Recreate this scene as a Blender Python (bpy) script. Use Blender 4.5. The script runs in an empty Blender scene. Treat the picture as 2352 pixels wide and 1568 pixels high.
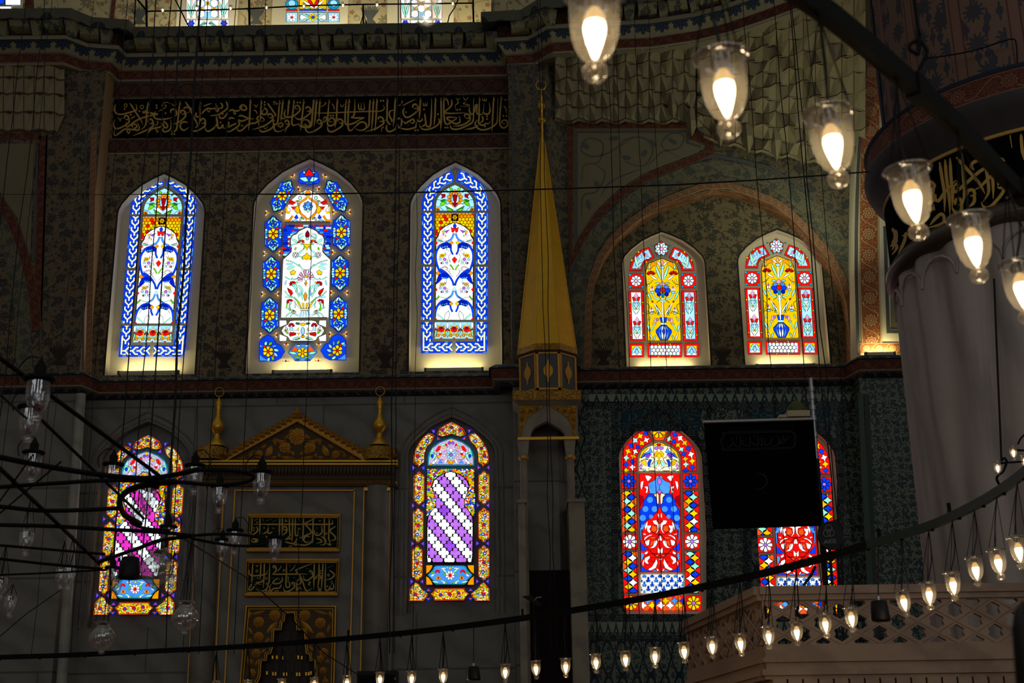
import bpy, math, random
from mathutils import Vector, Matrix
from mathutils.geometry import tessellate_polygon

random.seed(7)
R = math.radians
PI = math.pi
sc = bpy.context.scene
COL = sc.collection

# ------------------------------------------------------------------ camera
FPX, PITCH, ROLL, CZ = 3130.0, R(18.2), 0.014, 1.7
FWD = Vector((0, math.cos(PITCH), math.sin(PITCH)))
UP0 = Vector((0, -math.sin(PITCH), math.cos(PITCH)))
RT0 = Vector((1, 0, 0))
RIGHT = (RT0 * math.cos(ROLL) - UP0 * math.sin(ROLL)).normalized()
UPV = (UP0 * math.cos(ROLL) + RT0 * math.sin(ROLL)).normalized()
CAM = Vector((0, 0, CZ))
cam_d = bpy.data.cameras.new('camera')
cam = bpy.data.objects.new('camera', cam_d)
COL.objects.link(cam)
cam_d.sensor_width = 36.0
cam_d.lens = 36.0 * FPX / 2352.0
cam_d.clip_start, cam_d.clip_end = 0.05, 400
cam_d.dof.use_dof = True
cam_d.dof.focus_distance = 34.0
cam_d.dof.aperture_fstop = 5.2
cam.matrix_world = Matrix(((RIGHT.x, UPV.x, -FWD.x, 0), (RIGHT.y, UPV.y, -FWD.y, 0),
      (RIGHT.z, UPV.z, -FWD.z, CZ), (0, 0, 0, 1)))
sc.camera = cam

# ------------------------------------------------------------------ light and exposure
sc.view_settings.view_transform = 'Standard'
sc.view_settings.look = 'None'
sc.view_settings.exposure = 0.0
sc.view_settings.gamma = 1.0
sc.view_settings.use_curve_mapping = False
sc.cycles.use_denoising = True
sc.cycles.max_bounces = 6
sc.cycles.diffuse_bounces = 2
sc.cycles.glossy_bounces = 3
sc.cycles.transmission_bounces = 4
sc.cycles.transparent_max_bounces = 24
sc.cycles.caustics_reflective = False
sc.cycles.caustics_refractive = False
sc.cycles.sample_clamp_indirect = 2.0
world = bpy.data.worlds.new('hall_daylight')
sc.world = world
world.use_nodes = True
wn = world.node_tree.nodes
wl = world.node_tree.links
bg = wn['Background']
tc = wn.new('ShaderNodeTexCoord')
sx = wn.new('ShaderNodeSeparateXYZ')
rp = wn.new('ShaderNodeValToRGB')
wl.new(tc.outputs['Generated'], sx.inputs[0])
wl.new(sx.outputs['Z'], rp.inputs[0])
e = rp.color_ramp.elements
e[0].position, e[0].color = 0.0, (0.030, 0.026, 0.021, 1)
e[1].position, e[1].color = 1.0, (0.105, 0.105, 0.096, 1)
e2 = rp.color_ramp.elements.new(0.35)
e2.color = (0.050, 0.047, 0.042, 1)
wl.new(rp.outputs[0], bg.inputs[0])
WORLD_STRENGTH = 1.6
bg.inputs[1].default_value = WORLD_STRENGTH


def area_light(name, loc, target, sx_, sy_, power, col):
 d = bpy.data.lights.new(name, 'AREA')
 d.shape = 'RECTANGLE'
 d.size, d.size_y, d.energy, d.color = sx_, sy_, power, col
 o = bpy.data.objects.new(name, d)
 COL.objects.link(o)
 o.location = loc
 o.rotation_euler = (Vector(target) - Vector(loc)).to_track_quat('-Z', 'Y').to_euler()
 return o


# unseen fill panel added high on the right, standing in for assumed daylight
area_light('high_right_fill', (26, -4, 26), (4, 34, 15), 10, 7, 500, (0.86, 0.93, 1.0))
for k in range(8):  # unseen panels added behind the camera for highlights in the lamp glass
 x = -21 + k * 6
 area_light('rear_glint_fill', (x, -15 - (k % 2) * .5, 9 + 5 * (k % 2)), (x * .3, 30, 8), 2.8, 6.5, 150, (0.90, 0.95, 1.0))


# ------------------------------------------------------------------ pixel -> place
def ray(px, py):
 return FWD + RIGHT * ((px - 1176.0) / FPX) + UPV * ((784.0 - py) / FPX)


def onY(px, py, Y):
 d = ray(px, py)
 return CAM + d * (Y / d.y)


def onZ(px, py, z):
 d = ray(px, py)
 return CAM + d * ((z - CZ) / d.z)


def onD(px, py, D):
 return CAM + ray(px, py) * D


def onCyl(px, py, cx, cy, r):
 d = ray(px, py)
 a = d.x * d.x + d.y * d.y
 b = -2 * (d.x * cx + d.y * cy)
 c = cx * cx + cy * cy - r * r
 q = max(0.0, b * b - 4 * a * c)
 return CAM + d * ((-b - math.sqrt(q)) / (2 * a))


def lin(c):
 return tuple((v / 255 / 12.92) if v / 255 <= 0.04045 else ((v / 255 + 0.055) / 1.055) ** 2.4 for v in c)


# ------------------------------------------------------------------ mesh building
class MB:
 def __init__(self):
  self.v, self.f, self.uv, self.m, self.c, self.sm = [], [], [], [], [], []

 def face(self, pts, uv=None, m=0, col=None, smooth=False):
  n = len(self.v)
  self.v += [tuple(p) for p in pts]
  self.f.append(tuple(range(n, n + len(pts))))
  self.uv.append(uv if uv else [(p[0], p[2]) for p in pts])
  self.m.append(m)
  self.c.append(col or (1, 1, 1))
  self.sm.append(smooth)

 def grid(self, rows, m=0, smooth=True, uvs=None, closed=False, col=None):
  """rows of equally many points; shared vertices so that it shades smoothly"""
  n0, k = len(self.v), len(rows[0])
  for r in rows:
   self.v += [tuple(p) for p in r]
  for i in range(len(rows) - 1):
   for j in range(k if closed else k - 1):
    j2 = (j + 1) % k
    ids = (n0 + i * k + j, n0 + i * k + j2, n0 + (i + 1) * k + j2, n0 + (i + 1) * k + j)
    self.f.append(ids)
    if uvs:
     self.uv.append([uvs[i][j], uvs[i][j + 1 if closed else j2], uvs[i + 1][j + 1 if closed else j2], uvs[i + 1][j]])
    else:
     self.uv.append([(self.v[q][0] + self.v[q][1], self.v[q][2]) for q in ids])
    self.m.append(m)
    self.c.append(col or (1, 1, 1))
    self.sm.append(smooth)

 def box(self, x0, x1, y0, y1, z0, z1, m=0):
  p = [Vector((x, y, z)) for z in (z0, z1) for y in (y0, y1) for x in (x0, x1)]
  for q in ((0, 1, 5, 4), (1, 3, 7, 5), (3, 2, 6, 7), (2, 0, 4, 6), (4, 5, 7, 6), (2, 3, 1, 0)):
   pts = [p[i] for i in q]
   if q in ((1, 3, 7, 5), (2, 0, 4, 6)):
    uv = [(a.y, a.z) for a in pts]
   elif q in ((4, 5, 7, 6), (2, 3, 1, 0)):
    uv = [(a.x, a.y) for a in pts]
   else:
    uv = [(a.x, a.z) for a in pts]
   self.face(pts, uv, m)

 def hexa(self, a, b, m=0):
  """a: four points of one end, b: the matching four of the other"""
  for i in range(4):
   j = (i + 1) % 4
   self.face([a[i], a[j], b[j], b[i]], None, m)
  self.face(list(reversed(a)), None, m)
  self.face(b, None, m)

 def tube(self, pts, r, n=6, m=0, cap=True):
  pts = [Vector(p) for p in pts]
  rs = r if isinstance(r, (list, tuple)) else [r] * len(pts)
  rows, prev = [], None
  for i, p in enumerate(pts):
   t = (pts[min(i + 1, len(pts) - 1)] - pts[max(i - 1, 0)]).normalized()
   if prev is None:
    a = Vector((0, 0, 1)) if abs(t.z) < 0.9 else Vector((1, 0, 0))
    prev = t.cross(a).normalized()
   u = (prev - t * prev.dot(t)).normalized()
   w = t.cross(u)
   prev = u
   rows.append([p + (u * math.cos(2 * PI * k / n) + w * math.sin(2 * PI * k / n)) * rs[i] for k in range(n)])
  self.grid(rows, m, True, None, True)
  if cap:
   self.face(list(reversed(rows[0])), None, m)
   self.face(rows[-1], None, m)

 def bar(self, pts, w, h, m=0, up=Vector((0, 0, 1))):
  """rectangular bar along a path"""
  pts = [Vector(p) for p in pts]
  rows = []
  for i, p in enumerate(pts):
   t = (pts[min(i + 1, len(pts) - 1)] - pts[max(i - 1, 0)]).normalized()
   s = t.cross(up).normalized() * (w / 2)
   q = up * (h / 2)
   rows.append([p - s - q, p + s - q, p + s + q, p - s + q])
  for i in range(len(rows) - 1):
   for k in range(4):
    l = (k + 1) % 4
    self.face([rows[i][k], rows[i][l], rows[i + 1][l], rows[i + 1][k]], None, m)
  self.face(rows[0][::-1], None, m)
  self.face(rows[-1], None, m)

 def lathe(self, prof, c=(0, 0, 0), n=16, m=0, smooth=True, a0=0.0, a1=2 * PI, flute=None):
  c = Vector(c)
  full = abs(a1 - a0 - 2 * PI) < 1e-6
  k = n if full else n + 1
  rows, uvs = [], []
  L = 0
  for i, (r, z) in enumerate(prof):
   if i:
    L += math.hypot(r - prof[i - 1][0], z - prof[i - 1][1])
   row = []
   for j in range(k):
    a = a0 + (a1 - a0) * j / n
    rr = r * (flute(a) if flute else 1)
    row.append(c + Vector((rr * math.cos(a), rr * math.sin(a), z)))
   rows.append(row)
   rmax = max(p[0] for p in prof)
   uvs.append([((a0 + (a1 - a0) * j / n) * rmax, z) for j in range(n + 1)])
  self.grid(rows, m, smooth, uvs, full)

 def extrude(self, poly, depth, m=0, m_side=None, dirv=Vector((0, 1, 0)), back=False):
  """poly: 3D outline facing the viewer, pushed back along dirv by depth (sides follow)"""
  poly = [Vector(p) for p in poly]
  self.face(poly, None, m)
  b = [p + dirv * depth for p in poly]
  ms = m if m_side is None else m_side
  L = 0
  for i in range(len(poly)):
   j = (i + 1) % len(poly)
   d = (poly[j] - poly[i]).length
   self.face([poly[i], b[i], b[j], poly[j]], [(L, 0), (L, depth), (L + d, depth), (L + d, 0)], ms)
   L += d
  if back:
   self.face(b[::-1], None, m)

 def holed(self, outer, holes, m=0):
  """flat wall (x,z lists at each point's own y) with holes"""
  loops = [[Vector(p) for p in outer]] + [[Vector(p) for p in h] for h in holes]
  flat = [p for l in loops for p in l]
  for t in tessellate_polygon([[Vector((p.x, p.z, 0)) for p in l] for l in loops]):
   pts = [flat[i] for i in t]
   n = (pts[1] - pts[0]).cross(pts[2] - pts[0])
   if n.length < 1e-9:
    continue
   if n.y > 0:
    pts = pts[::-1]
   self.face(pts, None, m)

 def build(self, name, mats, parent=None, colattr=False, origin=None):
  me = bpy.data.meshes.new(name)
  o3 = Vector(origin) if origin is not None else Vector((0, 0, 0))
  me.from_pydata([tuple(Vector(p) - o3) for p in self.v], [], self.f)
  if not isinstance(mats, (list, tuple)):
   mats = [mats]
  for mt in mats:
   me.materials.append(mt)
  ul = me.uv_layers.new(name='UVMap')
  flat = [x for f in self.uv for p in f for x in (p[0], p[1])]
  ul.data.foreach_set('uv', flat)
  me.polygons.foreach_set('material_index', self.m)
  me.polygons.foreach_set('use_smooth', self.sm)
  if colattr:
   ca = me.color_attributes.new('Col', 'FLOAT_COLOR', 'CORNER')
   cf = []
   for f, c in zip(self.f, self.c):
    cf += [c[0], c[1], c[2], 1.0] * len(f)
   ca.data.foreach_set('color', cf)
  me.update()
  o = bpy.data.objects.new(name, me)
  COL.objects.link(o)
  if origin is not None:
   o.location = o3
  if parent is not None:
   o.parent = parent
   if origin is not None:
    o.location = o3 - parent.location
   else:
    o.location = -parent.location
  return o


def empty(name, loc, label, cat, group=None):
 o = bpy.data.objects.new(name, None)
 COL.objects.link(o)
 o.location = loc
 o.empty_display_size = 0.1
 return tag(o, label, cat, group)


def tag(o, label=None, cat=None, group=None, kind=None):
 if label:
  o['label'] = label
 if cat:
  o['category'] = cat
 if group:
  o['group'] = group
 if kind:
  o['kind'] = kind
 return o


def struct(o, label=None):
 o['kind'] = 'structure'
 if label:
  o['label'] = label
 return o


def dup(root, loc=None):
 c = root.copy()
 COL.objects.link(c)
 if loc is not None:
  c.location = loc
 for ch in root.children:
  k = ch.copy()
  COL.objects.link(k)
  k.parent = c
  for g in ch.children:
   s = g.copy()
   COL.objects.link(s)
   s.parent = k
 return c


# ------------------------------------------------------------------ 2D curves
def smooth(pts, k=6, closed=False):
 pts = [Vector((p[0], p[1])) for p in pts]
 n = len(pts)
 if n < 3:
  return pts
 out = []
 rng = range(n) if closed else range(n - 1)
 for i in rng:
  p1, p2 = pts[i], pts[(i + 1) % n]
  p0 = pts[i - 1] if (closed or i > 0) else p1 * 2 - p2
  p3 = pts[(i + 2) % n] if (closed or i + 2 < n) else p2 * 2 - p1
  for j in range(k):
   t = j / k
   out.append(0.5 * ((2 * p1) + (p2 - p0) * t + (2 * p0 - 5 * p1 + 4 * p2 - p3) * t * t + (3 * p1 - p0 - 3 * p2 + p3) * t ** 3))
 if not closed:
  out.append(pts[-1])
 return out


def P(s):
 return [tuple(float(a) for a in q.split(',')) for q in s.split()]


def ribbon(pts, w, taper=0.0, t0=0.0, closed=False):
 """left and right sides of a pen stroke"""
 pts = [Vector((p[0], p[1])) for p in pts]
 n = len(pts)
 ls, rs = [], []
 for i, p in enumerate(pts):
  if closed:
   t = pts[(i + 1) % n] - pts[i - 1]
  else:
   t = pts[min(i + 1, n - 1)] - pts[max(i - 1, 0)]
  if t.length < 1e-9:
   t = Vector((1, 0))
  t.normalize()
  nn = Vector((-t.y, t.x))
  f = i / max(1, n - 1)
  ww = w / 2
  if taper and f > 1 - taper:
   ww *= 0.22 + 0.78 * (1 - f) / taper
  if t0 and f < t0:
   ww *= 0.35 + 0.65 * f / t0
  ls.append(p + nn * ww)
  rs.append(p - nn * ww)
 return ls, rs


def write_strokes(mb, strokes, to3d, w0, m=0):
 for st in strokes:
  w, tp, t0, pts = st
  pts = smooth(pts, 5)
  ls, rs = ribbon(pts, w or w0, tp, t0)
  for i in range(len(ls) - 1):
   mb.face([to3d(*ls[i]), to3d(*ls[i + 1]), to3d(*rs[i + 1]), to3d(*rs[i])], None, m)


def dots(mb, lst, to3d, r, m=0):
 for x, y in lst:
  mb.face([to3d(x - r, y), to3d(x, y + r), to3d(x + r, y), to3d(x, y - r)], None, m)


def rings(mb, lst, to3d, w, m=0):
 for x, y, r in lst:
  pts = [(x + r * math.cos(a * PI / 8), y + r * 1.1 * math.sin(a * PI / 8)) for a in range(17)]
  ls, rs = ribbon(pts, w)
  for i in range(16):
   mb.face([to3d(*ls[i]), to3d(*ls[i + 1]), to3d(*rs[i + 1]), to3d(*rs[i])], None, m)


def zoomed(x0, y0, s):
 return lambda x, y: (x0 + x / s, y0 + y / s)
# ------------------------------------------------------------------ node expressions
class E:
 """a scalar in a shader graph"""
 def __init__(self, g, s):
  self.g, self.s = g, s

 def _b(self, op, o, rev=False):
  a, b = (o, self) if rev else (self, o)
  return self.g.math(op, a, b)

 def __add__(s, o): return s._b('ADD', o)
 def __radd__(s, o): return s._b('ADD', o, True)
 def __sub__(s, o): return s._b('SUBTRACT', o)
 def __rsub__(s, o): return s._b('SUBTRACT', o, True)
 def __mul__(s, o): return s._b('MULTIPLY', o)
 def __rmul__(s, o): return s._b('MULTIPLY', o, True)
 def __truediv__(s, o): return s._b('DIVIDE', o)
 def __lt__(s, o): return s._b('LESS_THAN', o)
 def __gt__(s, o): return s._b('GREATER_THAN', o)


class G:
 def __init__(self, name):
  self.mat = bpy.data.materials.new(name)
  self.mat.use_nodes = True
  self.nt = self.mat.node_tree
  self.nt.nodes.clear()
  self.out = self.n('ShaderNodeOutputMaterial')
  self._uv = None

 def n(self, t, **kw):
  x = self.nt.nodes.new(t)
  for k, v in kw.items():
   setattr(x, k, v)
  return x

 def put(self, sock, v):
  if isinstance(v, E):
   self.nt.links.new(v.s, sock)
  elif hasattr(v, 'is_output'):
   self.nt.links.new(v, sock)
  elif isinstance(v, (tuple, list)):
   sock.default_value = tuple(v) + ((1,) if len(v) == 3 and sock.type == 'RGBA' else ())
  else:
   sock.default_value = v

 def math(self, op, a, b=None, c=None, clamp=False):
  x = self.n('ShaderNodeMath', operation=op)
  x.use_clamp = clamp
  self.put(x.inputs[0], a)
  if b is not None:
   self.put(x.inputs[1], b)
  if c is not None:
   self.put(x.inputs[2], c)
  return E(self, x.outputs[0])

 def uv(self, su=1.0, sv=1.0):
  if self._uv is None:
   t = self.n('ShaderNodeUVMap')
   s = self.n('ShaderNodeSeparateXYZ')
   self.nt.links.new(t.outputs[0], s.inputs[0])
   self._uv = (E(self, s.outputs[0]), E(self, s.outputs[1]))
  u, v = self._uv
  return (u * su if su != 1 else u), (v * sv if sv != 1 else v)

 def vec(self, u, v, w=0.0):
  c = self.n('ShaderNodeCombineXYZ')
  self.put(c.inputs[0], u)
  self.put(c.inputs[1], v)
  self.put(c.inputs[2], w)
  return c.outputs[0]

 def noise(self, u, v, scale, detail=2.0, rough=0.5):
  x = self.n('ShaderNodeTexNoise')
  self.nt.links.new(self.vec(u, v), x.inputs['Vector'])
  x.inputs['Scale'].default_value = scale
  x.inputs['Detail'].default_value = detail
  x.inputs['Roughness'].default_value = rough
  return E(self, x.outputs[0])

 def flower(self, u, v, scale, size, petals, rnd=0.75):
  """flowers scattered over the plane: returns petal mask, heart mask, radius"""
  x = self.n('ShaderNodeTexVoronoi', voronoi_dimensions='2D')
  p = self.vec(u * scale, v * scale)
  self.nt.links.new(p, x.inputs['Vector'])
  x.inputs['Scale'].default_value = 1.0
  x.inputs['Randomness'].default_value = rnd
  d = self.n('ShaderNodeVectorMath', operation='SUBTRACT')
  self.nt.links.new(p, d.inputs[0])
  self.nt.links.new(x.outputs['Position'], d.inputs[1])
  s = self.n('ShaderNodeSeparateXYZ')
  self.nt.links.new(d.outputs[0], s.inputs[0])
  r = E(self, x.outputs['Distance'])
  th = self.math('ARCTAN2', E(self, s.outputs[1]), E(self, s.outputs[0]))
  w = self.math('COSINE', th * float(petals))
  rr = r / (w * 0.22 + 0.78)
  return self.band(rr, 0, size), self.band(r, 0, size * 0.22), rr, th

 def band(self, x, lo, hi, soft=0.0):
  a = (x > lo) if lo else None
  b = x < hi
  return a * b if a else b

 def fract(self, x):
  return self.math('FRACT', x)

 def ab(self, x):
  return self.math('ABSOLUTE', x)

 def sin(self, x):
  return self.math('SINE', x)

 def cos(self, x):
  return self.math('COSINE', x)

 def mx(self, *a):
  r = a[0]
  for b in a[1:]:
   r = self.math('MAXIMUM', r, b)
  return r

 def length(self, a, b):
  return self.math('SQRT', a * a + b * b)

 def mix(self, f, a, b):
  x = self.n('ShaderNodeMix', data_type='RGBA')
  self.put(x.inputs[0], f)
  self.put(x.inputs[6], a)
  self.put(x.inputs[7], b)
  return x.outputs[2]

 def principled(self, col, rough=0.7, metal=0.0, spec=0.3, bump=None, bs=0.3, bd=0.02):
  p = self.n('ShaderNodeBsdfPrincipled')
  self.put(p.inputs['Base Color'], col)
  self.put(p.inputs['Roughness'], rough)
  self.put(p.inputs['Metallic'], metal)
  p.inputs['Specular IOR Level'].default_value = spec
  if bump is not None:
   b = self.n('ShaderNodeBump')
   b.inputs['Strength'].default_value = bs
   b.inputs['Distance'].default_value = bd
   self.put(b.inputs['Height'], bump)
   self.nt.links.new(b.outputs[0], p.inputs['Normal'])
  self.nt.links.new(p.outputs[0], self.out.inputs[0])
  return self.mat


def plain(name, c, rough=0.7, metal=0.0, spec=0.3, var=0.0, scale=3.0):
 g = G(name)
 c = lin(c)
 if var:
  u, v = g.uv()
  f = g.noise(u, v, scale, 4.0, 0.6)
  col = g.mix(f, tuple(x * (1 - var) for x in c), tuple(min(1, x * (1 + var)) for x in c))
 else:
  col = c
 return g.principled(col, rough, metal, spec)


def floral(name, ground, motif, motif2, sc_=1.6, size=0.26, dens=0.06, leaf=3.7):
 """painted arabesque: big rosettes, small blossoms and thin winding stems on a plaster ground"""
 g = G(name)
 u, v = g.uv()
 gr, mo, m2 = lin(ground), lin(motif), lin(motif2)
 f, h, rr, th = g.flower(u, v, sc_, size, 9)
 rim = g.band(rr, size * 0.55, size * 0.68)
 f2, h2, _, _ = g.flower(u + 3.3, v - 1.7, sc_ * 2.3, 0.20, 5)
 lf, _, _, _ = g.flower(u * 1.0 + v * 0.5, v * 0.55 - u * 0.2, leaf, 0.20, 2, 0.95)
 n1 = g.noise(u, v, sc_ * 1.1, 1.0)
 st = g.ab(g.fract(n1 * 5.0) - 0.5) < dens
 dirt = g.noise(u, v, 2.2, 5.0, 0.65)
 base = g.mix(dirt, tuple(x * 0.72 for x in gr), tuple(x * 1.18 for x in gr))
 c = g.mix(g.mx(st, lf) * 0.75, base, mo)
 c = g.mix(f2 * 0.8, c, m2)
 c = g.mix(f * 0.92, c, mo)
 c = g.mix(g.mx(rim, h) * f * 0.55, c, gr)
 return g.principled(c, 0.8, 0, 0.2)


def scroll(name, ground, line, period=1.0, warm=None, rough=0.75):
 """running scroll band, v from 0 to 1 across; u in band heights"""
 g = G(name)
 u, v = g.uv()
 gr, ln = lin(ground), lin(line)
 a = u * (1.0 / period)
 fu = (g.fract(a) - 0.5) * period
 vv = v - 0.5
 r = g.length(fu, vv)
 th = g.math('ARCTAN2', vv, fu)
 pet = r / (g.cos(th * 10.0) * 0.12 + 0.88)
 ros = g.mx(g.band(pet, 0.27, 0.33), g.band(pet, 0.13, 0.18), g.band(r, 0, 0.06))
 spokes = (g.ab(g.sin(th * 9.0)) < 0.35) * g.band(pet, 0.18, 0.27)
 wave = g.sin(a * (2 * PI)) * 0.36
 vine = g.ab(vv - wave) < 0.035
 n = g.noise(u, v, 7.0, 1.0)
 curl = (g.ab(g.fract(n * 5.0) - 0.5) < 0.11) * (r > 0.36)
 edge = g.mx(v < 0.06, v > 0.94)
 m = g.mx(ros, spokes, vine * (r > 0.36), curl * 0.7, edge)
 dirt = g.noise(u, v, 3.0, 4.0, 0.6)
 base = g.mix(dirt, tuple(x * 0.7 for x in gr), tuple(x * 1.2 for x in gr))
 c = g.mix(m * 0.75, base, ln)
 return g.principled(c, rough, 0, 0.2)


def palmette(name, ground, leafc, accent, period=1.0, flip=False):
 """row of fan shaped acanthus leaves, v from 0 (bottom) to 1"""
 g = G(name)
 u, v = g.uv()
 gr, lf, ac = lin(ground), lin(leafc), lin(accent)
 fu = (g.fract(u * (1.0 / period)) - 0.5) * period
 vv = (v * -1.0 + 1.0) if not flip else v
 r = g.length(fu, vv)
 th = g.math('ARCTAN2', fu, vv)
 lobes = g.ab(g.cos(th * 4.5))
 fan = r < (lobes * 0.30 + 0.56)
 vein = g.ab(g.sin(th * 4.5)) < 0.16
 fu2 = (g.fract(u * (1.0 / period) + 0.5) - 0.5) * period
 bud = g.length(fu2 * 1.5, vv - 0.35) < 0.2
 n = g.noise(u, v, 3.0, 4.0, 0.6)
 base = g.mix(n, tuple(x * 0.75 for x in gr), tuple(x * 1.15 for x in gr))
 c = g.mix(fan, base, lf)
 c = g.mix(fan * vein * 0.35, c, gr)
 c = g.mix(bud * 0.7, c, ac)
 return g.principled(c, 0.75, 0, 0.2)


def marble(name, c, vein, sc_=0.8, rough=0.45, joints=None, warp=(1.0, 1.0)):
 g = G(name)
 u, v = g.uv()
 c, vein = lin(c), lin(vein)
 n = g.noise(u * warp[0], v * warp[1], sc_, 6.0, 0.62)
 n2 = g.noise(u + v * 0.6, v, sc_ * 3.0, 4.0, 0.6)
 s = g.sin(u * (2.2 * warp[0]) + v * (3.1 * warp[1]) + n * 9.0)
 f = g.math('POWER', g.ab(s), 4.0) * 0.5 + n2 * 0.5
 col = g.mix(f, c, vein)
 if joints:
  pu, pv = joints
  iv = g.math('FLOOR', v * (1 / pv))
  jv = g.ab(g.fract(v * (1 / pv)) - 0.5) > 0.488
  ju = g.ab(g.fract(u * (1 / pu) + iv * 0.37) - 0.5) > 0.494
  col = g.mix(g.mx(ju, jv) * 0.7, col, tuple(x * 0.25 for x in c))
 return g.principled(col, rough, 0, 0.35)


def tile(name, ground, blue, teal, kind):
 """glazed tile panels: u, v in metres"""
 g = G(name)
 u, v = g.uv()
 gr, bl, te = lin(ground), lin(blue), lin(teal)
 if kind == 'field':        # scattered blossoms on winding stems
  f, h, rr, th = g.flower(u, v, 4.2, 0.32, 7, 0.35)
  f2, _, _, _ = g.flower(u + 0.7, v + 0.3, 9.5, 0.26, 5, 0.8)
  n = g.noise(u, v, 5.0, 1.0)
  st = g.ab(g.fract(n * 5.5) - 0.5) < 0.12
  c = g.mix(st * 0.9, gr, bl)
  c = g.mix(f2 * 0.9, c, bl)
  c = g.mix(f, c, te)
  c = g.mix(g.mx(h, g.band(rr, 0.17, 0.2)) * 0.5, c, gr)
 elif kind == 'lattice':    # ogee lattice with flowers in its meshes
  a = g.sin(u * 9.0)
  w = g.fract(v * 1.15 + 0.0)
  o1 = g.ab(g.sin(u * 9.0) * 0.5 + 0.5 - w) < 0.08
  o2 = g.ab(g.sin(u * 9.0 + PI) * 0.5 + 0.5 - w) < 0.08
  f, h, rr, th = g.flower(u, v, 4.4, 0.27, 6, 0.12)
  f2, _, _, _ = g.flower(u + 0.4, v + 0.1, 8.5, 0.26, 4, 0.5)
  c = g.mix(f2 * 0.85, gr, bl)
  c = g.mix(g.mx(o1, o2), c, bl)
  c = g.mix(f, c, te)
  c = g.mix(h, c, gr)
 elif kind == 'border':     # rows of ringed rosettes on dark blue
  fu = g.fract(u * 2.9) - 0.5
  fv = g.fract(v * 2.9) - 0.5
  r = g.length(fu, fv)
  th = g.math('ARCTAN2', fv, fu)
  rr = r / (g.cos(th * 6.0) * 0.15 + 0.85)
  m = g.mx(g.band(rr, 0.30, 0.38), g.band(rr, 0.12, 0.19))
  n = g.noise(u, v, 9.0, 1.0)
  m2 = (g.ab(g.fract(n * 4.0) - 0.5) < 0.1) * (r > 0.4)
  c = g.mix(g.mx(m, m2 * 0.7) * 0.8, bl, gr)
 elif kind == 'turquoise':
  n = g.noise(u, v, 2.6, 1.0)
  m = g.ab(g.fract(n * 7.0) - 0.5) < 0.13
  c = g.mix(m * 0.55, te, gr)
 else:                      # crest: row of pointed leaves, v 0..1
  fu = g.ab(g.fract(u) - 0.5)
  m = fu * 2.0 < (v * -1.0 + 1.0) * 0.9
  d = (fu * 1.6 + g.ab(v - 0.33)) < 0.16
  c = g.mix(m, gr, bl)
  c = g.mix(d, c, gr)
 jn = g.mx(g.ab(g.fract(u * 4.0) - 0.5) > 0.49, g.ab(g.fract(v * 4.0) - 0.5) > 0.49)
 if kind not in ('crest',):
  c = g.mix(jn * 0.35, c, tuple(x * 0.3 for x in gr))
 return g.principled(c, 0.35, 0, 0.15)


def gold(name, c=(190, 140, 50), rough=0.42, bumpscale=None, metal=0.75):
 g = G(name)
 u, v = g.uv()
 cl = lin(c)
 n = g.noise(u, v, 3.0, 4.0, 0.6)
 col = g.mix(n, tuple(x * 0.75 for x in cl), tuple(min(1, x * 1.15) for x in cl))
 if bumpscale:
  b = g.noise(u, v, bumpscale, 3.0)
  w = g.ab(g.fract(b * 4.0) - 0.5)
  col = g.mix(w * 1.4, tuple(x * 0.35 for x in cl), col)
  return g.principled(col, rough, metal, 0.4, w, 0.8, 0.04)
 return g.principled(col, rough, metal, 0.4)


M = {}
M['wall_paint'] = floral('painted_wall_plaster', (128, 112, 84), (46, 48, 50), (66, 54, 46), 2.3, 0.30, 0.06)
M['wall_paint_left'] = floral('painted_pier_plaster', (112, 98, 76), (44, 48, 52), (62, 52, 46), 2.1, 0.30, 0.06)
M['lunette_paint'] = floral('painted_lunette_plaster', (124, 112, 80), (52, 56, 48), (84, 52, 42), 2.0, 0.30, 0.06)
M['pilaster_paint'] = floral('painted_pilaster_plaster', (110, 100, 76), (50, 58, 60), (66, 56, 50), 2.2, 0.28, 0.08)
M['medallion_band'] = floral('painted_medallion_band', (112, 108, 84), (62, 72, 70), (120, 102, 60), 1.1, 0.33, 0.09, 5.0)
M['vine_panel'] = plain('pale_panel_plaster', (122, 114, 88), 0.8, 0, .2, .16, 1.4)
M['cream'] = plain('cream_plaster', (222, 212, 182), 0.8, 0, 0.2, 0.08, 1.5)
M['cream_high'] = floral('painted_gallery_plaster', (196, 182, 140), (128, 116, 92), (150, 100, 70), 0.9, 0.20, 0.03)
M['line_grey'] = plain('blue_grey_paint', (84, 88, 84), 0.8)
M['line_dark'] = plain('dark_line_paint', (50, 46, 42), 0.8)
M['red_scroll'] = scroll('red_scroll_band', (88, 38, 28), (128, 98, 74), 1.9)
M['dark_scroll'] = scroll('dark_red_rosette_band', (66, 38, 32), (112, 90, 72), 1.25)
M['tan_scroll'] = scroll('tan_scroll_band', (128, 84, 56), (176, 146, 108), 1.3)
M['bright_scroll'] = scroll('terracotta_scroll_band', (150, 76, 42), (206, 186, 132), 1.15)
M['stone_mould'] = plain('painted_stone_moulding', (142, 136, 112), 0.8, 0, 0.2, 0.15)
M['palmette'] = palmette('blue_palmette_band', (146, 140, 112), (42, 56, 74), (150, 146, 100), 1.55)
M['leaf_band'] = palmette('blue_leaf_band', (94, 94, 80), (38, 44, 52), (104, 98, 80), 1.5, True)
M['bracket'] = floral('painted_bracket', (136, 134, 104), (56, 66, 72), (150, 138, 72), 2.4, 0.30, 0.02)
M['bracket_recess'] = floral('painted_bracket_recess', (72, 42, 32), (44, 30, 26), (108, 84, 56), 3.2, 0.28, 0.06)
M['stalactite'] = plain('muqarnas_plaster', (148, 138, 106), 0.85, 0, 0.2, 0.14, 2.5)
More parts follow.
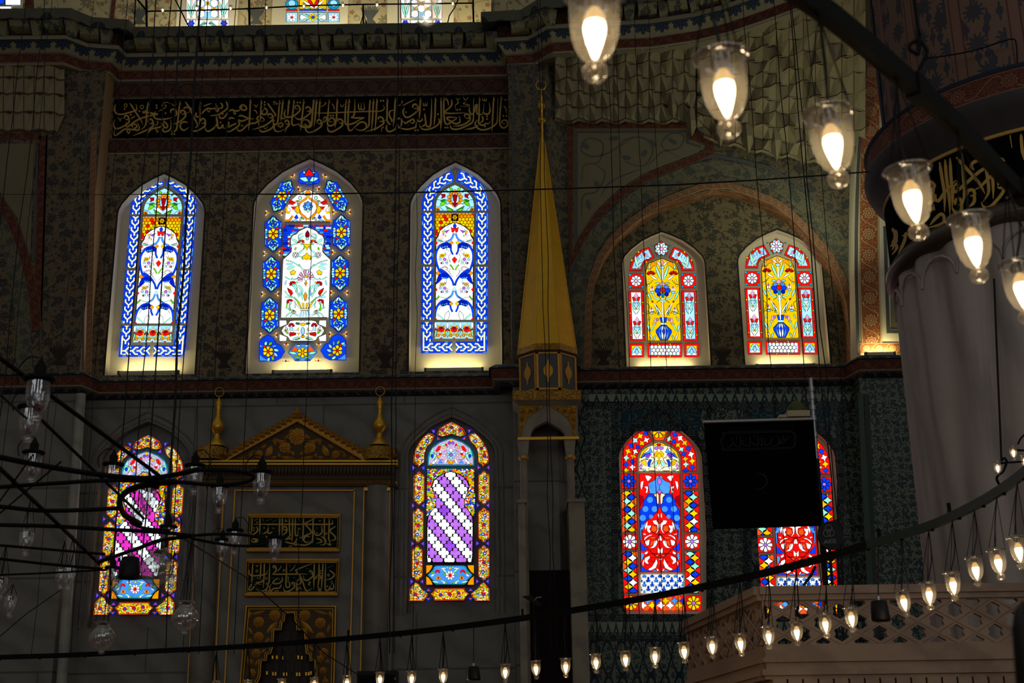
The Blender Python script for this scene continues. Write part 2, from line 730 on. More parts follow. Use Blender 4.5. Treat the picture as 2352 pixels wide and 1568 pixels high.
M['black_board'] = plain('black_inscription_ground', (8, 9, 8), 0.9, 0, .03)
M['green_board'] = plain('dark_green_inscription_ground', (12, 40, 32), 0.9, 0, .03)
M['gilt_text'] = gold('gilded_lettering', (206, 166, 78), 0.6, None, 0.1)
M['gold'] = gold('gilding', (236, 178, 60), 0.36, None, .7)
M['gold_dull'] = gold('dull_gilding', (222, 164, 62), 0.5, None, 0.45)
M['gold_relief'] = gold('gilded_relief', (232, 172, 62), 0.42, 9.0, 0.5)
M['gold_ground'] = plain('dark_gilt_ground', (84, 66, 42), 0.6, 0.2)
M['gold_cone'] = gold('gilded_sheet', (240, 184, 50), 0.42, None, 0.62)
M['marble'] = marble('grey_marble_slabs', (130, 127, 117), (100, 97, 89), 0.5, 0.5, (3.4, 2.3))
M['marble_plain'] = marble('grey_marble', (130, 126, 116), (98, 94, 86), 0.7, 0.5)
M['marble_pale'] = marble('pale_marble', (164, 164, 148), (130, 128, 116), 0.8, 0.5)
M['marble_minbar'] = marble('pulpit_marble', (158, 148, 124), (124, 114, 96), 0.8, 0.5)
M['marble_col'] = marble('fluted_column_marble', (182, 170, 162), (136, 126, 120), 0.5, 0.55, None, (2.0, 0.25))
M['marble_balcony'] = marble('balcony_marble', (160, 132, 106), (124, 100, 80), 1.4, 0.5)
M['tile_field'] = tile('flowered_tiles', (108, 118, 102), (16, 28, 40), (16, 42, 56), 'field')
M['tile_lattice'] = tile('lattice_tiles', (106, 116, 100), (16, 30, 40), (18, 44, 58), 'lattice')
M['tile_border'] = tile('border_tiles', (112, 120, 102), (18, 28, 36), (24, 48, 58), 'border')
M['tile_turq'] = tile('turquoise_tiles', (104, 116, 92), (20, 40, 52), (16, 56, 70), 'turquoise')
M['tile_crest'] = tile('crest_tiles', (140, 148, 124), (36, 60, 70), (40, 70, 80), 'crest')
M['pillar_paint'] = None
M['iron'] = plain('black_iron', (11, 11, 11), 0.65, 0.1, 0.12)
M['iron_green'] = plain('greenish_iron', (58, 74, 62), 0.5, 0.5, 0.4, 0.2)
M['cable'] = plain('black_cable', (14, 13, 13), 0.7)
M['black_cloth'] = plain('black_cloth', (4, 4, 4), 0.95, 0, 0.05)
M['cloth_text'] = plain('dark_grey_embroidery', (34, 33, 31), 0.8)
M['black_plastic'] = plain('black_plastic', (8, 8, 8), 0.55, 0, 0.25)
M['logo_grey'] = plain('grey_print', (112, 112, 112), 0.7)
M['steel'] = plain('brushed_steel', (150, 150, 152), 0.35, 0.8)
M['fixture'] = plain('white_fixture', (188, 186, 170), 0.6)
M['socket'] = plain('dark_socket', (34, 26, 18), 0.5)
M['void'] = plain('dark_doorway', (10, 7, 6), 0.9)
M['curtain'] = plain('dark_brown_curtain', (20, 9, 7), 0.9)
M['dome_green'] = plain('green_dome_paint', (66, 74, 24), 0.6, 0, 0.3, 0.3, 30)
M['bead'] = plain('beige_beadwork', (176, 160, 124), 0.6, 0, 0.3, 0.4, 60)
M['floor'] = plain('red_carpet', (92, 34, 28), 0.95)
M['lead'] = plain('lead_came', (62, 57, 50), 0.8)
M['plaster_bar'] = plain('grey_plaster_tracery', (214, 204, 174), 0.85)


def pillar_paint():
 g = G('painted_pier_stripes')
 u, v = g.uv()
 gr, mo, st = lin((116, 92, 78)), lin((50, 56, 68)), lin((92, 44, 40))
 f, h, rr, th = g.flower(u, v, 2.3, 0.38, 11, 0.5)
 lf, _, _, _ = g.flower(u * 1.5, v * 0.5, 4.2, 0.33, 4, 0.9)
 fu = g.fract(u * 1.25)
 s1 = g.mx(g.band(fu, 0.05, 0.08), g.band(fu, 0.24, 0.27))
 lane = g.band(fu, 0.08, 0.24)
 c = g.mix(g.mx(f, lf) * (fu > 0.27) * 0.85, gr, mo)
 c = g.mix(lane * 0.45, c, lin((128, 92, 80)))
 c = g.mix(s1 * 0.8, c, st)
 return g.principled(c, 0.8, 0, 0.2)


M['pillar_paint'] = pillar_paint()


def stained():
 g = G('stained_glass')
 a = g.n('ShaderNodeVertexColor', layer_name='Col')
 u, v = g.uv()
 n = g.noise(u, v, 5.0, 3.0)
 em = g.n('ShaderNodeEmission')
 g.nt.links.new(a.outputs[0], em.inputs[0])
 g.put(em.inputs[1], n * 0.9 + 0.62)
 g.nt.links.new(em.outputs[0], g.out.inputs[0])
 return g.mat


M['stained'] = stained()


def lamp_glass(name, tint, scatter, gloss, edge):
 """thin blown glass: clear face-on, shiny and slightly grey at its edges"""
 g = G(name)
 t = g.n('ShaderNodeBsdfTransparent')
 gl = g.n('ShaderNodeBsdfGlossy')
 gl.inputs['Roughness'].default_value = 0.02
 tcn = g.n('ShaderNodeTexCoord')
 nz = g.n('ShaderNodeTexNoise')
 nz.inputs['Scale'].default_value = 14.0
 g.nt.links.new(tcn.outputs['Object'], nz.inputs['Vector'])
 bp = g.n('ShaderNodeBump')
 bp.inputs['Strength'].default_value = 0.13
 bp.inputs['Distance'].default_value = 0.02
 g.nt.links.new(nz.outputs[0], bp.inputs['Height'])
 g.nt.links.new(bp.outputs[0], gl.inputs['Normal'])
 lw = g.n('ShaderNodeLayerWeight')
 lw.inputs[0].default_value = 0.35
 f = E(g, lw.outputs['Facing'])
 g.put(t.inputs[0], g.mix(g.math('POWER', f, 3.0), (*tint, 1), tuple(c * edge for c in tint)))
 f = g.math('POWER', f, 2.0)
 mx = g.n('ShaderNodeMixShader')
 g.put(mx.inputs[0], f * 0.75 + gloss)
 g.nt.links.new(t.outputs[0], mx.inputs[1])
 g.nt.links.new(gl.outputs[0], mx.inputs[2])
 tr = g.n('ShaderNodeBsdfTranslucent')
 tr.inputs[0].default_value = (1.0, 0.86, 0.62, 1)
 m2 = g.n('ShaderNodeMixShader')
 m2.inputs[0].default_value = scatter
 g.nt.links.new(mx.outputs[0], m2.inputs[1])
 g.nt.links.new(tr.outputs[0], m2.inputs[2])
 g.nt.links.new(m2.outputs[0], g.out.inputs[0])
 return g.mat


M['lamp_glass'] = lamp_glass('lamp_glass', (0.98, 0.95, 0.90), 0.09, .05, .8)
M['rim_glass'] = lamp_glass('rim_glass', (0.80, 0.76, 0.70), 0.10, .22, .5)
M['dull_glass'] = lamp_glass('unlit_lamp_glass', (0.95, 0.96, 0.97), 0.0, 0.22, .40)
M['globe_glass'] = lamp_glass('globe_glass', (0.84, 0.86, 0.86), 0.10, 0.26, .40)


def emitter(name, c, s):
 g = G(name)
 em = g.n('ShaderNodeEmission')
 em.inputs[0].default_value = (*c, 1)
 em.inputs[1].default_value = s
 g.nt.links.new(em.outputs[0], g.out.inputs[0])
 return g.mat


M['bulb'] = emitter('glowing_bulb', (1.0, 0.80, 0.52), 9.0)
M['bulb_neck'] = emitter('bulb_neck_painted_glow', (1.0, 0.60, 0.22), 0.75)  # amber lamplight on the cap above the bulb, put in as emission
# ------------------------------------------------------------------ the shell of the hall
WY, RY, LAMP_Z = 35.0, 34.6, 3.47
FRONT = Vector((0, -1, 0))


def zy(py, px=700, Y=WY):
 return onY(px, py, Y).z


def band(pxpts, wpx, Y, mat, name, parent=None, closed=False, out=0.0, k=1):
 """painted or carved strip that follows a line on a wall"""
 pts = smooth(pxpts, k, closed) if k > 1 else [Vector(p) for p in pxpts]
 w3 = [onY(p[0], p[1], Y) for p in pts]
 q = [Vector((p.x, p.z)) for p in w3]
 s = (onY(pts[0][0] + 50, pts[0][1], Y) - onY(pts[0][0] - 50, pts[0][1], Y)).length / 100
 w = wpx * s
 n = len(q)
 ls, rs, us = [], [], []
 L = 0
 for i, p in enumerate(q):
  if closed:
   a, b = q[i - 1], q[(i + 1) % n]
  else:
   a, b = q[max(i - 1, 0)], q[min(i + 1, n - 1)]
  d1 = (p - a).normalized() if (p - a).length > 1e-6 else (b - p).normalized()
  d2 = (b - p).normalized() if (b - p).length > 1e-6 else d1
  t = (d1 + d2)
  t = t.normalized() if t.length > 1e-6 else d1
  nn = Vector((-t.y, t.x))
  mit = 1.0 / max(0.5, abs(nn.dot(Vector((-d1.y, d1.x)))))
  ls.append(p + nn * (w / 2 * mit))
  rs.append(p - nn * (w / 2 * mit))
  if i:
   L += (p - q[i - 1]).length
  us.append(L / w)
 mb = MB()
 t3 = lambda v: Vector((v.x, Y - 0.012 - out, v.y))
 for i in range(n if closed else n - 1):
  j = (i + 1) % n
  uj = us[j] if j else us[i] + (q[0] - q[i]).length / w
  quad = [t3(rs[i]), t3(rs[j]), t3(ls[j]), t3(ls[i])]
  uv = [(us[i], 0), (uj, 0), (uj, 1), (us[i], 1)]
  mb.face(quad, uv)
  for a, b in ((quad[0], quad[1]), (quad[2], quad[3])):
   mb.face([a, b, b + Vector((0, 0.012 + out, 0)), a + Vector((0, 0.012 + out, 0))])
 return struct(mb.build(name, mat, parent)) if parent is None else mb.build(name, mat, parent)


ARCH = [(1, 0), (.985, .1), (.93, .24), (.77, .46), (.5, .72), (.25, .875), (0, 1)]


def arch_outline(cx, hw, zb, zs, za):
 pts = [(cx - hw, zb)] + [(cx - hw * a, zs + (za - zs) * b) for a, b in ARCH]
 pts += [(cx + hw * a, zs + (za - zs) * b) for a, b in ARCH[-2::-1]] + [(cx + hw, zb)]
 return pts


class Win:
 def __init__(self, n, Y, xl, xr, yb, ys, apex, depth):
  self.n, self.Y, self.depth = n, Y, depth
  a = onY(apex[0], apex[1], Y)
  self.cx, self.za = a.x, a.z
  self.zb = onY(apex[0], yb, Y).z
  self.zs = onY(apex[0], ys, Y).z
  zl = (ys + yb) / 2
  self.hw = (onY(xr, zl, Y).x - onY(xl, zl, Y).x) / 2
  self.out = arch_outline(self.cx, self.hw, self.zb, self.zs, self.za)
  self.GY = Y + depth

 def hole(self):
  return [Vector((x, self.Y, z)) for x, z in self.out]

 def panel(self, mat, splay=0.0):
  mb = MB()
  f = [Vector((x, self.Y, z)) for x, z in self.out]
  b = [Vector((self.cx + (x - self.cx) * (1 - splay), self.GY, z - (z - self.zb) * splay * 0.3)) for x, z in self.out]
  mb.face(b[::-1])
  for i in range(len(f)):
   j = (i + 1) % len(f)
   mb.face([f[i], f[j], b[j], b[i]])
  o = struct(mb.build('window_%d' % self.n, mat))
  return o


WINS = {
 1: Win(1, WY, 255, 457, 860, 490, (377, 400), .30),
 2: Win(2, WY, 574, 828, 856, 472, (712, 366), .30),
 3: Win(3, WY, 940, 1150, 852, 472, (1046, 374), .30),
 4: Win(4, RY + .5, 1427, 1618, 850, 605, (1520, 533), .22),
 5: Win(5, RY + .5, 1694, 1887, 844, 600, (1785, 528), .22),
 6: Win(6, WY, 232, 440, 1440, 1050, (340, 967), .32),
 7: Win(7, WY, 938, 1142, 1408, 1040, (1037, 955), .32),
 8: Win(8, RY, 1424, 1618, 1412, 1050, (1512, 962), .12),
 9: Win(9, RY, 1728, 1922, 1420, 1050, (1815, 960), .12),
}
for k, w in WINS.items():
 w.frame = w.panel(M['cream'] if k < 6 else M['marble_plain'] if k < 8 else M['cream'], 0.0 if k > 3 else 0.02)

# floor of the hall
mb = MB()
mb.face([(-30, -12, 0), (30, -12, 0), (30, 40, 0), (-30, 40, 0)], [(-30, -12), (30, -12), (30, 40), (-30, 40)])
struct(mb.build('floor', M['floor']))

# plan of the great cornice (its lower edge), read off at one height
ZU = zy(183)
CP = [onZ(x, y, ZU) for x, y in ((-60, 150), (145, 148), (190, 165), (250, 169), (268, 186), (1168, 174),
        (1172, 152), (1228, 149), (1272, 124), (1500, 112), (1600, 97), (1680, 77), (1760, 50), (1830, 24), (1880, 2), (1940, -30), (2010, -75))]
CP[4].y = CP[5].y = WY - 0.02
CP[6].x = CP[5].x + .02
print('CP', [(round(p.x, 2), round(p.y, 2)) for p in CP], 'ZU', ZU)


def sweep(path, prof, mat, name, parent=None, scale_u=1.0, is_struct=True):
 """moulding with profile (offset towards the viewer, z) run along a plan line"""
 n = len(path)
 nor = []
 for i, p in enumerate(path):
  d1 = (p - path[max(i - 1, 0)]).to_2d()
  d2 = (path[min(i + 1, n - 1)] - p).to_2d()
  if d1.length < 1e-6:
   d1 = d2
  if d2.length < 1e-6:
   d2 = d1
  d1.normalize()
  d2.normalize()
  n1, n2 = Vector((d1.y, -d1.x)), Vector((d2.y, -d2.x))
  m = n1 + n2
  m = m.normalized() if m.length > 1e-6 else n1
  nor.append(m / max(0.45, m.dot(n1)))
 us = [0.0]
 for i in range(1, n):
  us.append(us[-1] + (path[i] - path[i - 1]).length)
 hs = [0.0]
 for i in range(1, len(prof)):
  hs.append(hs[-1] + math.hypot(prof[i][0] - prof[i - 1][0], prof[i][1] - prof[i - 1][1]))
 H = hs[-1] or 1
 mb = MB()
 pt = lambda i, j: Vector((path[i].x + nor[i].x * prof[j][0], path[i].y + nor[i].y * prof[j][0], prof[j][1]))
 for i in range(n - 1):
  for j in range(len(prof) - 1):
   mb.face([pt(i, j), pt(i + 1, j), pt(i + 1, j + 1), pt(i, j + 1)],
     [(us[i] / H * scale_u, hs[j] / H), (us[i + 1] / H * scale_u, hs[j] / H), (us[i + 1] / H * scale_u, hs[j + 1] / H), (us[i] / H * scale_u, hs[j + 1] / H)])
 o = mb.build(name, mat, parent)
 return struct(o) if is_struct and parent is None else o


def zc(py, off):
 return zy(py, 700, WY - off)


sweep(CP, [(-2.5, zc(183, .02) - .01), (.02, zc(183, .02) - .01)], M['stone_mould'], 'trim_6')
corn = sweep(CP, [(.02, zc(183, .02)), (.06, zc(178, .06))], M['stone_mould'], 'trim_1')
sweep(CP, [(.06, zc(178, .06)), (.08, zc(158, .08))], M['red_scroll'], 'cornice_scroll_band', corn)
sweep(CP, [(.08, zc(158, .08)), (.12, zc(155, .12))], M['stone_mould'], 'cornice_fillet', corn)
sweep(CP, [(.12, zc(155, .12)), (.34, zc(127, .34))], M['palmette'], 'cornice_palmette_band', corn, 1.0)
sweep(CP, [(.34, zc(127, .34)), (.40, zc(126, .40)), (.40, zc(118, .40)), (.30, zc(117, .30))], M['stone_mould'], 'cornice_fillet', corn)
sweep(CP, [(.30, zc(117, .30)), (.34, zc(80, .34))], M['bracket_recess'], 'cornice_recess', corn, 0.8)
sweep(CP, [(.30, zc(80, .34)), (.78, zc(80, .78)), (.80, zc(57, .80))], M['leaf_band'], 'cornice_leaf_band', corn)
sweep(CP, [(.80, zc(57, .80)), (-1.6, zc(57, .80) + .02)], M['stone_mould'], 'cornice_ledge', corn)
ZL = zc(57, .80) + .02


# corbels between the two cornice bands: flowered boxes with tapering blue pendants
def along(path, s):
 for i in range(len(path) - 1):
  d = (path[i + 1] - path[i]).length
  if s <= d:
   t = (path[i + 1] - path[i]).normalized()
   return path[i] + t * s, t
  s -= d
 return None, None


tot = sum((CP[i + 1] - CP[i]).length for i in range(len(CP) - 1))
zt, zm, zb_ = zc(80, .62), zc(101, .60), zc(118, .45)
s = 0.45
while s < tot - 0.3:
 p, t = along(CP, s)
 nn = Vector((t.y, -t.x, 0))
 mb = MB()
 q = lambda a, o, z: Vector((p.x, p.y, 0)) + t.to_3d() * a + nn * o + Vector((0, 0, z)) - Vector((0, 0, (t.to_3d() * a).z))
 # box with bevelled underside
 mb.hexa([q(-.30, .25, zm), q(.24, .25, zm), q(.24, .25, zt), q(-.30, .25, zt)],
   [q(-.27, .60, zm + .06), q(.22, .60, zm + .06), q(.24, .74, zt), q(-.30, .74, zt)])
 # pendant
 mb.hexa([q(.30, .25, zb_), q(.52, .25, zb_), q(.62, .25, zt), q(.22, .25, zt)],
   [q(.32, .42, zb_ + .02), q(.50, .42, zb_ + .02), q(.60, .66, zt), q(.26, .66, zt)])
 mb.build('cornice_corbel', M['bracket'], corn)
 s += 0.95

# ---- central bay wall above the lower cornice
ZC = zy(868)          # lower cornice level
xL = CP[4].x
xR = CP[5].x
Z_TOP = ZU + .3
mb = MB()
rect = lambda x0, x1, z0, z1, Y: [Vector((x0, Y, z0)), Vector((x1, Y, z0)), Vector((x1, Y, z1)), Vector((x0, Y, z1))]
mb.holed(rect(xL - .45, xR + .1, ZC - .1, Z_TOP, WY), [WINS[k].hole() for k in (1, 2, 3)])
struct(mb.build('wall_back', M['wall_paint']))
mb = MB()
mb.holed(rect(xL - .9, xR + .9, 0, ZC - .1, WY), [WINS[k].hole() for k in (6, 7)])
struct(mb.build('wall_back_lower', M['marble']))


def hstrip(x0, x1, ya, yb, Y, mat, name, out=.012, xref=700):
 z0, z1 = zy(yb, xref, Y), zy(ya, xref, Y)
 H = z1 - z0
 mb = MB()
 mb.face([(x0, Y - out, z0), (x1, Y - out, z0), (x1, Y - out, z1), (x0, Y - out, z1)],
   [(x0 / H, 0), (x1 / H, 0), (x1 / H, 1), (x0 / H, 1)])
 mb.face([(x0, Y - out, z1), (x1, Y - out, z1), (x1, Y, z1), (x0, Y, z1)])
 mb.face([(x0, Y - out, z0), (x0, Y, z0), (x1, Y, z0), (x1, Y - out, z0)])
 return struct(mb.build(name, mat))


hstrip(xL - .3, xR, 185, 219, WY, M['dark_scroll'], 'trim_2')
hstrip(xL - .3, xR, 314, 346, WY, M['dark_scroll'], 'trim_3')
hstrip(xL - .3, xR, 346, 349, WY, M['stone_mould'], 'trim_4', .02)
# grey painted outline of each recess
for k in (1, 2, 3):
 w = WINS[k]
 o = arch_outline(w.cx, w.hw + .05, w.zb, w.zs, w.za + .07)
 mb = MB()
 for i in range(len(o) - 1):
  a, b, c, d = o[i], o[i + 1], w.out[i + 1], w.out[i]
  mb.face([(a[0], WY - .006, a[1]), (b[0], WY - .006, b[1]), (c[0], WY - .006, c[1]), (d[0], WY - .006, d[1])])
 struct(mb.build('trim_%d' % (10 + k), M['line_dark']))


# ---- painted vases at the foot of the floral piers
def vase(px, py, Y, hpx, name_mat, nm='painted_vase'):
 s_ = hpx / 100.0
 t3 = lambda x, y: onY(px + x * s_, py - y * s_, Y) + Vector((0, -.008, 0))
 mb = MB()
 body = P('-34,0 34,0 24,14 14,24 18,34 40,62 44,70 -44,70 -40,62 -18,34 -14,24 -24,14')
 mb.face([t3(x, y) for x, y in body])
 for i in range(-4, 5):
  a = i * 9
  mb.face([t3(a - 4, 71), t3(a + 4, 71), t3(a * 1.5, 104 - abs(i) * 5)])
 return struct(mb.build(nm, name_mat))


M['vase_paint'] = plain('brown_vase_paint', (56, 46, 38), 0.8, 0, .2, .35, 14)
for i, (x, y, h) in enumerate(((515, 845, 48), (885, 845, 48), (136, 838, 52))):
 vase(x, y, WY if i < 2 else 34.3, h, M['vase_paint'], 'trim_%d' % (20 + i))

# ---- left pier and its return
mb = MB()
pl = [Vector((p.x, p.y)) for p in CP[:5]]
pl = [Vector((-20, pl[0].y))] + pl[1:]
pier_x = onY(205, 600, 34.3).x
lp = [Vector((-22, 34.3)), Vector((pier_x, 34.3)), Vector((pier_x + .02, WY))]
for i in range(2):
 a, b = lp[i], lp[i + 1]
 for z0, z1, m in ((ZC - .1, ZU, 0), (0, ZC - .1, 1)):
  mb.face([(a.x, a.y, z0), (b.x, b.y, z0), (b.x, b.y, z1), (a.x, a.y, z1)],
    [(a.x + a.y, z0), (b.x + b.y, z0), (b.x + b.y, z1), (a.x + a.y, z1)], m if i == 0 else (2 if m == 0 else 1))
struct(mb.build('wall_left', [M['wall_paint_left'], M['marble'], M['tan_scroll']]))
LYF = 34.3
# painted strips on the left pier
band([(216, 300), (203, 855)], 13, LYF - .02, M['tan_scroll'], 'trim_24')
band([(100, 312), (86, 740)], 20, LYF, M['red_scroll'], 'trim_25')
band([(-30, 313), (95, 313)], 17, LYF, M['red_scroll'], 'trim_26')
band([(88, 330), (76, 600)], 6, LYF, M['line_grey'], 'trim_27')
band([(-40, 420), (10, 478), (40, 540), (62, 610), (80, 700), (84, 760)], 22, LYF, M['red_scroll'], 'trim_28', k=4, out=.006)
band([(-40, 480), (0, 520), (30, 590), (48, 690), (54, 780), (56, 850)], 34, LYF, M['medallion_band'], 'trim_29', k=4, out=.002)
band([(108, 300), (92, 850)], 4, LYF, M['line_grey'], 'trim_30')
band([(198, 300), (190, 850)], 4, LYF, M['line_grey'], 'trim_31')
mb = MB()
mb.face([onY(x, y, LYF) + Vector((0, -.006, 0)) for x, y in ((-40, 330), (78, 330), (70, 590), (40, 500), (0, 440), (-40, 400))])
struct(mb.build('trim_32', M['vine_panel']))

# muqarnas facing of the left pier under the cornice
M['muq_line'] = plain('brown_muqarnas_outline', (84, 58, 42), 0.85)


def muqarnas(cells, name):
 """cells: rows of (list of nodes px,py,Y) from top to bottom; each row a zigzag of little niches"""
 mb = MB()
 for r in range(len(cells) - 1):
  top, bot = cells[r], cells[r + 1]
  for i in range(len(top) - 1):
   a, b = Vector(top[i]), Vector(top[i + 1])
   c, d = Vector(bot[i]), Vector(bot[i + 1])
   w = (b - a).length
   inn = Vector((0, .10, 0))
   k = (i + r) % 2
   # a wall facet with a fan shaped niche: two planes meeting in a recessed or raised spine
   mt, mbm = (a + b) / 2, (c + d) / 2
   spine_t = mt + (inn * .9 if k else inn * -.55)
   spine_b = mbm + (inn * -.9 if k else inn * .35) + Vector((0, 0, -.08 if k else .04))
   mb.face([a, spine_t, spine_b, c][::-1], None, 0)
   mb.face([spine_t, b, d, spine_b][::-1], None, 0)
   # shelf below, set back to the next row
   bk = Vector((0, .16, 0))
   mb.face([c, spine_b, spine_b + bk, c + bk], None, 0)
   mb.face([spine_b, d, d + bk, spine_b + bk], None, 0)
   # brown outlines along the lower edge and the arris
   for p, q in ((c, spine_b), (spine_b, d)):
    e1 = Vector((0, -.012, 0))
    mb.face([p + e1, q + e1, q + e1 + Vector((0, 0, .035)), p + e1 + Vector((0, 0, .035))], None, 1)
   e1 = Vector((0, -.012, 0))
   mb.face([a + e1, a + e1 + Vector((.022, 0, 0)), c + e1 + Vector((.022, 0, 0)), c + e1], None, 1)
   mb.face([c, spine_b, d, (c + d) / 2 + Vector((0, .16, .1))], None, 0)
 o = mb.build(name, [M['stalactite'], M['muq_line']])
 return struct(o)


rows = []
for r, y in enumerate((152, 178, 215, 258, 300)):
 xs = [-40 + 23.5 * i for i in range(9)]
 lim = (190, 186, 168, 155, 130)[r]
 rows.append([onY(min(x, lim), y + (max(0, x - 120) * .25), 34.25 - .28 * (1 - r / 4.0)) for x in xs])
muqarnas(rows, 'trim_33')

# ---- pilaster right of the central bay
px0, px1 = onY(1172, 500, 34.3).x, onY(1268, 500, 34.3).x
mb = MB()
pp = [Vector((px0 - .02, WY)), Vector((px0, 34.3)), Vector((px1, 34.3)), Vector((px1 + .25, RY))]
for i in range(3):
 a, b = pp[i], pp[i + 1]
 mb.face([(a.x, a.y, ZC - .1), (b.x, b.y, ZC - .1), (b.x, b.y, ZU), (a.x, a.y, ZU)],
   [(a.x + a.y, ZC - .1), (b.x + b.y, ZC - .1), (b.x + b.y, ZU), (a.x + a.y, ZU)], 0)
 mb.face([(a.x, a.y, 0), (b.x, b.y, 0), (b.x, b.y, ZC - .1), (a.x, a.y, ZC - .1)],
   [(a.x + a.y, 0), (b.x + b.y, 0), (b.x + b.y, ZC - .1), (a.x + a.y, ZC - .1)], 1)
struct(mb.build('wall_pilaster', [M['pilaster_paint'], M['marble']]))
band([(1177, 150), (1180, 850)], 5, 34.3, M['line_grey'], 'trim_34')
band([(1226, 150), (1238, 850)], 5, 34.3, M['line_grey'], 'trim_35')

# ---- right bay: wall with a pointed arch, lunette behind it
arch_out = P('1344,860 1346,703 1354,642 1370,591 1392,556 1437,510 1485,473 1532,449 1596,422 1638,412 1700,424 1748,435 1796,462 1843,502 1891,553 1929,610 1952,671 1965,735 1968,860')
arch_in = P('1354,860 1357,687 1367,642 1389,591 1421,543 1469,505 1517,476 1580,452 1638,434 1700,441 1764,467 1812,496 1843,527 1878,569 1917,623 1939,671 1952,735 1955,860')
xr0 = px1 + .2
xr1 = onY(2400, 600, RY).x
zcr = ZC
mb = MB()
hole = [onY(x, y, RY) for x, y in arch_in]
hole[0].z = hole[-1].z = zcr + .06
mb.holed(rect(xr0, xr1, zcr - .1, ZU + .2, RY), [hole])
inner = [p + Vector((0, .5, 0)) for p in hole]
for i in range(len(hole) - 1):
 mb.face([hole[i], inner[i], inner[i + 1], hole[i + 1]], [(hole[i].z, 0), (hole[i].z, 1), (hole[i + 1].z, 1), (hole[i + 1].z, 0)], 1)
mb.face([hole[0], hole[-1], inner[-1], inner[0]], None, 1)
struct(mb.build('wall_right', [M['stone_wall'] if 'stone_wall' in M else M['pilaster_paint'], M['tan_scroll']]))
mb = MB()
mb.holed(rect(onY(1335, 700, RY).x, onY(1990, 700, RY).x, zcr - .1, onY(1638, 400, RY).z, RY + .5), [WINS[k].hole() for k in (4, 5)])
struct(mb.build('wall_lunette', M['lunette_paint']))
ctr = [((a[0] + b[0]) / 2, (a[1] + b[1]) / 2) for a, b in zip(arch_out, arch_in)]
band(ctr, 16, RY, M['tan_scroll'], 'trim_36', out=.03)
med = [(1326, 850), (1327, 700), (1335, 630), (1352, 575), (1378, 532), (1425, 486), (1475, 448), (1528, 420), (1590, 395), (1640, 383), (1700, 394), (1755, 408), (1806, 437), (1858, 480), (1908, 533), (1950, 597), (1972, 664), (1980, 735)]
band(med, 38, RY, M['medallion_band'], 'trim_37', out=.01)
band([(1303, 850), (1305, 690), (1312, 625), (1330, 565), (1360, 512), (1412, 462), (1465, 424), (1520, 396), (1585, 371), (1640, 358), (1705, 370), (1762, 384), (1816, 414), (1870, 458)], 8, RY, M['line_grey'], 'trim_38', out=.014)
mb = MB()
mb.face([onY(x, y, RY) + Vector((0, -.008, 0)) for x, y in P('1318,295 1588,295 1588,322 1620,335 1600,352 1540,374 1480,398 1420,436 1370,484 1335,536 1318,570')])
struct(mb.build('trim_39', M['vine_panel']))
band(P('1310,610 1310,289 1591,289 1591,316 1631,328 1631,350 1600,364 1540,386 1480,411 1420,450 1370,499 1335,551'), 16, RY, M['red_scroll'], 'trim_40', closed=True, out=.02)
band(P('1324,560 1324,303 1580,303 1580,328 1610,338'), 5, RY, M['line_grey'], 'trim_41', out=.014)
# winding painted stems in the spandrel
mb = MB()
for st in ((3.2, .3, .2, P('1336,420 1342,380 1375,372 1385,330 1350,318 1335,345 1365,360 1410,345 1440,320 1480,318 1500,345 1480,380 1440,372 1425,340 1455,316')),
  (3.2, .3, .2, P('1336,500 1340,450 1370,440 1390,400 1365,375')), (3, .3, .2, P('1490,380 1520,350 1560,340 1570,312 1540,308 1520,335 1560,362')),
  (3, .3, .2, P('1380,450 1400,420 1440,400 1470,390'))):
 write_strokes(mb, [st], lambda x, y: onY(x, y, RY) + Vector((0, -.014, 0)), 3)
for x, y, a, l in ((1345, 335, .6, 22), (1410, 318, -.2, 26), (1500, 330, .9, 24), (1545, 325, .5, 26), (1372, 425, 1.0, 22), (1440, 362, .2, 20), (1352, 470, 1.3, 24), (1480, 352, -.9, 20)):
 c_, s_ = math.cos(a), math.sin(a)
 lf = [(-l / 2, 0), (-l / 5, -5), (l / 4, -4), (l / 2, 0), (l / 4, 5), (-l / 5, 5)]
 mb.face([onY(x + u * c_ - v * s_, y + u * s_ + v * c_, RY) + Vector((0, -.016, 0)) for u, v in lf])
struct(mb.build('trim_42', M['line_grey']))
for i, (x, y, h) in enumerate(((1386, 838, 46), (1660, 838, 46))):
 vase(x, y, RY + .5, h, M['vase_paint'], 'trim_%d' % (43 + i))
for k in (4, 5):
 w = WINS[k]
 o = arch_outline(w.cx, w.hw + .045, w.zb, w.zs, w.za + .06)
 mb = MB()
 for i in range(len(o) - 1):
  a, b, c, d = o[i], o[i + 1], w.out[i + 1], w.out[i]
  Y = RY + .494
  mb.face([(a[0], Y, a[1]), (b[0], Y, b[1]), (c[0], Y, c[1]), (d[0], Y, d[1])])
 struct(mb.build('trim_%d' % (46 + k), M['line_dark']))

# ---- great muqarnas corner between the right wall and the cornice
def cy_(x):
 t = [(1272, 124), (1500, 112), (1600, 97), (1680, 77), (1760, 50), (1830, 24), (1880, 2), (1940, -30), (2010, -75)]
 for a, b in zip(t, t[1:]):
  if x <= b[0]:
   return a[1] + (b[1] - a[1]) * max(0, (x - a[0])) / (b[0] - a[0])
 return t[-1][1]


def bot_(x):
 t = [(1272, 276), (1585, 278), (1620, 318), (1700, 335), (1770, 352), (1840, 362), (1880, 372), (1930, 380), (2010, 390)]
 for a, b in zip(t, t[1:]):
  if x <= b[0]:
   return a[1] + (b[1] - a[1]) * max(0, (x - a[0])) / (b[0] - a[0])
 return t[-1][1]


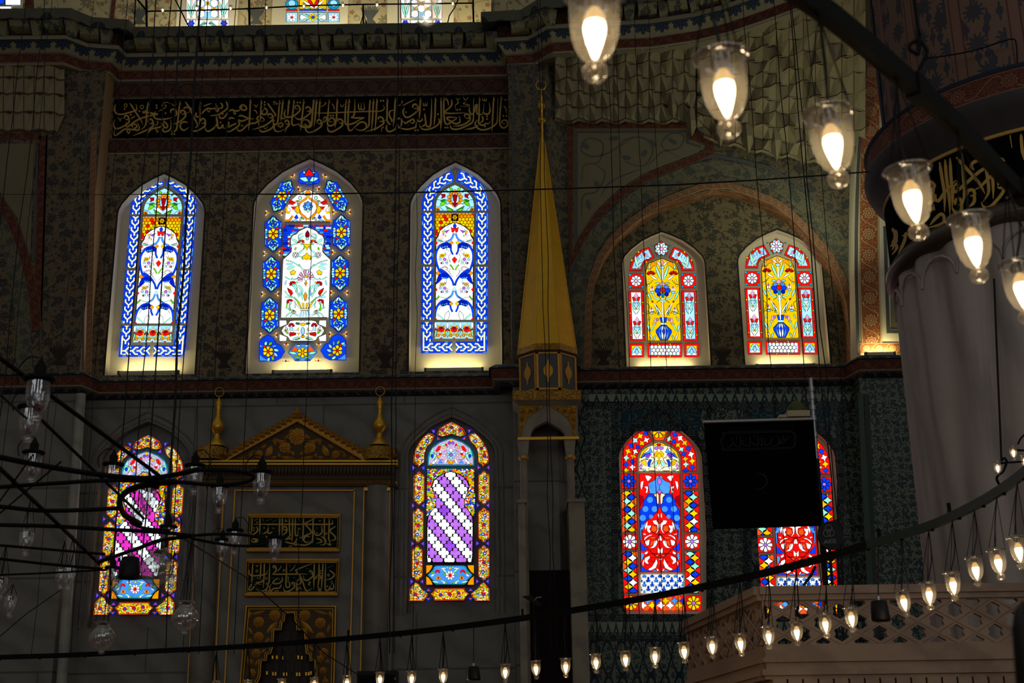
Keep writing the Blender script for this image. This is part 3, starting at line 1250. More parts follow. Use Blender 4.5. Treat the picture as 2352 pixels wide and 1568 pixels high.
for x_a, x_b, NR, dx_, nm in ((1274, 1606, 5, 27, 'trim_52'), (1600, 2014, 10, 30, 'trim_60')):
 xs = []
 x = float(x_a)
 while x < x_b:
  xs.append(x)
  x += dx_ + random.uniform(-3, 3) * (NR > 6)
 rows = []
 for r in range(NR + 1):
  row = []
  for i, x in enumerate(xs):
   t0, b0 = cy_(x) - 3, bot_(x)
   f = r / NR
   sg = -1 if (i + r) % 2 else 1
   ytop = onZ(x, cy_(x), ZU).y
   Y = ytop + .1 + (RY - .06 - ytop - .1) * (f ** .8) + sg * .11 * (r > 0) - (.16 if r == NR else 0)
   if NR > 6 and 0 < r < NR:
    Y += random.uniform(-.12, .12)
   row.append(onY(x, t0 + (b0 - t0) * f + sg * 4 * (r > 0), Y))
  rows.append(row)
 muqarnas(rows, nm)
# hanging tips of the muqarnas
mb = MB()
for x, y, s_ in ((1547, 262, 9), (1590, 300, 10), (1655, 322, 11), (1720, 338, 12), (1785, 352, 14), (1845, 365, 13)):
 Y = RY - .35
 t3 = lambda a, b, o: onY(x + a * s_, y + b * s_, Y) + Vector((0, o, 0))
 top = [t3(-1.2, -1.6, .2), t3(-.5, -1.8, -.15), t3(.5, -1.8, -.15), t3(1.2, -1.6, .2)]
 tip = t3(0, 1.2, .05)
 for a, b in zip(top, top[1:]):
  mb.face([a, tip, b])
 up = [p + Vector((0, .05, .4)) for p in top]
 for i in range(3):
  mb.face([up[i], top[i], top[i + 1], up[i + 1]])
struct(mb.build('trim_53', M['stalactite']))

# ---- pier at the right edge of the bay with its bright terracotta strip
PY = 33.9
xp0, xp1 = onY(1962, 600, PY).x, onY(2330, 600, PY).x
mb = MB()
L = [onY(x, y, PY) for x, y in ((1972, 1568), (1968, 820), (1962, 600), (1965, 400), (1978, 230), (1992, 105))]
L[0] = Vector((L[1].x, PY, 0))
top = L[-1].z
Rr = [Vector((xp1, PY, p.z)) for p in L]
for i in range(len(L) - 1):
 m = 1 if i == 0 else 0
 mb.face([L[i], Rr[i], Rr[i + 1], L[i + 1]], None, m)
 mb.face([L[i] + Vector((0, .75, 0)), L[i], L[i + 1], L[i + 1] + Vector((0, .75, 0))], None, m)
struct(mb.build('wall_pier', [M['cream'], M['tile_field']]))
band([(1972, 815), (1966, 600), (1970, 400), (1982, 230), (1992, 112)], 7, PY, M['line_grey'], 'trim_54', k=3, out=.01)
band([(2003, 812), (1996, 600), (1996, 400), (2000, 250), (2003, 130)], 47, PY, M['bright_scroll'], 'trim_55', k=3, out=.004)
band([(1975, 800), (2090, 800)], 26, PY, M['bright_scroll'], 'trim_56', out=.008)
band([(2032, 520), (2040, 762), (2100, 762)], 7, PY, M['line_grey'], 'trim_57', out=.01)
mb = MB()
mb.face([onY(x, y, PY) + Vector((0, -.006, 0)) for x, y in ((2042, 300), (2046, 755), (2110, 755), (2110, 300))])
struct(mb.build('trim_58', M['vine_panel']))

# ---- lower cornice round the bays
def lower_cornice():
 def pz(px, Y):
  p = onY(px, 868, Y)
  return Vector((p.x, p.y, 0))
 path = [Vector((-22, 34.3, 0)), Vector((pier_x, 34.3, 0)), Vector((pier_x + .25, WY, 0)), Vector((px0 - .3, WY, 0)), Vector((px0 - .28, 34.25, 0)), Vector((px1 + .3, 34.25, 0)), Vector((px1 + .32, RY, 0)),
   Vector((xp0 - .25, RY, 0)), Vector((xp0 - .02, PY, 0)), Vector((xp1, PY, 0))]
 z = lambda y, o: zy(y, 700, WY - o)
 c = sweep(path, [(.03, z(912, .03)), (.22, z(897, .22))], M['leaf_band'], 'trim_59')
 sweep(path, [(.22, z(897, .22)), (.24, z(894, .24))], M['stone_mould'], 'cornice_fillet', c)
 sweep(path, [(.24, z(894, .24)), (.28, z(872, .28))], M['red_scroll'], 'cornice_scroll_band', c)
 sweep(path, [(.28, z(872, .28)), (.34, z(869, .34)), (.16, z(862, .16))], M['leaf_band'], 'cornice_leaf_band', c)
 sweep(path, [(.16, z(862, .16)), (-.3, z(862, .16) + .01)], M['stone_mould'], 'cornice_ledge', c)


lower_cornice()

# ---- tiled wall of the right bay
ztop = ZC - .1
mb = MB()
mb.holed(rect(xr0 - .3, xr1, 0, ztop, RY), [WINS[k].hole() for k in (8, 9)])
struct(mb.build('wall_tiled', M['tile_lattice']))


def tpatch(px, mat, name, out=.012, Y=RY, uvscale=None):
 pts = [onY(x, y, Y) for x, y in px]
 mb = MB()
 if uvscale:
  u0, z0, z1 = uvscale, min(p.z for p in pts), max(p.z for p in pts)
  uv = [(p.x / u0, (p.z - z0) / (z1 - z0)) for p in pts]
  mb.face([p + Vector((0, -out, 0)) for p in pts], uv)
 else:
  mb.face([p + Vector((0, -out, 0)) for p in pts])
 return struct(mb.build(name, mat))


q4 = lambda x0, y0, x1, y1: ((x0, y1), (x1, y1), (x1, y0), (x0, y0))
tpatch(q4(1352, 905, 1990, 922), M['tile_crest'], 'trim_61', .012, RY, .26)
tpatch(q4(1352, 922, 1990, 940), M['tile_border'], 'trim_62', .013)
tpatch(q4(1345, 935, 1404, 1440), M['tile_field'], 'trim_63', .012)
tpatch(q4(1640, 1215, 1706, 1405), M['tile_field'], 'trim_64', .012)
tpatch(q4(1926, 935, 1990, 1440), M['tile_field'], 'trim_65', .012)
tpatch(q4(1420, 940, 1608, 990), M['tile_turq'], 'trim_66', .010)
tpatch(q4(1710, 935, 1910, 985), M['tile_turq'], 'trim_67', .010)
tpatch(q4(1404, 938, 1420, 1420), M['tile_border'], 'trim_68', .016)
tpatch(q4(1622, 938, 1640, 1420), M['tile_border'], 'trim_69', .016)
tpatch(q4(1706, 938, 1726, 1420), M['tile_border'], 'trim_70', .016)
tpatch(q4(1922, 938, 1938, 1420), M['tile_border'], 'trim_71', .018)
tpatch(q4(1345, 1410, 1990, 1426), M['tile_border'], 'trim_72', .018)
tpatch(q4(1345, 1428, 1990, 1452), M['tile_crest'], 'trim_73', .02, RY, .2)
tpatch(q4(1345, 1458, 1990, 1472), M['tile_border'], 'trim_74', .018)
# arched tile borders over the two windows
for k in (8, 9):
 w = WINS[k]
 o = arch_outline(w.cx, w.hw + .20, w.zs - 1.2, w.zs, w.za + .28)
 i_ = arch_outline(w.cx, w.hw + .01, w.zs - 1.2, w.zs, w.za + .01)
 mb = MB()
 for a, b, c, d in zip(o, o[1:], i_[1:], i_):
  mb.face([(a[0], RY - .02, a[1]), (b[0], RY - .02, b[1]), (c[0], RY - .02, c[1]), (d[0], RY - .02, d[1])])
 struct(mb.build('trim_%d' % (68 + k * 1 + 7), M['tile_border']))
# three-lobed tile between the two windows
mb = MB()
for cx_, cy__, r_ in ((1655, 948, 12), (1640, 956, 9), (1670, 956, 9)):
 mb.face([onY(cx_ + r_ * math.cos(a * PI / 8), cy__ + r_ * math.sin(a * PI / 8), RY) + Vector((0, -.03, 0)) for a in range(16)])
struct(mb.build('trim_90', M['tile_field']))
# the pier's own tiles: dark moulding and border
band([(1975, 905), (2010, 1568)], 12, PY, M['iron_green'], 'trim_91', out=.05)
band([(1990, 905), (2016, 1568)], 12, PY, M['tile_border'], 'trim_92', out=.01)

# moulded arches round the two lower windows
for k in (6, 7):
 w = WINS[k]
 mb = MB()
 for o_, r_ in ((.07, .022), (.20, .03)):
  mb.tube([Vector((x, WY - .005, z)) for x, z in arch_outline(w.cx, w.hw + o_, w.zb - .02, w.zs, w.za + o_ * 1.3)], r_, 6)
 struct(mb.build('trim_%d' % (98 + k), M['marble_plain']))

# ---- gallery wall above the great cornice
GYW = WY + 1.3
xa, xb = onY(-60, 10, GYW).x, onY(1130, 10, GYW).x
mb = MB()
mb.face(rect(xa, xb, ZL - .2, ZL + 3.4, GYW))
mb.face([(xb, GYW, ZL - .2), (xb + .05, WY - .6, ZL - .2), (xb + .05, WY - .6, ZL + 3.4), (xb, GYW, ZL + 3.4)])
struct(mb.build('wall_gallery', M['cream_high']))
mb = MB()
mb.face([(xb, WY - .4, ZL), (onY(1990, 0, 33.4).x, RY - 1.0, ZL), (onY(1990, 0, 33.4).x, RY - 1.0, ZL + 3), (xb, WY - .4, ZL + 3)])
struct(mb.build('wall_gallery_right', M['cream_high']))
for i, (x0_, x1_) in enumerate(((408, 548), (626, 800), (890, 1042))):
 mb = MB()
 a, b = onY(x0_, 20, GYW), onY(x1_, 20, GYW)
 mb.box(a.x, b.x, GYW - .06, GYW + .1, ZL - .1, ZL + 3.2)
 o = struct(mb.build('window_%d' % (10 + i), M['cream']))
 WINS[10 + i] = o
band([(255, 60), (262, 0), (272, -60)], 10, GYW, M['red_scroll'], 'trim_93', out=.01)
band([(72, 60), (66, -40)], 18, GYW, M['red_scroll'], 'trim_94', out=.01)
for i, x in enumerate((320, 588, 850)):
 vase(x, 56, GYW, 46, M['line_grey'], 'trim_%d' % (95 + i))
# ------------------------------------------------------------------ stained glass
CL = {'B': (8, 62, 235), 'D': (0, 30, 190), 'b': (70, 150, 255), 's': (150, 215, 255), 'w': (244, 253, 255), 'p': (252, 226, 228), 'r': (240, 18, 14),
 'd': (160, 0, 18), 'o': (255, 150, 0), 'O': (250, 86, 24), 'y': (255, 204, 0), 'c': (255, 252, 190), 'g': (112, 214, 24), 'G': (20, 150, 40), 't': (150, 240, 208),
 'T': (10, 160, 200), 'v': (150, 70, 225), 'V': (188, 112, 238), 'm': (236, 168, 214), 'l': (205, 180, 220), 'k': (255, 232, 190), 'n': (6, 6, 8), 'M': (222, 50, 190)}
GAIN = {'w': 1.5, 'p': 1.25, 's': 1.2, 't': 1.2, 'c': 1.25, 'k': 1.25}


class SG:
 """panes drawn in the coordinates of a close look at the photograph, laid on the window's plane"""
 def __init__(self, tf, Y):
  self.tf, self.Y, self.mb, self.k, self.lw = tf, Y, MB(), 0, 5.0
  self.rng = random.Random(11)
  self.mir = None

 def t3(self, x, y, k):
  p = onY(*self.tf(x, y), self.Y)
  p.y = self.Y - .004 - k * 5e-5
  return p

 def colr(self, c, jit=.14):
  v = lin(CL[c])
  j = 1 + self.rng.uniform(-jit, jit)
  g = GAIN.get(c, 1.05) * j
  return tuple(x * g for x in v)

 def raw(self, pts, c, jit=.14, m=0):
  self.k += 1
  f = [self.t3(p[0], p[1], self.k) for p in pts]
  n = sum(((f[i] - f[0]).cross(f[(i + 1) % len(f)] - f[0]) for i in range(1, len(f) - 1)), Vector())
  if n.y > 0:
   f = f[::-1]
  self.mb.face(f, None, m, self.colr(c, jit) if m == 0 else (0, 0, 0))

 def line(self, pts, w, m=1, c='n', closed=False, k=0):
  if k:
   pts = smooth(pts, k, closed)
  ls, rs = ribbon(pts, w, closed=closed)
  self.k += 1
  n = len(ls)
  col = self.colr(c) if m == 0 else (0, 0, 0)
  for i in range(n if closed else n - 1):
   j = (i + 1) % n
   self.mb.face([self.t3(*ls[i], self.k), self.t3(*ls[j], self.k), self.t3(*rs[j], self.k), self.t3(*rs[i], self.k)], None, m, col)

 def poly(self, pts, c, lw=None, k=0, jit=.14):
  if k:
   pts = smooth(pts, k, True)
  self.raw(pts, c, jit)
  lw = (self.lw if lw is None else lw) * 1.3
  if lw:
   self.line(pts, lw, closed=True)
  if self.mir is not None:
   q = [(2 * self.mir(p[1]) - p[0], p[1]) for p in pts]
   self.raw(q, c, jit)
   if lw:
    self.line(q, lw, closed=True)

 def came(self, pts, w=None, k=5):
  self.line(pts, (w or self.lw) * 1.9, 1, 'n', False, k)
  if self.mir is not None:
   self.line([(2 * self.mir(p[1]) - p[0], p[1]) for p in pts], (w or self.lw) * 1.9, 1, 'n', False, k)

 def stroke(self, pts, w, c, k=6, lw=None, taper=0.0, t0=0.0):
  sp = smooth(pts, k)
  ls, rs = ribbon(sp, w, taper, t0)
  self.poly(ls + rs[::-1], c, lw)

 def strip(self, pts, w, c, k=6):
  """like stroke but quad by quad, for tight curves"""
  for q in ([pts] if self.mir is None else [pts, [(2 * self.mir(p[1]) - p[0], p[1]) for p in pts]]):
   sp = smooth(q, k)
   self.line(sp, w + self.lw * 1.6, 1)
   self.line(sp, w, 0, c)

 def circ(self, x, y, r, c, n=12, ry=None, lw=None):
  self.poly([(x + r * math.cos(2 * PI * i / n), y + (ry or r) * math.sin(2 * PI * i / n)) for i in range(n)], c, lw)

 def flower(self, x, y, r, n, c, heart, rot=0.0, hr=.28, lw=None):
  for i in range(n):
   a = rot + 2 * PI * i / n
   h = PI / n * .95
   pt = [(x + q * r * math.cos(a + b * h), y + q * r * math.sin(a + b * h)) for q, b in ((.25, -.8), (.72, -.95), (.94, -.62), (1, 0), (.94, .62), (.72, .95), (.25, .8))]
   self.poly(pt, c, lw)
  self.circ(x, y, r * hr, heart, 8, lw=lw)

 def leaf(self, x0, y0, x1, y1, w, c, lw=None, bend=0.0):
  dx, dy = x1 - x0, y1 - y0
  L = math.hypot(dx, dy)
  ux, uy = dx / L, dy / L
  pt = []
  for f, s in ((0, 0), (.25, .8), (.5, 1), (.75, .7), (1, 0), (.75, -.7), (.5, -1), (.25, -.8)):
   o = s * w / 2 + bend * L * math.sin(f * PI)
   pt.append((x0 + dx * f - uy * o, y0 + dy * f + ux * o))
  self.poly(pt, c, lw)

 def rect(self, x0, y0, x1, y1, c, lw=None):
  self.poly([(x0, y0), (x1, y0), (x1, y1), (x0, y1)], c, lw)

 def bars(self, pts):
  self.line(pts[0], pts[1], 2)

 def plaster(self, pts):
  """plaster tracery lying over the panes"""
  self.raw(pts, 'n', 0, 2)

 def done(self, win, origin=None):
  o = self.mb.build('glass', [M['stained'], M['lead'], M['plaster_bar']], None, True, origin)
  return o


def inside(p, poly):
 c, j = False, len(poly) - 1
 for i in range(len(poly)):
  a, b = poly[i], poly[j]
  if (a[1] > p[1]) != (b[1] > p[1]) and p[0] < (b[0] - a[0]) * (p[1] - a[1]) / (b[1] - a[1]) + a[0]:
   c = not c
  j = i
 return c


def clip(poly, win):
 """clip a polygon to a convex outline"""
 out = [tuple(p) for p in poly]
 area = sum(win[i][0] * win[(i + 1) % len(win)][1] - win[(i + 1) % len(win)][0] * win[i][1] for i in range(len(win)))
 w = win if area > 0 else win[::-1]
 for i in range(len(w)):
  a, b = w[i], w[(i + 1) % len(w)]
  side = lambda p: (b[0] - a[0]) * (p[1] - a[1]) - (b[1] - a[1]) * (p[0] - a[0])
  inp, out = out, []
  for j in range(len(inp)):
   p, q = inp[j], inp[(j + 1) % len(inp)]
   sp, sq = side(p), side(q)
   if sp >= 0:
    out.append(p)
   if sp * sq < 0:
    f = sp / (sp - sq)
    out.append((p[0] + (q[0] - p[0]) * f, p[1] + (q[1] - p[1]) * f))
  if not out:
   return []
 return out


class Path:
 def __init__(self, pts):
  self.p = [Vector(q) for q in pts]
  self.s = [0.0]
  for a, b in zip(self.p, self.p[1:]):
   self.s.append(self.s[-1] + (b - a).length)
  self.L = self.s[-1]

 def at(self, s, t=0.0):
  s = max(0, min(self.L - 1e-6, s))
  i = 0
  while i < len(self.s) - 2 and self.s[i + 1] < s:
   i += 1
  d = self.p[i + 1] - self.p[i]
  q = self.p[i] + d * ((s - self.s[i]) / d.length)
  # soft direction
  a = self.p[i] if i == 0 else self.p[i - 1]
  b = self.p[i + 1]
  u = d.normalized()
  return (q.x - u.y * t, q.y + u.x * t)


# ---------------------------------------------------------------- windows 1 and 3: chain border
def glass_chain():
 g = SG(zoomed(955, 390, 6.817), WINS[3].GY)
 g.lw = 5
 axis = lambda y: 617 - (y - 250) * 17 / 2400.0
 side = lambda sg: [(axis(y) + sg * x, y) for x, y in ((427, 2790), (427, 2600), (426, 1500), (425, 700), (424, 520), (405, 430), (360, 330), (300, 250), (215, 185), (120, 130), (40, 100))]
 for sg in (-1, 1):
  pa = Path(smooth(side(sg), 4))
  W = 92
  N = int(pa.L / 16)
  # blue ground with light outer rails
  for i in range(N):
   s0, s1 = pa.L * i / N, pa.L * (i + 1) / N
   g.raw([pa.at(s0, -W), pa.at(s1, -W), pa.at(s1, W), pa.at(s0, W)], 'B', .05)
  for i in range(int(pa.L / 62)):
   s0 = 62 * i
   for t in (-1, 1):
    q = [pa.at(s0, t * W), pa.at(s0 + 56, t * W), pa.at(s0 + 56, t * (W - 20)), pa.at(s0, t * (W - 20))]
    g.poly(q, g.rng.choice('BBBBb' if sg < 0 else 'BBbb'), 4)
  per = 113.0
  k = 0
  s = pa.L - 30
  while s > 30:
   c = 'c'
   for t in (-1, 1):
    g.strip([pa.at(s, t * 52), pa.at(s - 42, t * 52), pa.at(s - 88, 0)], 22, c, 1)
    g.strip([pa.at(s - 20, t * 20), pa.at(s - 44, t * 20), pa.at(s - 66, 0)], 9, 'B' if sg < 0 else g.rng.choice('Bb'), 1)
   g.strip([pa.at(s - 84, 0), pa.at(s - 132, 0)], 23, c, 1)
   s -= per
 # bottom runs
 for sg in (-1, 1):
  cx = axis(2787)
  pa = Path([(cx + sg * 515, 2787), (cx + sg * 30, 2787)])
  g.raw([pa.at(0, -90), pa.at(pa.L, -90), pa.at(pa.L, 90), pa.at(0, 90)], 'B', .05)
  for i in range(8):
   for t in (-1, 1):
    q = [pa.at(62 * i, t * 90), pa.at(62 * i + 56, t * 90), pa.at(62 * i + 56, t * 70), pa.at(62 * i, t * 70)]
    g.poly(q, g.rng.choice('BBb'), 4)
  s = 100
  while s < pa.L - 10:
   for t in (-1, 1):
    g.strip([pa.at(s + 88, t * 52), pa.at(s + 44, t * 52), pa.at(s, 0)], 22, 'c', 1)
    g.strip([pa.at(s + 70, t * 20), pa.at(s + 44, t * 20), pa.at(s + 22, 0)], 9, 'b', 1)
   g.strip([pa.at(s, 0), pa.at(s - 48, 0)], 23, 'c', 1)
   s += 113
  g.strip([(cx + sg * 475, 2560), (cx + sg * 475, 2840), (cx + sg * 400, 2840)], 22, 'c', 1)
 g.mir = axis
 # lunette with the sunflower
 lun = [(axis(660) - 298, 660), (axis(560) - 298, 545), (axis(480) - 280, 470), (axis(400) - 220, 385), (axis(300) - 110, 300), (axis(250), 250)]
 lun = lun + [(2 * axis(p[1]) - p[0], p[1]) for p in lun[-2::-1]]
 m0, g.mir = g.mir, None
 g.poly(lun, 's', 6)
 cx = axis(450)
 g.flower(cx, 465, 128, 12, 'o', 'w', PI / 12, .5)
 g.circ(cx, 465, 66, 'w', 12, 80)
 g.circ(cx - 44, 475, 18, 's', 8, 50)
 g.circ(cx + 44, 475, 18, 's', 8, 50)
 g.poly([(cx, 395), (cx + 42, 410), (cx + 16, 520), (cx + 38, 545), (cx, 610), (cx - 38, 545), (cx - 16, 520), (cx - 42, 410)], 'd')
 g.poly([(cx, 315), (cx + 36, 360), (cx, 385), (cx - 36, 360)], 'o')
 g.mir = m0
 g.leaf(cx - 130, 490, cx - 240, 590, 62, 'g')
 g.leaf(cx - 140, 480, cx - 230, 510, 34, 'G')
 g.leaf(cx - 22, 650, cx - 150, 590, 46, 'G')
 g.leaf(cx - 40, 655, cx - 140, 630, 34, 'g')
 g.leaf(cx - 30, 345, cx - 88, 295, 44, 'g')
 g.leaf(cx - 110, 375, cx - 145, 330, 24, 'G')
 g.poly([(cx - 150, 395), (cx - 232, 395), (cx - 200, 430), (cx - 220, 470), (cx - 150, 440)], 'd')
 g.poly([(cx - 150, 590), (cx - 120, 545), (cx - 60, 560), (cx - 30, 590), (cx - 26, 640), (cx - 140, 580)], 'w')
 g.flower(cx - 270, 640, 34, 5, 'o', 'd')
 g.came([(cx - 290, 480), (cx - 200, 500), (cx - 100, 570)], 4)
 g.came([(cx - 180, 650), (cx - 240, 600), (cx - 296, 590)], 4)
 # honeycomb
 g.mir = None
 x0, x1 = axis(800) - 298, axis(800) + 298
 hb = [(x0, 697), (x1, 697), (x1, 1060), (x0, 1060)]
 g.raw(hb, 'n', 0, 1)
 r = 26
 row = 0
 y = 700
 while y < 1080:
  x = x0 + (27 if row % 2 else 0)
  while x < x1 + 20:
   hx = clip([(x + r * math.sin(a * PI / 3), y + r * math.cos(a * PI / 3)) for a in range(6)], hb)
   if len(hx) > 2:
    g.raw(hx, 'r' if g.rng.random() < .16 else ('y' if y > 790 else 'o'))
   x += 54
  y += 46
  row += 1
 cx = axis(760)
 g.circ(cx, 762, 66, 'n', 12, lw=0)
 g.flower(cx, 762, 40, 6, 'y', 'o')
 for a in range(4):
  g.stroke([(cx + 58 * math.cos(a * PI / 2 + b), 762 + 58 * math.sin(a * PI / 2 + b)) for b in (-.45, 0, .45)], 11, 'o')
 # the white panel with the blue scrolls
 wp = [(axis(2364) - 300, 2364), (axis(1130) - 300, 1110), (axis(1050) - 268, 1052), (axis(960) - 235, 960), (axis(900) - 150, 895), (axis(850) - 60, 848), (axis(840), 840)]
 wp = wp + [(2 * axis(p[1]) - p[0], p[1]) for p in wp[-2::-1]]
 g.raw(wp, 'n', 0, 1)
 sh = [(axis(p[1]) + (p[0] - axis(p[1])) * .965, p[1] + (8 if p[1] < 1100 else 0)) for p in wp]
 g.poly(sh, 'w', 6, jit=.02)
 g.mir = m0
 A = lambda dx, y: (axis(y) + dx, y)
 for dx, y, c in ((-220, 1080, 'p'), (-250, 1180, 'p'), (-150, 1560, 'p'), (-230, 2100, 'p'), (-60, 1480, 'w'), (-250, 1760, 'p')):
  g.circ(*A(dx, y), 44, c, 9, lw=3)
 # blue S scrolls
 for y0 in (1010, 1905):
  g.strip([A(-14, y0), A(-45, y0 + 80), A(-110, y0 + 130), A(-170, y0 + 165)], 26, 'b')
  g.strip([A(-55, y0 + 205), A(-110, y0 + 160), A(-190, y0 + 170), A(-260, y0 + 240), A(-292, y0 + 330)] + ([A(-285, y0 + 450), A(-230, y0 + 590), A(-130, y0 + 640)] if y0 < 1500 else [A(-300, y0 + 415)]), 30, 'B')
  g.strip([A(-60, y0 + 185), A(-55, y0 + 270), A(-25, y0 + 335)], 24, 'B')
  g.poly([A(-58, y0 + 170), A(-120, y0 + 150), A(-190, y0 + 175), A(-215, y0 + 225), A(-180, y0 + 250), A(-110, y0 + 225), A(-64, y0 + 235)], 'D')
  for i in range(3):
   g.circ(*A(-185 + 34 * i, y0 + 222 - 8 * i), 16, 'b', 8, lw=3)
 g.strip([A(-225, 1570), A(-120, 1640), A(-40, 1740), A(-8, 1830)], 26, 'B')
 g.poly([A(-262, 1700), A(-235, 1650), A(-160, 1630), A(-95, 1660), A(-90, 1710), A(-180, 1712), A(-245, 1780), A(-296, 1820)], 'D')
 for i in range(3):
  g.circ(*A(-190 + 34 * i, 1705 + 5 * i), 16, 'b', 8, lw=3)
 # buds, flowers and stars
 g.mir = None
 g.poly([A(0, 850), A(28, 890), A(18, 930), A(-18, 930), A(-28, 890)], 'B')
 g.poly([A(-62, 910), A(-20, 935), A(0, 925), A(20, 935), A(62, 910), A(45, 995), A(16, 1000), A(0, 960), A(-16, 1000), A(-45, 995)], 'r')
 g.poly([A(0, 1375), A(42, 1420), A(0, 1485), A(-42, 1420)], 'r')
 for y in (1160, 2110):
  for d in (-48, 48):
   g.poly([A(d, y - 36), A(d + 34, y), A(d, y + 36), A(d - 34, y)], 'y' if d > 0 else 'o')
 g.poly([A(0, 1850), A(36, 1895), A(-36, 1895)], 't')
 g.mir = m0
 g.poly([A(-255, 1635 - 40), A(-220, 1635), A(-255, 1635 + 40), A(-290, 1635)], 'o')
 g.poly([A(-298, 1120), A(-262, 1165), A(-298, 1205)], 'r')
 g.poly([A(-298, 1850), A(-262, 1890), A(-298, 1940)], 'r')
 g.poly([A(-298, 2320), A(-262, 2364), A(-298, 2364)], 'r')
 for dx, y in ((-170, 1010),):
  g.poly([A(dx - 40, y - 15), A(dx - 20, y - 45), A(dx + 20, y - 30), A(dx + 5, y)], 'y')
  g.poly([A(dx + 5, y - 30), A(dx + 100, y - 58), A(dx + 40, y + 2)], 'v')
  g.poly([A(dx - 30, y + 5), A(dx + 10, y + 5), A(dx, y + 45)], 'V')
  g.poly([A(dx + 20, y + 10), A(dx + 45, y + 55), A(dx + 12, y + 55)], 'y')
  g.poly([A(dx + 10, y - 75), A(dx + 25, y - 45), A(dx, y - 40)], 't')
 for dx, y in ((-155, 1420), (-150, 2060 - 190)):
  for i in range(9):
   a = PI * .15 + i * PI * 1.55 / 9
   g.leaf(dx + axis(y) + 38 * math.cos(a), y + 34 * math.sin(a), dx + axis(y) + 98 * math.cos(a), y + 92 * math.sin(a), 34, 's' if i % 2 else 'w', 4)
  for a, b in ((-60, -70), (-30, -75), (-60, -42), (-30, -45), (0, -66)):
   g.circ(axis(y) + dx + a, y + b, 16, 'y', 6, lw=4)
  g.circ(axis(y) + dx, y, 26, 'V', 8)
  g.circ(axis(y) + dx + 34, y + 22, 20, 'k', 6)
  g.circ(axis(y) + dx - 50, y + 60, 14, 'r', 6)
 g.strip([A(-70, 1500), A(-35, 1545), A(-12, 1590)], 18, 'g')
 g.strip([A(-235, 1985), A(-280, 2060)], 18, 'g', 1)
 g.strip([A(-265, 2270), A(-160, 2364)], 18, 't', 1)
 g.leaf(*A(-290, 1130), *A(-170, 1140), 30, 't')
 for st in (((-290, 1100), (-200, 1140), (-110, 1130)), ((-300, 1250), (-250, 1200), (-190, 1180)), ((-130, 1580), (-90, 1610), (-60, 1650)), ((-90, 1580), (-140, 1540), (-230, 1560)),
   ((-298, 2040), (-230, 2010), (-120, 2030), (-60, 1990)), ((-240, 2210), (-200, 2150), (-120, 2090)), ((-150, 2364), (-140, 2280), (-80, 2220)), ((-100, 2364), (-70, 2290), (-90, 2220)),
   ((-20, 1700), (-80, 1620), (-60, 1560)), ((-130, 1290), (-120, 1250), (-90, 1300)), ((-150, 1300), (-140, 1340), (-110, 1320)), ((-60, 1330), (-90, 1380), (-60, 1480)),
   ((-130, 1740), (-120, 1790), (-160, 1780)), ((-220, 960), (-180, 900), (-120, 900)), ((-120, 930), (-60, 870), (-20, 850))):
  g.came([A(*q) for q in st], 4)
 # bottom panel of tulips and carnations
 g.mir = None
 cx = axis(2530)
 g.raw([(cx - 302, 2402), (cx + 302, 2402), (cx + 302, 2660), (cx - 302, 2660)], 's', .02)
 for i in range(3):
  x = cx + (i - 1) * 200
  for d in (-1, 1):
   g.leaf(x + d * 100, 2650, x + d * 60, 2440, 34, 't')
   g.strip([(x, 2600), (x + d * 48, 2570), (x + d * 52, 2510)], 16, 'y')
   g.poly([(x, 2490), (x + d * 55, 2500), (x + d * 40, 2545), (x, 2570)], 'r')
   g.poly([(x, 2475), (x + d * 50, 2450), (x + d * 52, 2485)], 'o')
   g.circ(x + d * 52, 2610, 24, 'o', 6)
  g.poly([(x - 40, 2490), (x, 2470), (x + 40, 2490), (x, 2520)], 'd')
  g.circ(x, 2435, 16, 'k', 6)
  g.circ(x, 2630, 28, 'w', 8)
  g.circ(x, 2652, 14, 'r', 6)
  g.strip([(x, 2640), (x, 2560)], 9, 't', 1)
 for i in range(4):
  x = cx + (i - 1.5) * 200
  if abs(x - cx) > 290:
   x += -14 if x > cx else 14
  for a in range(5):
   t = PI + a * PI / 4
   g.circ(x + 24 * math.cos(t), 2535 + 22 * math.sin(t), 14, 'r' if a % 2 else 'd', 6, lw=3)
  g.circ(x, 2575, 16, 't', 6)
  g.circ(x + 3, 2625, 12, 'y', 6)
  g.circ(x, 2450, 20, 'w', 8, 44, lw=4)
 # plaster tracery
 cxb = axis(1000)
 for y0, y1, xa, xb in ((662, 696, -540, 540), (1500, 1540, -545, -300), (1500, 1540, 300, 545), (2366, 2402, -548, 548), (2660, 2704, -330, 330)):
  cx = axis(y0)
  g.plaster([(cx + xa, y0), (cx + xb, y0), (cx + xb, y1), (cx + xa, y1)])
 for sg in (-1, 1):
  pts = [(axis(y) + sg * x, y) for x, y in ((318, 2700), (317, 1500), (316, 700), (315, 545), (298, 470), (236, 380), (118, 290), (0, 232))]
  g.line(smooth(pts, 4), 34, 2)
  g.line([(axis(60) + sg * 0, 20), (axis(240), 240)], 40, 2)
 g.line([(axis(2700), 2690), (axis(2880), 2890)], 40, 2)
 return g


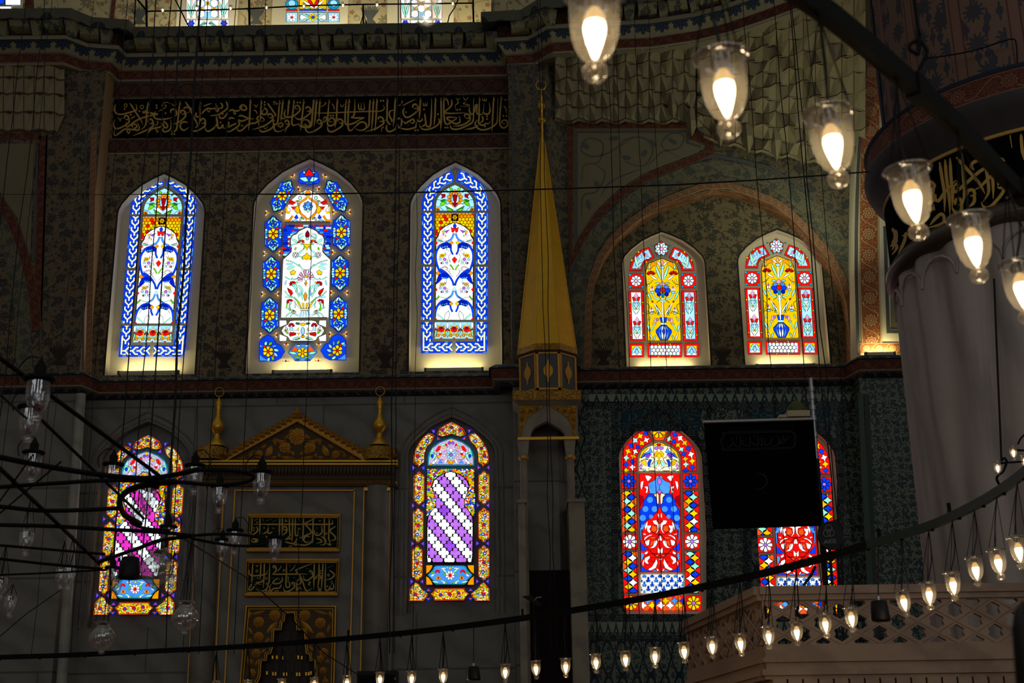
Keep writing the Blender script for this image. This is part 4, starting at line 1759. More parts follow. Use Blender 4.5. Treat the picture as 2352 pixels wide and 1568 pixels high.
# ---------------------------------------------------------------- window 2: cartouches and the vase
def glass_vase():
 g = SG(zoomed(600, 380, 6.819), WINS[2].GY)
 g.lw = 7
 lc = lambda y: 395 - (y - 900) * 0.0375     # left edge of the middle panels
 axis = lambda y: 738 - (y - 900) * 0.033

 def cart(cx, cy, w, h, rot=0.0, light='b', half=False):
  cr, sr = math.cos(rot), math.sin(rot)
  T = lambda x, y: (cx + x * w * cr - y * h * sr, cy + x * w * sr + y * h * cr)
  out = [(0, -1), (.35, -.86), (.62, -.72), (.95, -.66), (1, -.4), (1, .4), (.95, .66), (.62, .72), (.35, .86), (0, 1)]
  out = out + [(-x, y) for x, y in out[-2:0:-1]]
  g.poly([T(*q) for q in out], 'B', 7, jit=.06)
  for sy in (-1, 1):
   for sx in (-1, 1):
    g.poly([T(sx * .98, sy * .12), T(sx * .62, sy * .18), T(sx * .72, sy * .02), T(sx * .98, 0)], light, 5)
    g.poly([T(sx * .97, sy * .62), T(sx * .99, sy * .3), T(sx * .84, sy * .34), T(sx * .8, sy * .55)], g.rng.choice('Bb'), 5)
    g.poly([T(sx * .1, sy * .95), T(sx * .5, sy * .75), T(sx * .48, sy * .66), T(sx * .12, sy * .82)], g.rng.choice('BBb'), 5)
   a0 = .56 * sy
   ring = [T(.56 * math.cos(a), a0 + .22 * math.sin(a)) for a in [i * PI / 6 for i in range(13)]]
   for i in range(12):
    if i % 3 != 2:
     g.line(ring[i:i + 2], 22, 1)
     g.line(ring[i:i + 2], 15, 0, 'g' if i % 2 else 't')
   g.circ(*T(0, a0), 24, 'B', 8)
   for k in range(3):
    b = k * 2 * PI / 3 + sy
    g.leaf(*T(.12 * math.cos(b), a0 + .05 * math.sin(b)), *T(.42 * math.cos(b + .9), a0 + .17 * math.sin(b + .9)), 24, 't' if k else 's')
   g.leaf(*T(0, sy * .92), *T(.3, sy * .66), 40, 't')
   g.leaf(*T(0, sy * .92), *T(-.3, sy * .66), 30, 'w' if light == 's' else 't')
   g.poly([T(sy * -.42, sy * .22), T(sy * -.66, sy * .26), T(sy * -.60, sy * .38), T(sy * -.3, sy * .32)], 'r')
   for sx in (-1, 1):
    g.circ(*T(sx * .82, sy * .2), 22, 't', 6)
  rr = min(w * .66, 88)
  g.flower(cx, cy, rr, 6, 'y', 'r', PI / 6 + rot, .24)

 def tri(cx, cy, a):
  c, s = math.cos(a), math.sin(a)
  T = lambda x, y: (cx + x * c - y * s, cy + x * s + y * c)
  g.poly([T(-40, -12), T(40, 0), T(-40, 12), T(-20, 0)], 'y', 3)
  g.poly([T(-40, -52), T(-6, -22), T(-34, -18)], 'w', 3)
  g.poly([T(-40, 52), T(-6, 22), T(-34, 18)], 'p', 3)
  g.poly([T(-46, -58), T(-40, -16), T(-30, -40)], 'o', 3)
  g.poly([T(-46, 58), T(-40, 16), T(-30, 40)], 'y', 3)
  g.circ(*T(-38, 0), 14, 'd', 6, lw=3)

 cart(328, 480, 118, 290, .50)
 cart(1175, 480, 118, 290, -.50)
 for (cx, cy) in ((190, 1072), (160, 1703), (135, 2348)):
  cart(cx, cy, 134, 290)
 for (cx, cy) in ((1258, 1055), (1238, 1688), (1214, 2333)):
  cart(cx, cy, 134, 290, 0, 's')
 # corner pieces
 for cx, cy, sg in ((107, 2920, 1), (1200, 2905, -1)):
  q = [(cx - sg * 132, cy + 150), (cx - sg * 132, cy - 150), (cx - sg * 80, cy - 220), (cx, cy - 260), (cx + sg * 90, cy - 215), (cx + sg * 130, cy - 130), (cx + sg * 200, cy - 100), (cx + sg * 270, cy), (cx + sg * 200, cy + 110), (cx + sg * 120, cy + 150)]
  g.poly(q, 'B', 7, jit=.05)
  for a in range(7):
   t = -2.0 + a * .55
   t = t if sg > 0 else PI - t
   g.leaf(cx + 95 * math.cos(t), cy + 95 * math.sin(t), cx + 175 * math.cos(t + .3), cy + 165 * math.sin(t + .3), 46, 'tgbtsgt'[a])
  g.poly([(cx - sg * 128, cy + 146), (cx - sg * 128, cy + 50), (cx - sg * 70, cy + 90), (cx + sg * 10, cy + 146)], 'b')
  g.poly([(cx - sg * 125, cy - 60), (cx - sg * 125, cy - 110), (cx - sg * 60, cy - 80)], 'b')
  g.circ(cx - sg * 50, cy - 80, 24, 'r', 6)
  g.circ(cx + sg * 90, cy + 70, 22, 'O', 6)
  g.flower(cx + sg * 5, cy, 86, 6, 'y', 'r', PI / 6)
 # bottom middle
 cx, cy = 652, 2936
 q = [(cx - 228, cy), (cx - 170, cy - 70), (cx - 110, cy - 128), (cx + 110, cy - 128), (cx + 170, cy - 70), (cx + 228, cy), (cx + 170, cy + 60), (cx + 120, cy + 130), (cx - 120, cy + 130), (cx - 170, cy + 60)]
 g.poly(q, 'b', 7)
 for sg in (-1, 1):
  g.poly([(cx + sg * 70, cy - 20), (cx + sg * 110, cy - 105), (cx + sg * 185, cy - 30), (cx + sg * 130, cy)], 'O')
  g.leaf(cx + sg * 90, cy + 20, cx + sg * 215, cy - 5, 50, 't')
  g.leaf(cx + sg * 20, cy + 90, cx + sg * 140, cy + 60, 34, 'g')
  g.leaf(cx + sg * 30, cy + 120, cx + sg * 130, cy + 120, 30, 'B')
  g.leaf(cx + sg * 30, cy - 100, cx + sg * 100, cy - 110, 34, 's')
 g.flower(cx, cy, 84, 6, 'y', 'o', PI / 6)
 for (x, y, a) in ((110, 755, 0), (300, 760, PI), (1165, 740, 0), (1362, 738, PI), (80, 1390, 0), (265, 1385, PI), (1150, 1370, 0), (1345, 1370, PI), (50, 2022, 0), (240, 2020, PI),
     (1130, 2005, 0), (1320, 2005, PI), (25, 2668, 0), (215, 2665, PI), (1110, 2652, 0), (1305, 2650, PI), (397, 2840, PI / 2), (905, 2835, PI / 2), (390, 3035, -PI / 2), (900, 3030, -PI / 2),
     (515, 200, 1.0), (985, 200, 2.1), (620, 365, -.5), (875, 365, 3.6)):
  tri(x, y, a)
 # finial
 cx = 754
 g.poly([(cx - 150, 150), (cx - 110, 105), (cx - 60, 110), (cx, 62), (cx + 60, 110), (cx + 110, 105), (cx + 150, 150), (cx + 150, 210), (cx + 165, 260), (cx + 140, 295), (cx + 60, 300), (cx, 325), (cx - 60, 300), (cx - 140, 295), (cx - 165, 260), (cx - 150, 210)], 'B', 6)
 g.poly([(cx, 66), (cx + 45, 120), (cx + 75, 170), (cx + 30, 190), (cx, 178), (cx - 30, 190), (cx - 75, 170), (cx - 45, 120)], 'r')
 for sg in (-1, 1):
  g.poly([(cx + sg * 15, 240), (cx + sg * 50, 195), (cx + sg * 140, 205), (cx + sg * 130, 235), (cx + sg * 70, 270), (cx + sg * 20, 265)], 't')
  g.leaf(cx, 270, cx + sg * 55, 315, 16, 'g')
  g.circ(cx + sg * 75, 125, 20, 't', 6)
 # lunette
 L = [(378, 890), (385, 740), (420, 640), (480, 550), (570, 470), (660, 420), (738, 388)]
 L = L + [(1476 - x - (y - 600) * -.0, y) for x, y in L[-2::-1]]
 L = [(min(x, 1086), y) for x, y in L]
 g.poly(L, 'p', 7, jit=.03)
 cx = 738
 for sg in (-1, 1):
  X = lambda d: cx + sg * d
  g.strip([(X(15), 520), (X(60), 555), (X(125), 600), (X(150), 670)], 24, 'o')
  g.strip([(X(150), 690), (X(110), 770), (X(40), 830), (X(0), 880)], 24, 'o')
  g.poly([(X(150), 640), (X(195), 660), (X(210), 720), (X(165), 770), (X(125), 740), (X(135), 690)], 'y')
  g.poly([(X(185), 600), (X(290), 545), (X(300), 620), (X(240), 630)], 'r')
  g.came([(X(200), 590), (X(295), 585)], 4)
  g.poly([(X(180), 660), (X(270), 660), (X(230), 710)], 'r')
  g.leaf(X(120), 490, X(125), 560, 50, 't')
  g.leaf(X(130), 570, X(200), 575, 22, 'g')
  g.leaf(X(150), 640, X(165), 590, 24, 's')
  g.poly([(X(270), 720), (X(330), 650), (X(345), 740), (X(300), 760)], 'w')
  g.strip([(X(340), 660), (X(335), 740), (X(280), 750)], 22, 'y')
  g.strip([(X(360), 880), (X(290), 870), (X(240), 800)], 22, 'o')
  g.poly([(X(150), 840), (X(175), 780), (X(215), 830), (X(190), 855)], 'B')
  g.leaf(X(130), 890, X(100), 810, 24, 't')
  g.leaf(X(150), 880, X(260), 880, 24, 's')
  g.leaf(X(60), 860, X(110), 820, 18, 'g')
  g.leaf(X(60), 435, X(90), 440, 30, 't')
 g.flower(cx - 2, 655, 78, 8, 'b', 's', 0, .5)
 g.poly([(cx, 575), (cx + 40, 620), (cx, 680), (cx - 40, 620)], 'b')
 g.poly([(cx, 690), (cx + 32, 720), (cx, 750), (cx - 32, 720)], 't')
 g.poly([(cx, 395), (cx + 45, 440), (cx, 470), (cx - 45, 440)], 'o')
 g.poly([(cx - 50, 480), (cx + 50, 480), (cx, 520)], 'y')
 g.poly([(cx, 850), (cx + 50, 888), (cx - 50, 888)], 'c')
 # brick panel
 x0, x1 = 364, 1083
 g.raw([(x0, 940), (x1, 940), (1062, 1460), (350, 1460)], 'n', 0, 1)
 r = random.Random(4)
 y = 944
 row = 0
 while y < 1430:
  x = lc(y) - 25 + (0 if row % 2 else -20)
  h = 34
  while x < 1078 - (y - 940) * .035:
   w = r.choice((28, 28, 56, 84))
   g.raw([(x, y), (x + w, y), (x + w, y + h - 5), (x, y + h - 5)], 'r' if w == 28 and (row % 2 == 0) else r.choice('BBBDsb'))
   x += w + 5
  y += h + 1
  row += 1
 # lobed white panel of the bouquet
 Lp = [(317, 2398), (345, 1600), (352, 1490), (372, 1470), (430, 1420), (480, 1370), (485, 1310), (470, 1240), (470, 1170), (500, 1115), (560, 1090), (600, 1045), (660, 1015), (725, 985)]
 Rp = [(2 * axis(y) - x + 2, y) for x, y in Lp[-2::-1]]
 g.raw([(x + (-14 if x < 700 else 14), y - 12) for x, y in Lp + Rp], 'n', 0, 2)
 g.poly(Lp + Rp, 'w', 6, jit=.02)
 g.mir = axis
 A = lambda dx, y: (axis(y) + dx, y)
 for dx0, y0, dx1, y1, w, c in ((-150, 1180, -40, 1100, 26, 't'), (-150, 1110, -60, 1075, 22, 't'), (-250, 1160, -140, 1230, 46, 't'), (-190, 1350, -170, 1290, 30, 'g'), (-160, 1430, -60, 1330, 32, 't'),
        (-320, 1640, -170, 1590, 50, 't'), (-330, 1560, -200, 1560, 34, 's'), (-240, 1900, -110, 1830, 40, 't'), (-30, 2000, -130, 1870, 44, 't'), (-110, 2090, -60, 1960, 34, 's'),
        (-335, 2080, -190, 2060, 36, 't'), (-330, 2230, -150, 2300, 30, 't'), (-290, 2250, -280, 2160, 20, 'g'), (-40, 2140, -60, 1960, 26, 't'), (-250, 1730, -180, 1700, 22, 't'), (-330, 1900, -300, 1800, 26, 's')):
  g.leaf(*A(dx0, y0), *A(dx1, y1), w, c, 4)
 for dx, y, c in ((-95, 1220, 'O'), (-205, 1870, 'r'), (-240, 2150, 'r')):
  for k in range(6):
   a = PI + k * PI / 5 - (.5 if dx < -200 else 0)
   g.leaf(*A(dx + 12 * math.cos(a), y + 8 * math.sin(a)), *A(dx + 62 * math.cos(a), y + 52 * math.sin(a)), 26, c if k % 2 else 'd', 4)
  g.circ(*A(dx + 8, y + 24), 18, 't', 6)
 g.strip([A(-60, 1340), A(-40, 1290), A(-60, 1240)], 14, 'g')
 g.strip([A(-190, 1890), A(-100, 2060)], 20, 't', 1)
 g.strip([A(-180, 2080), A(-90, 2170)], 18, 'g', 1)
 g.strip([A(-245, 2190), A(-235, 2300)], 12, 'g', 1)
 g.flower(*A(-178, 1420), 50, 6, 'p', 'w', 0, .4)
 g.poly([A(-290, 1930), A(-215, 1975), A(-195, 2020), A(-225, 2060), A(-270, 1990)], 'r')
 g.came([A(-285, 1935), A(-212, 2040)], 4)
 g.circ(*A(-205, 1995), 1, 'd', 4)
 g.poly([A(-255, 1690), A(-200, 1650), A(-160, 1680), A(-185, 1730), A(-235, 1725)], 'y')
 for st in (((-330, 1760), (-250, 1800), (-200, 1780)), ((-120, 1560), (-60, 1640), (0, 1660)), ((-330, 1500), (-220, 1530), (-100, 1600)), ((-60, 1500), (-100, 1440), (-190, 1470)), ((-160, 2000), (-130, 1960), (-150, 1880)),
   ((-330, 1980), (-250, 2060), (-150, 2100)), ((-300, 2390), (-240, 2330), (-130, 2310)), ((-230, 2390), (-190, 2340), (-110, 2360)), ((-160, 2250), (-150, 2190), (-170, 2130)), ((-100, 1760), (-170, 1800), (-230, 1790)), ((-250, 1300), (-230, 1260), (-140, 1240)), ((-130, 1100), (-140, 1160), (-100, 1190))):
  g.strip([A(*q) for q in st], 10, 't', 5)
 g.mir = None
 g.poly([A(0, 1030), A(30, 1080), A(34, 1130), A(0, 1150), A(-34, 1130), A(-30, 1080)], 'd')
 g.came([A(-12, 1050), A(-10, 1145)], 4)
 g.came([A(12, 1050), A(10, 1145)], 4)
 g.circ(*A(0, 1165), 24, 't', 8)
 g.poly([A(-60, 1250), A(60, 1250), A(20, 1300), A(0, 1360), A(-20, 1300)], 'y')
 g.poly([A(0, 1380), A(30, 1420), A(68, 1440), A(60, 1490), A(20, 1480), A(0, 1500), A(-20, 1480), A(-60, 1490), A(-68, 1440), A(-30, 1420)], 'y')
 for i in range(11):
  a = PI + (i - .3) * PI / 9.4 - .18
  h = .15
  q = [A(46 * math.cos(a - h), 1800 + 40 * math.sin(a - h)), A(128 * math.cos(a - h), 1800 + 140 * math.sin(a - h)), A(132 * math.cos(a), 1800 + 150 * math.sin(a)), A(128 * math.cos(a + h), 1800 + 140 * math.sin(a + h)), A(46 * math.cos(a + h), 1800 + 40 * math.sin(a + h))]
  g.poly(q, 'm' if i % 2 else 'p', 6)
 g.circ(*A(0, 1795), 28, 'w', 8)
 g.poly([A(0, 1735), A(28, 1770), A(-28, 1770)], 'y')
 g.poly([A(0, 1825), A(22, 1860), A(0, 1920), A(-22, 1860)], 'o')
 g.poly([A(0, 1990), A(26, 2050), A(10, 2140), A(-10, 2140), A(-26, 2050)], 'o')
 for i in range(9):
  t0, t1 = -160 + i * 35.5, -160 + (i + 1) * 35.5
  g.poly([A(t0, 2165), A(t1, 2165), A(t1 * .52, 2255), A(t0 * .52, 2255)], 'y' if i % 2 else 'w', 6)
 g.rect(axis(2270) - 76, 2258, axis(2270) + 70, 2285, 'c')
 for i in range(9):
  t0, t1 = -72 + i * 16, -72 + (i + 1) * 16
  g.poly([A(t0 * .8, 2290), A(t1 * .8, 2290), A(t1 * 1.7, 2390), A(t0 * 1.7, 2390)], 's' if i % 2 else 'w', 4)
 for d in (-1, 1):
  g.circ(*A(d * 175, 2310), 34, 'p', 8, 26)
  g.circ(*A(d * 175, 2306), 16, 'o', 6)
 # lower cartouche panel
 cx = 660
 g.raw([(302, 2440), (1030, 2440), (1020, 2768), (295, 2768)], 'n', 0, 2)
 for sx in (-1, 1):
  for sy in (-1, 1):
   q = [(cx + sx * 362, 2604 + sy * 160), (cx + sx * 262, 2604 + sy * 160), (cx + sx * 250, 2604 + sy * 100), (cx + sx * 362, 2604 + sy * 56)]
   g.poly(q, 'w', 3)
 q = [(-335, 0), (-290, -70), (-235, -95), (-200, -150), (-130, -160), (130, -160), (200, -150), (235, -95), (290, -70), (335, 0)]
 q = q + [(x, -y) for x, y in q[-2:0:-1]]
 g.poly([(cx + x, 2604 + y) for x, y in q], 'w', 6, jit=.02)
 for sg in (-1, 1):
  X = lambda d: cx + sg * d
  for k in range(7):
   a = PI + k * PI / 6
   g.leaf(X(178) + 10 * math.cos(a), 2530 + 8 * math.sin(a), X(178) + 54 * math.cos(a), 2530 + 54 * math.sin(a), 28, 'r' if k % 2 else 'd', 4)
  g.poly([(X(200), 2540), (X(165), 2540), (X(150), 2600), (X(210), 2600)], 's')
  g.poly([(X(100), 2640), (X(205), 2625), (X(212), 2670), (X(200), 2695), (X(110), 2670)], 'r')
  g.came([(X(100), 2655), (X(205), 2660)], 4)
  g.leaf(X(220), 2660, X(290), 2580, 30, 'g')
  g.leaf(X(40), 2500, X(120), 2490, 30, 'G')
  g.poly([(X(70), 2550), (X(95), 2590), (X(60), 2600)], 'y')
  g.poly([(X(45), 2640), (X(90), 2635), (X(65), 2680)], 'y')
  g.leaf(X(40), 2700, X(170), 2745, 30, 't')
  g.leaf(X(30), 2720, X(120), 2750, 18, 'g')
  g.leaf(X(225), 2640, X(280), 2520, 26, 'p')
  for st in (((60, 2610), (130, 2600), (150, 2640)), ((230, 2560), (260, 2600), (320, 2610)), ((20, 2450), (60, 2480), (110, 2470))):
   g.came([(X(a), b) for a, b in st], 4)
 g.circ(cx, 2610, 30, 's', 10, 60)
 g.circ(cx, 2505, 38, 'y', 8, 24)
 g.circ(cx, 2695, 30, 'o', 8, 22)
 g.plaster([(378, 896), (1090, 896), (1088, 936), (368, 936)])
 g.plaster([(312, 2402), (1040, 2390), (1036, 2436), (306, 2440)])
 return g


# ---------------------------------------------------------------- windows 4 and 5: red border, vase on yellow
def glass_yellow():
 g = SG(zoomed(1430, 540, 5.405), WINS[4].GY)
 g.lw = 5
 axis = lambda y: 480 + (y - 100) * .027
 A = lambda dx, y: (axis(y) + dx, y)
 # top rosette and the two curved pieces
 g.poly([A(-85, 130), A(-20, 88), A(0, 70), A(20, 88), A(85, 130), A(70, 235), A(0, 250), A(-70, 235)], 'r', 6)
 g.flower(*A(0, 170), 84, 8, 's', 'm', PI / 8, .3)
 g.flower(*A(0, 170), 66, 8, 'w', 'm', 0, .35)
 for d in (-1, 1):
  g.circ(*A(d * 112, 128), 12, 'T', 4)
  g.circ(*A(d * 48, 258), 12, 'T', 4)
 for sg in (-1, 1):
  X = lambda d, y: (axis(y) + sg * d, y)
  q = [X(156, 150), X(250, 185), X(330, 250), X(380, 330), X(404, 440), X(245, 440), X(240, 380), X(205, 330), X(90, 280)]
  g.poly(q, 'r', 6)
  q2 = [X(165, 175), X(245, 212), X(310, 270), X(350, 340), X(372, 415), X(265, 415), X(258, 365), X(222, 315), X(122, 268)]
  g.poly(q2, 's', 5)
  g.leaf(*X(300, 415), *X(330, 250), 42, 't')
  g.leaf(*X(310, 410), *X(240, 335), 36, 't')
  g.leaf(*X(270, 300), *X(270, 235), 50, 's')
  g.poly([X(185, 235), X(225, 215), X(215, 260), X(160, 262)], 'm')
  g.leaf(*X(205, 270), *X(235, 200), 26, 'r')
  g.leaf(*X(150, 285), *X(200, 285), 22, 'w')
  g.strip([X(312, 415), X(290, 330), X(250, 290)], 8, 'w')
  for a, b in ((285, 210), (372, 312), (190, 335)):
   g.circ(*X(a, b), 14, 'y', 6)
  # square rosettes
  x, y = X(325, 568)
  g.rect(x - 90, y - 86, x + 90, y + 86, 'r')
  for a in (-1, 1):
   for b in (-1, 1):
    g.rect(x + a * 76 - 14, y + b * 74 - 12, x + a * 76 + 14, y + b * 74 + 12, 'T')
  g.circ(x, y, 66, 's', 10)
  g.flower(x, y, 68, 8, 'w', 'm', 0, .32)
  # long side panels with two tulips
  x0, x1 = X(420, 1000)[0], X(238, 1000)[0]
  x0, x1 = min(x0, x1), max(x0, x1)
  sl = lambda y: (y - 1000) * .035
  R4 = lambda a, ya, b, yb, c, lw=None: g.poly([(a + sl(ya), ya), (b + sl(ya), ya), (b + sl(yb), yb), (a + sl(yb), yb)], c, lw)
  R4(x0, 690, x1, 1310, 'r', 6)
  R4(x0 + 28, 712, x1 - 28, 1288, 's' if sg > 0 else 'w', 6)
  for k in range(5):
   for xx in (x0 + 12, x1 - 12):
    if k in (1, 2, 4) or xx < 0:
     g.circ(xx + sl(700 + k * 140), 700 + k * 135, 12, 'y', 6)
    else:
     g.came([(xx - 12, 700 + k * 135), (xx + 12, 700 + k * 135)], 4, 0)
  for yy in (700, 1000):
   xm = (x0 + x1) / 2 + sl(yy + 100)
   g.poly([(xm, yy + 15), (xm + 24, yy + 50), (xm, yy + 88), (xm - 24, yy + 50)], 'm')
   for d in (-1, 1):
    g.poly([(xm + d * 4, yy + 95), (xm + d * 28, yy + 62), (xm + d * 52, yy + 70), (xm + d * 36, yy + 118), (xm + d * 8, yy + 118)], 'r')
    g.leaf(xm + d * 4, yy + 235, xm + d * 50, yy + 130, 40, 't')
    g.leaf(xm + d * 10, yy + 190, xm + d * 30, yy + 130, 30, 's')
    g.came([(xm + d * 8, yy + 280), (xm + d * 50, yy + 210)], 4)
   g.circ(xm, yy + 128, 34, 's', 8, 18)
   g.strip([(xm, yy + 145), (xm + 2, yy + 290)], 12, 'w', 1)
   g.circ(xm, yy + 212, 10, 'y', 6)
  # corners
  x, y = X(340, 1432)
  g.rect(x - 88, y - 82, x + 88, y + 82, 'r')
  g.rect(x - 64, y - 60, x + 64, y + 60, 'w')
  for d in (-1, 1):
   g.poly([(x + d * 64, y - 60), (x + d * 14, y - 60), (x + d * 30, y - 30), (x + d * 64, y - 10)], 'y')
   g.leaf(x + d * 58, y + 45, x + d * 4, y - 58, 38, 's')
  g.leaf(x, y + 55, x, y - 20, 44, 's')
 # lower middle
 x0, x1 = 305 + 8, 735
 g.rect(x0, 1348, x1, 1516, 'r', 6)
 g.rect(x0 + 22, 1368, x1 - 22, 1494, 's', 6)
 for j in range(3):
  for i in range(8):
   x, y = x0 + 52 + i * 46 + (23 if j % 2 else 0), 1390 + j * 40
   if x < x1 - 36:
    g.poly([(x, y - 26), (x + 21, y - 11), (x + 21, y + 11), (x, y + 26), (x - 21, y + 11), (x - 21, y - 11)], 'w', 5)
 for x in (445, 590):
  for y in (1356, 1508):
   g.circ(x, y, 11, 'y', 6)
 # yellow middle panel
 g.mir = None
 ylw = [A(-200, 1310), A(-206, 480), A(-195, 420), A(-160, 350), A(-90, 325), A(0, 290), A(90, 325), A(160, 350), A(195, 420), A(206, 480), A(212, 1310)]
 g.poly(ylw, 'y', 7, jit=.03)
 g.mir = axis
 L = lambda x0, y0, x1, y1, w, c: g.leaf(*A(x0, y0), *A(x1, y1), w, c)
 g.poly([A(-120, 335), A(-70, 345), A(-60, 400), A(-100, 380), A(-150, 430), A(-190, 430)], 'o')
 L(-15, 560, -85, 370, 34, 't')
 L(-60, 560, -150, 500, 26, 'w')
 L(-165, 430, -145, 370, 26, 't')
 for k in range(5):
  a = PI + .3 + k * PI / 5
  g.leaf(*A(-140 + 8 * math.cos(a), 490 + 6 * math.sin(a)), *A(-140 + 62 * math.cos(a), 490 + 50 * math.sin(a)), 30, 'r' if k % 2 else 'd', 4)
 g.leaf(*A(-165, 590), *A(-165, 545), 18, 'w')
 for dx, y in ((-130, 700), (-145, 960)):
  g.poly([A(dx - 22, y), A(dx - 18, y - 55), A(dx, y - 20)], 'w', 4)
  g.poly([A(dx + 22, y), A(dx + 18, y - 55), A(dx, y - 20)], 'w', 4)
  g.poly([A(dx, y - 75), A(dx + 10, y - 35), A(dx - 10, y - 35)], 'v', 4)
  g.circ(*A(dx, y + 12), 26, 's', 8, 14)
 L(-90, 600, -30, 600, 26, 's')
 g.strip([A(-125, 725), A(-100, 780), A(-40, 800), A(0, 850)], 14, 't')
 L(-205, 690, -140, 820, 26, 't')
 g.circ(*A(-130, 828), 12, 'r', 6)
 L(-120, 840, -15, 1000, 28, 'w')
 L(-100, 900, -40, 1010, 18, 't')
 g.poly([A(-120, 1080), A(-110, 1030), A(-70, 1050), A(-90, 1090)], 'm', 4)
 g.circ(*A(-75, 1050), 18, 'V', 6)
 g.circ(*A(-115, 1105), 22, 's', 8, 12)
 L(-200, 1100, -170, 1210, 28, 's')
 g.strip([A(-120, 1120), A(-160, 1200)], 12, 't', 1)
 L(-140, 1310, -180, 1210, 18, 'w')
 L(-130, 1310, -100, 1240, 22, 't')
 L(-190, 1075, -160, 1010, 20, 't')
 L(-190, 640, -160, 620, 18, 'w')
 for st in (((-200, 620), (-150, 600), (-120, 560)), ((-205, 850), (-170, 880), (-190, 960)), ((-90, 870), (-60, 940), (-70, 1000)), ((-200, 980), (-120, 950), (-90, 980)), ((-90, 640), (-60, 660), (-100, 690)), ((-60, 750), (-30, 800), (-80, 840))):
  g.came([A(*q) for q in st], 4)
 g.mir = None
 g.poly([A(0, 290), A(18, 340), A(0, 380), A(-18, 340)], 'm')
 for d in (-1, 1):
  g.leaf(*A(d * 14, 385), *A(d * 66, 325), 26, 'p')
  g.circ(*A(d * 60, 690), 40, 'B', 8, 34)
  g.circ(*A(d * 48, 738), 26, 'D', 8)
  g.circ(*A(d * 46, 645), 30, 'b', 8, 24)
 g.circ(*A(0, 405), 32, 's', 8, 20)
 g.strip([A(0, 425), A(0, 560)], 16, 'w', 1)
 g.strip([A(0, 760), A(0, 1030)], 18, 'w', 1)
 g.poly([A(0, 575), A(36, 615), A(18, 635), A(-18, 635), A(-36, 615)], 'm')
 g.circ(*A(0, 685), 30, 'r', 8, 36)
 g.poly([A(-24, 720), A(24, 720), A(14, 780), A(-14, 780)], 'T')
 g.poly([A(-50, 1025), A(50, 1025), A(32, 1085), A(-32, 1085)], 'B')
 g.poly([A(-16, 1025), A(4, 1025), A(4, 1085), A(-10, 1085)], 'w', 4)
 g.rect(axis(1100) - 34, 1088, axis(1100) + 34, 1118, 's')
 g.poly([A(-34, 1122), A(34, 1122), A(98, 1185), A(96, 1215), A(48, 1306), A(-48, 1306), A(-96, 1215), A(-98, 1185)], 'B')
 for d, c in ((-62, 'b'), (-25, 'w'), (18, 'w'), (60, 'b')):
  g.leaf(*A(d * .35, 1126), *A(d, 1195), 22, c)
  g.leaf(*A(d * .5, 1304), *A(d, 1190), 26, c)
 return g


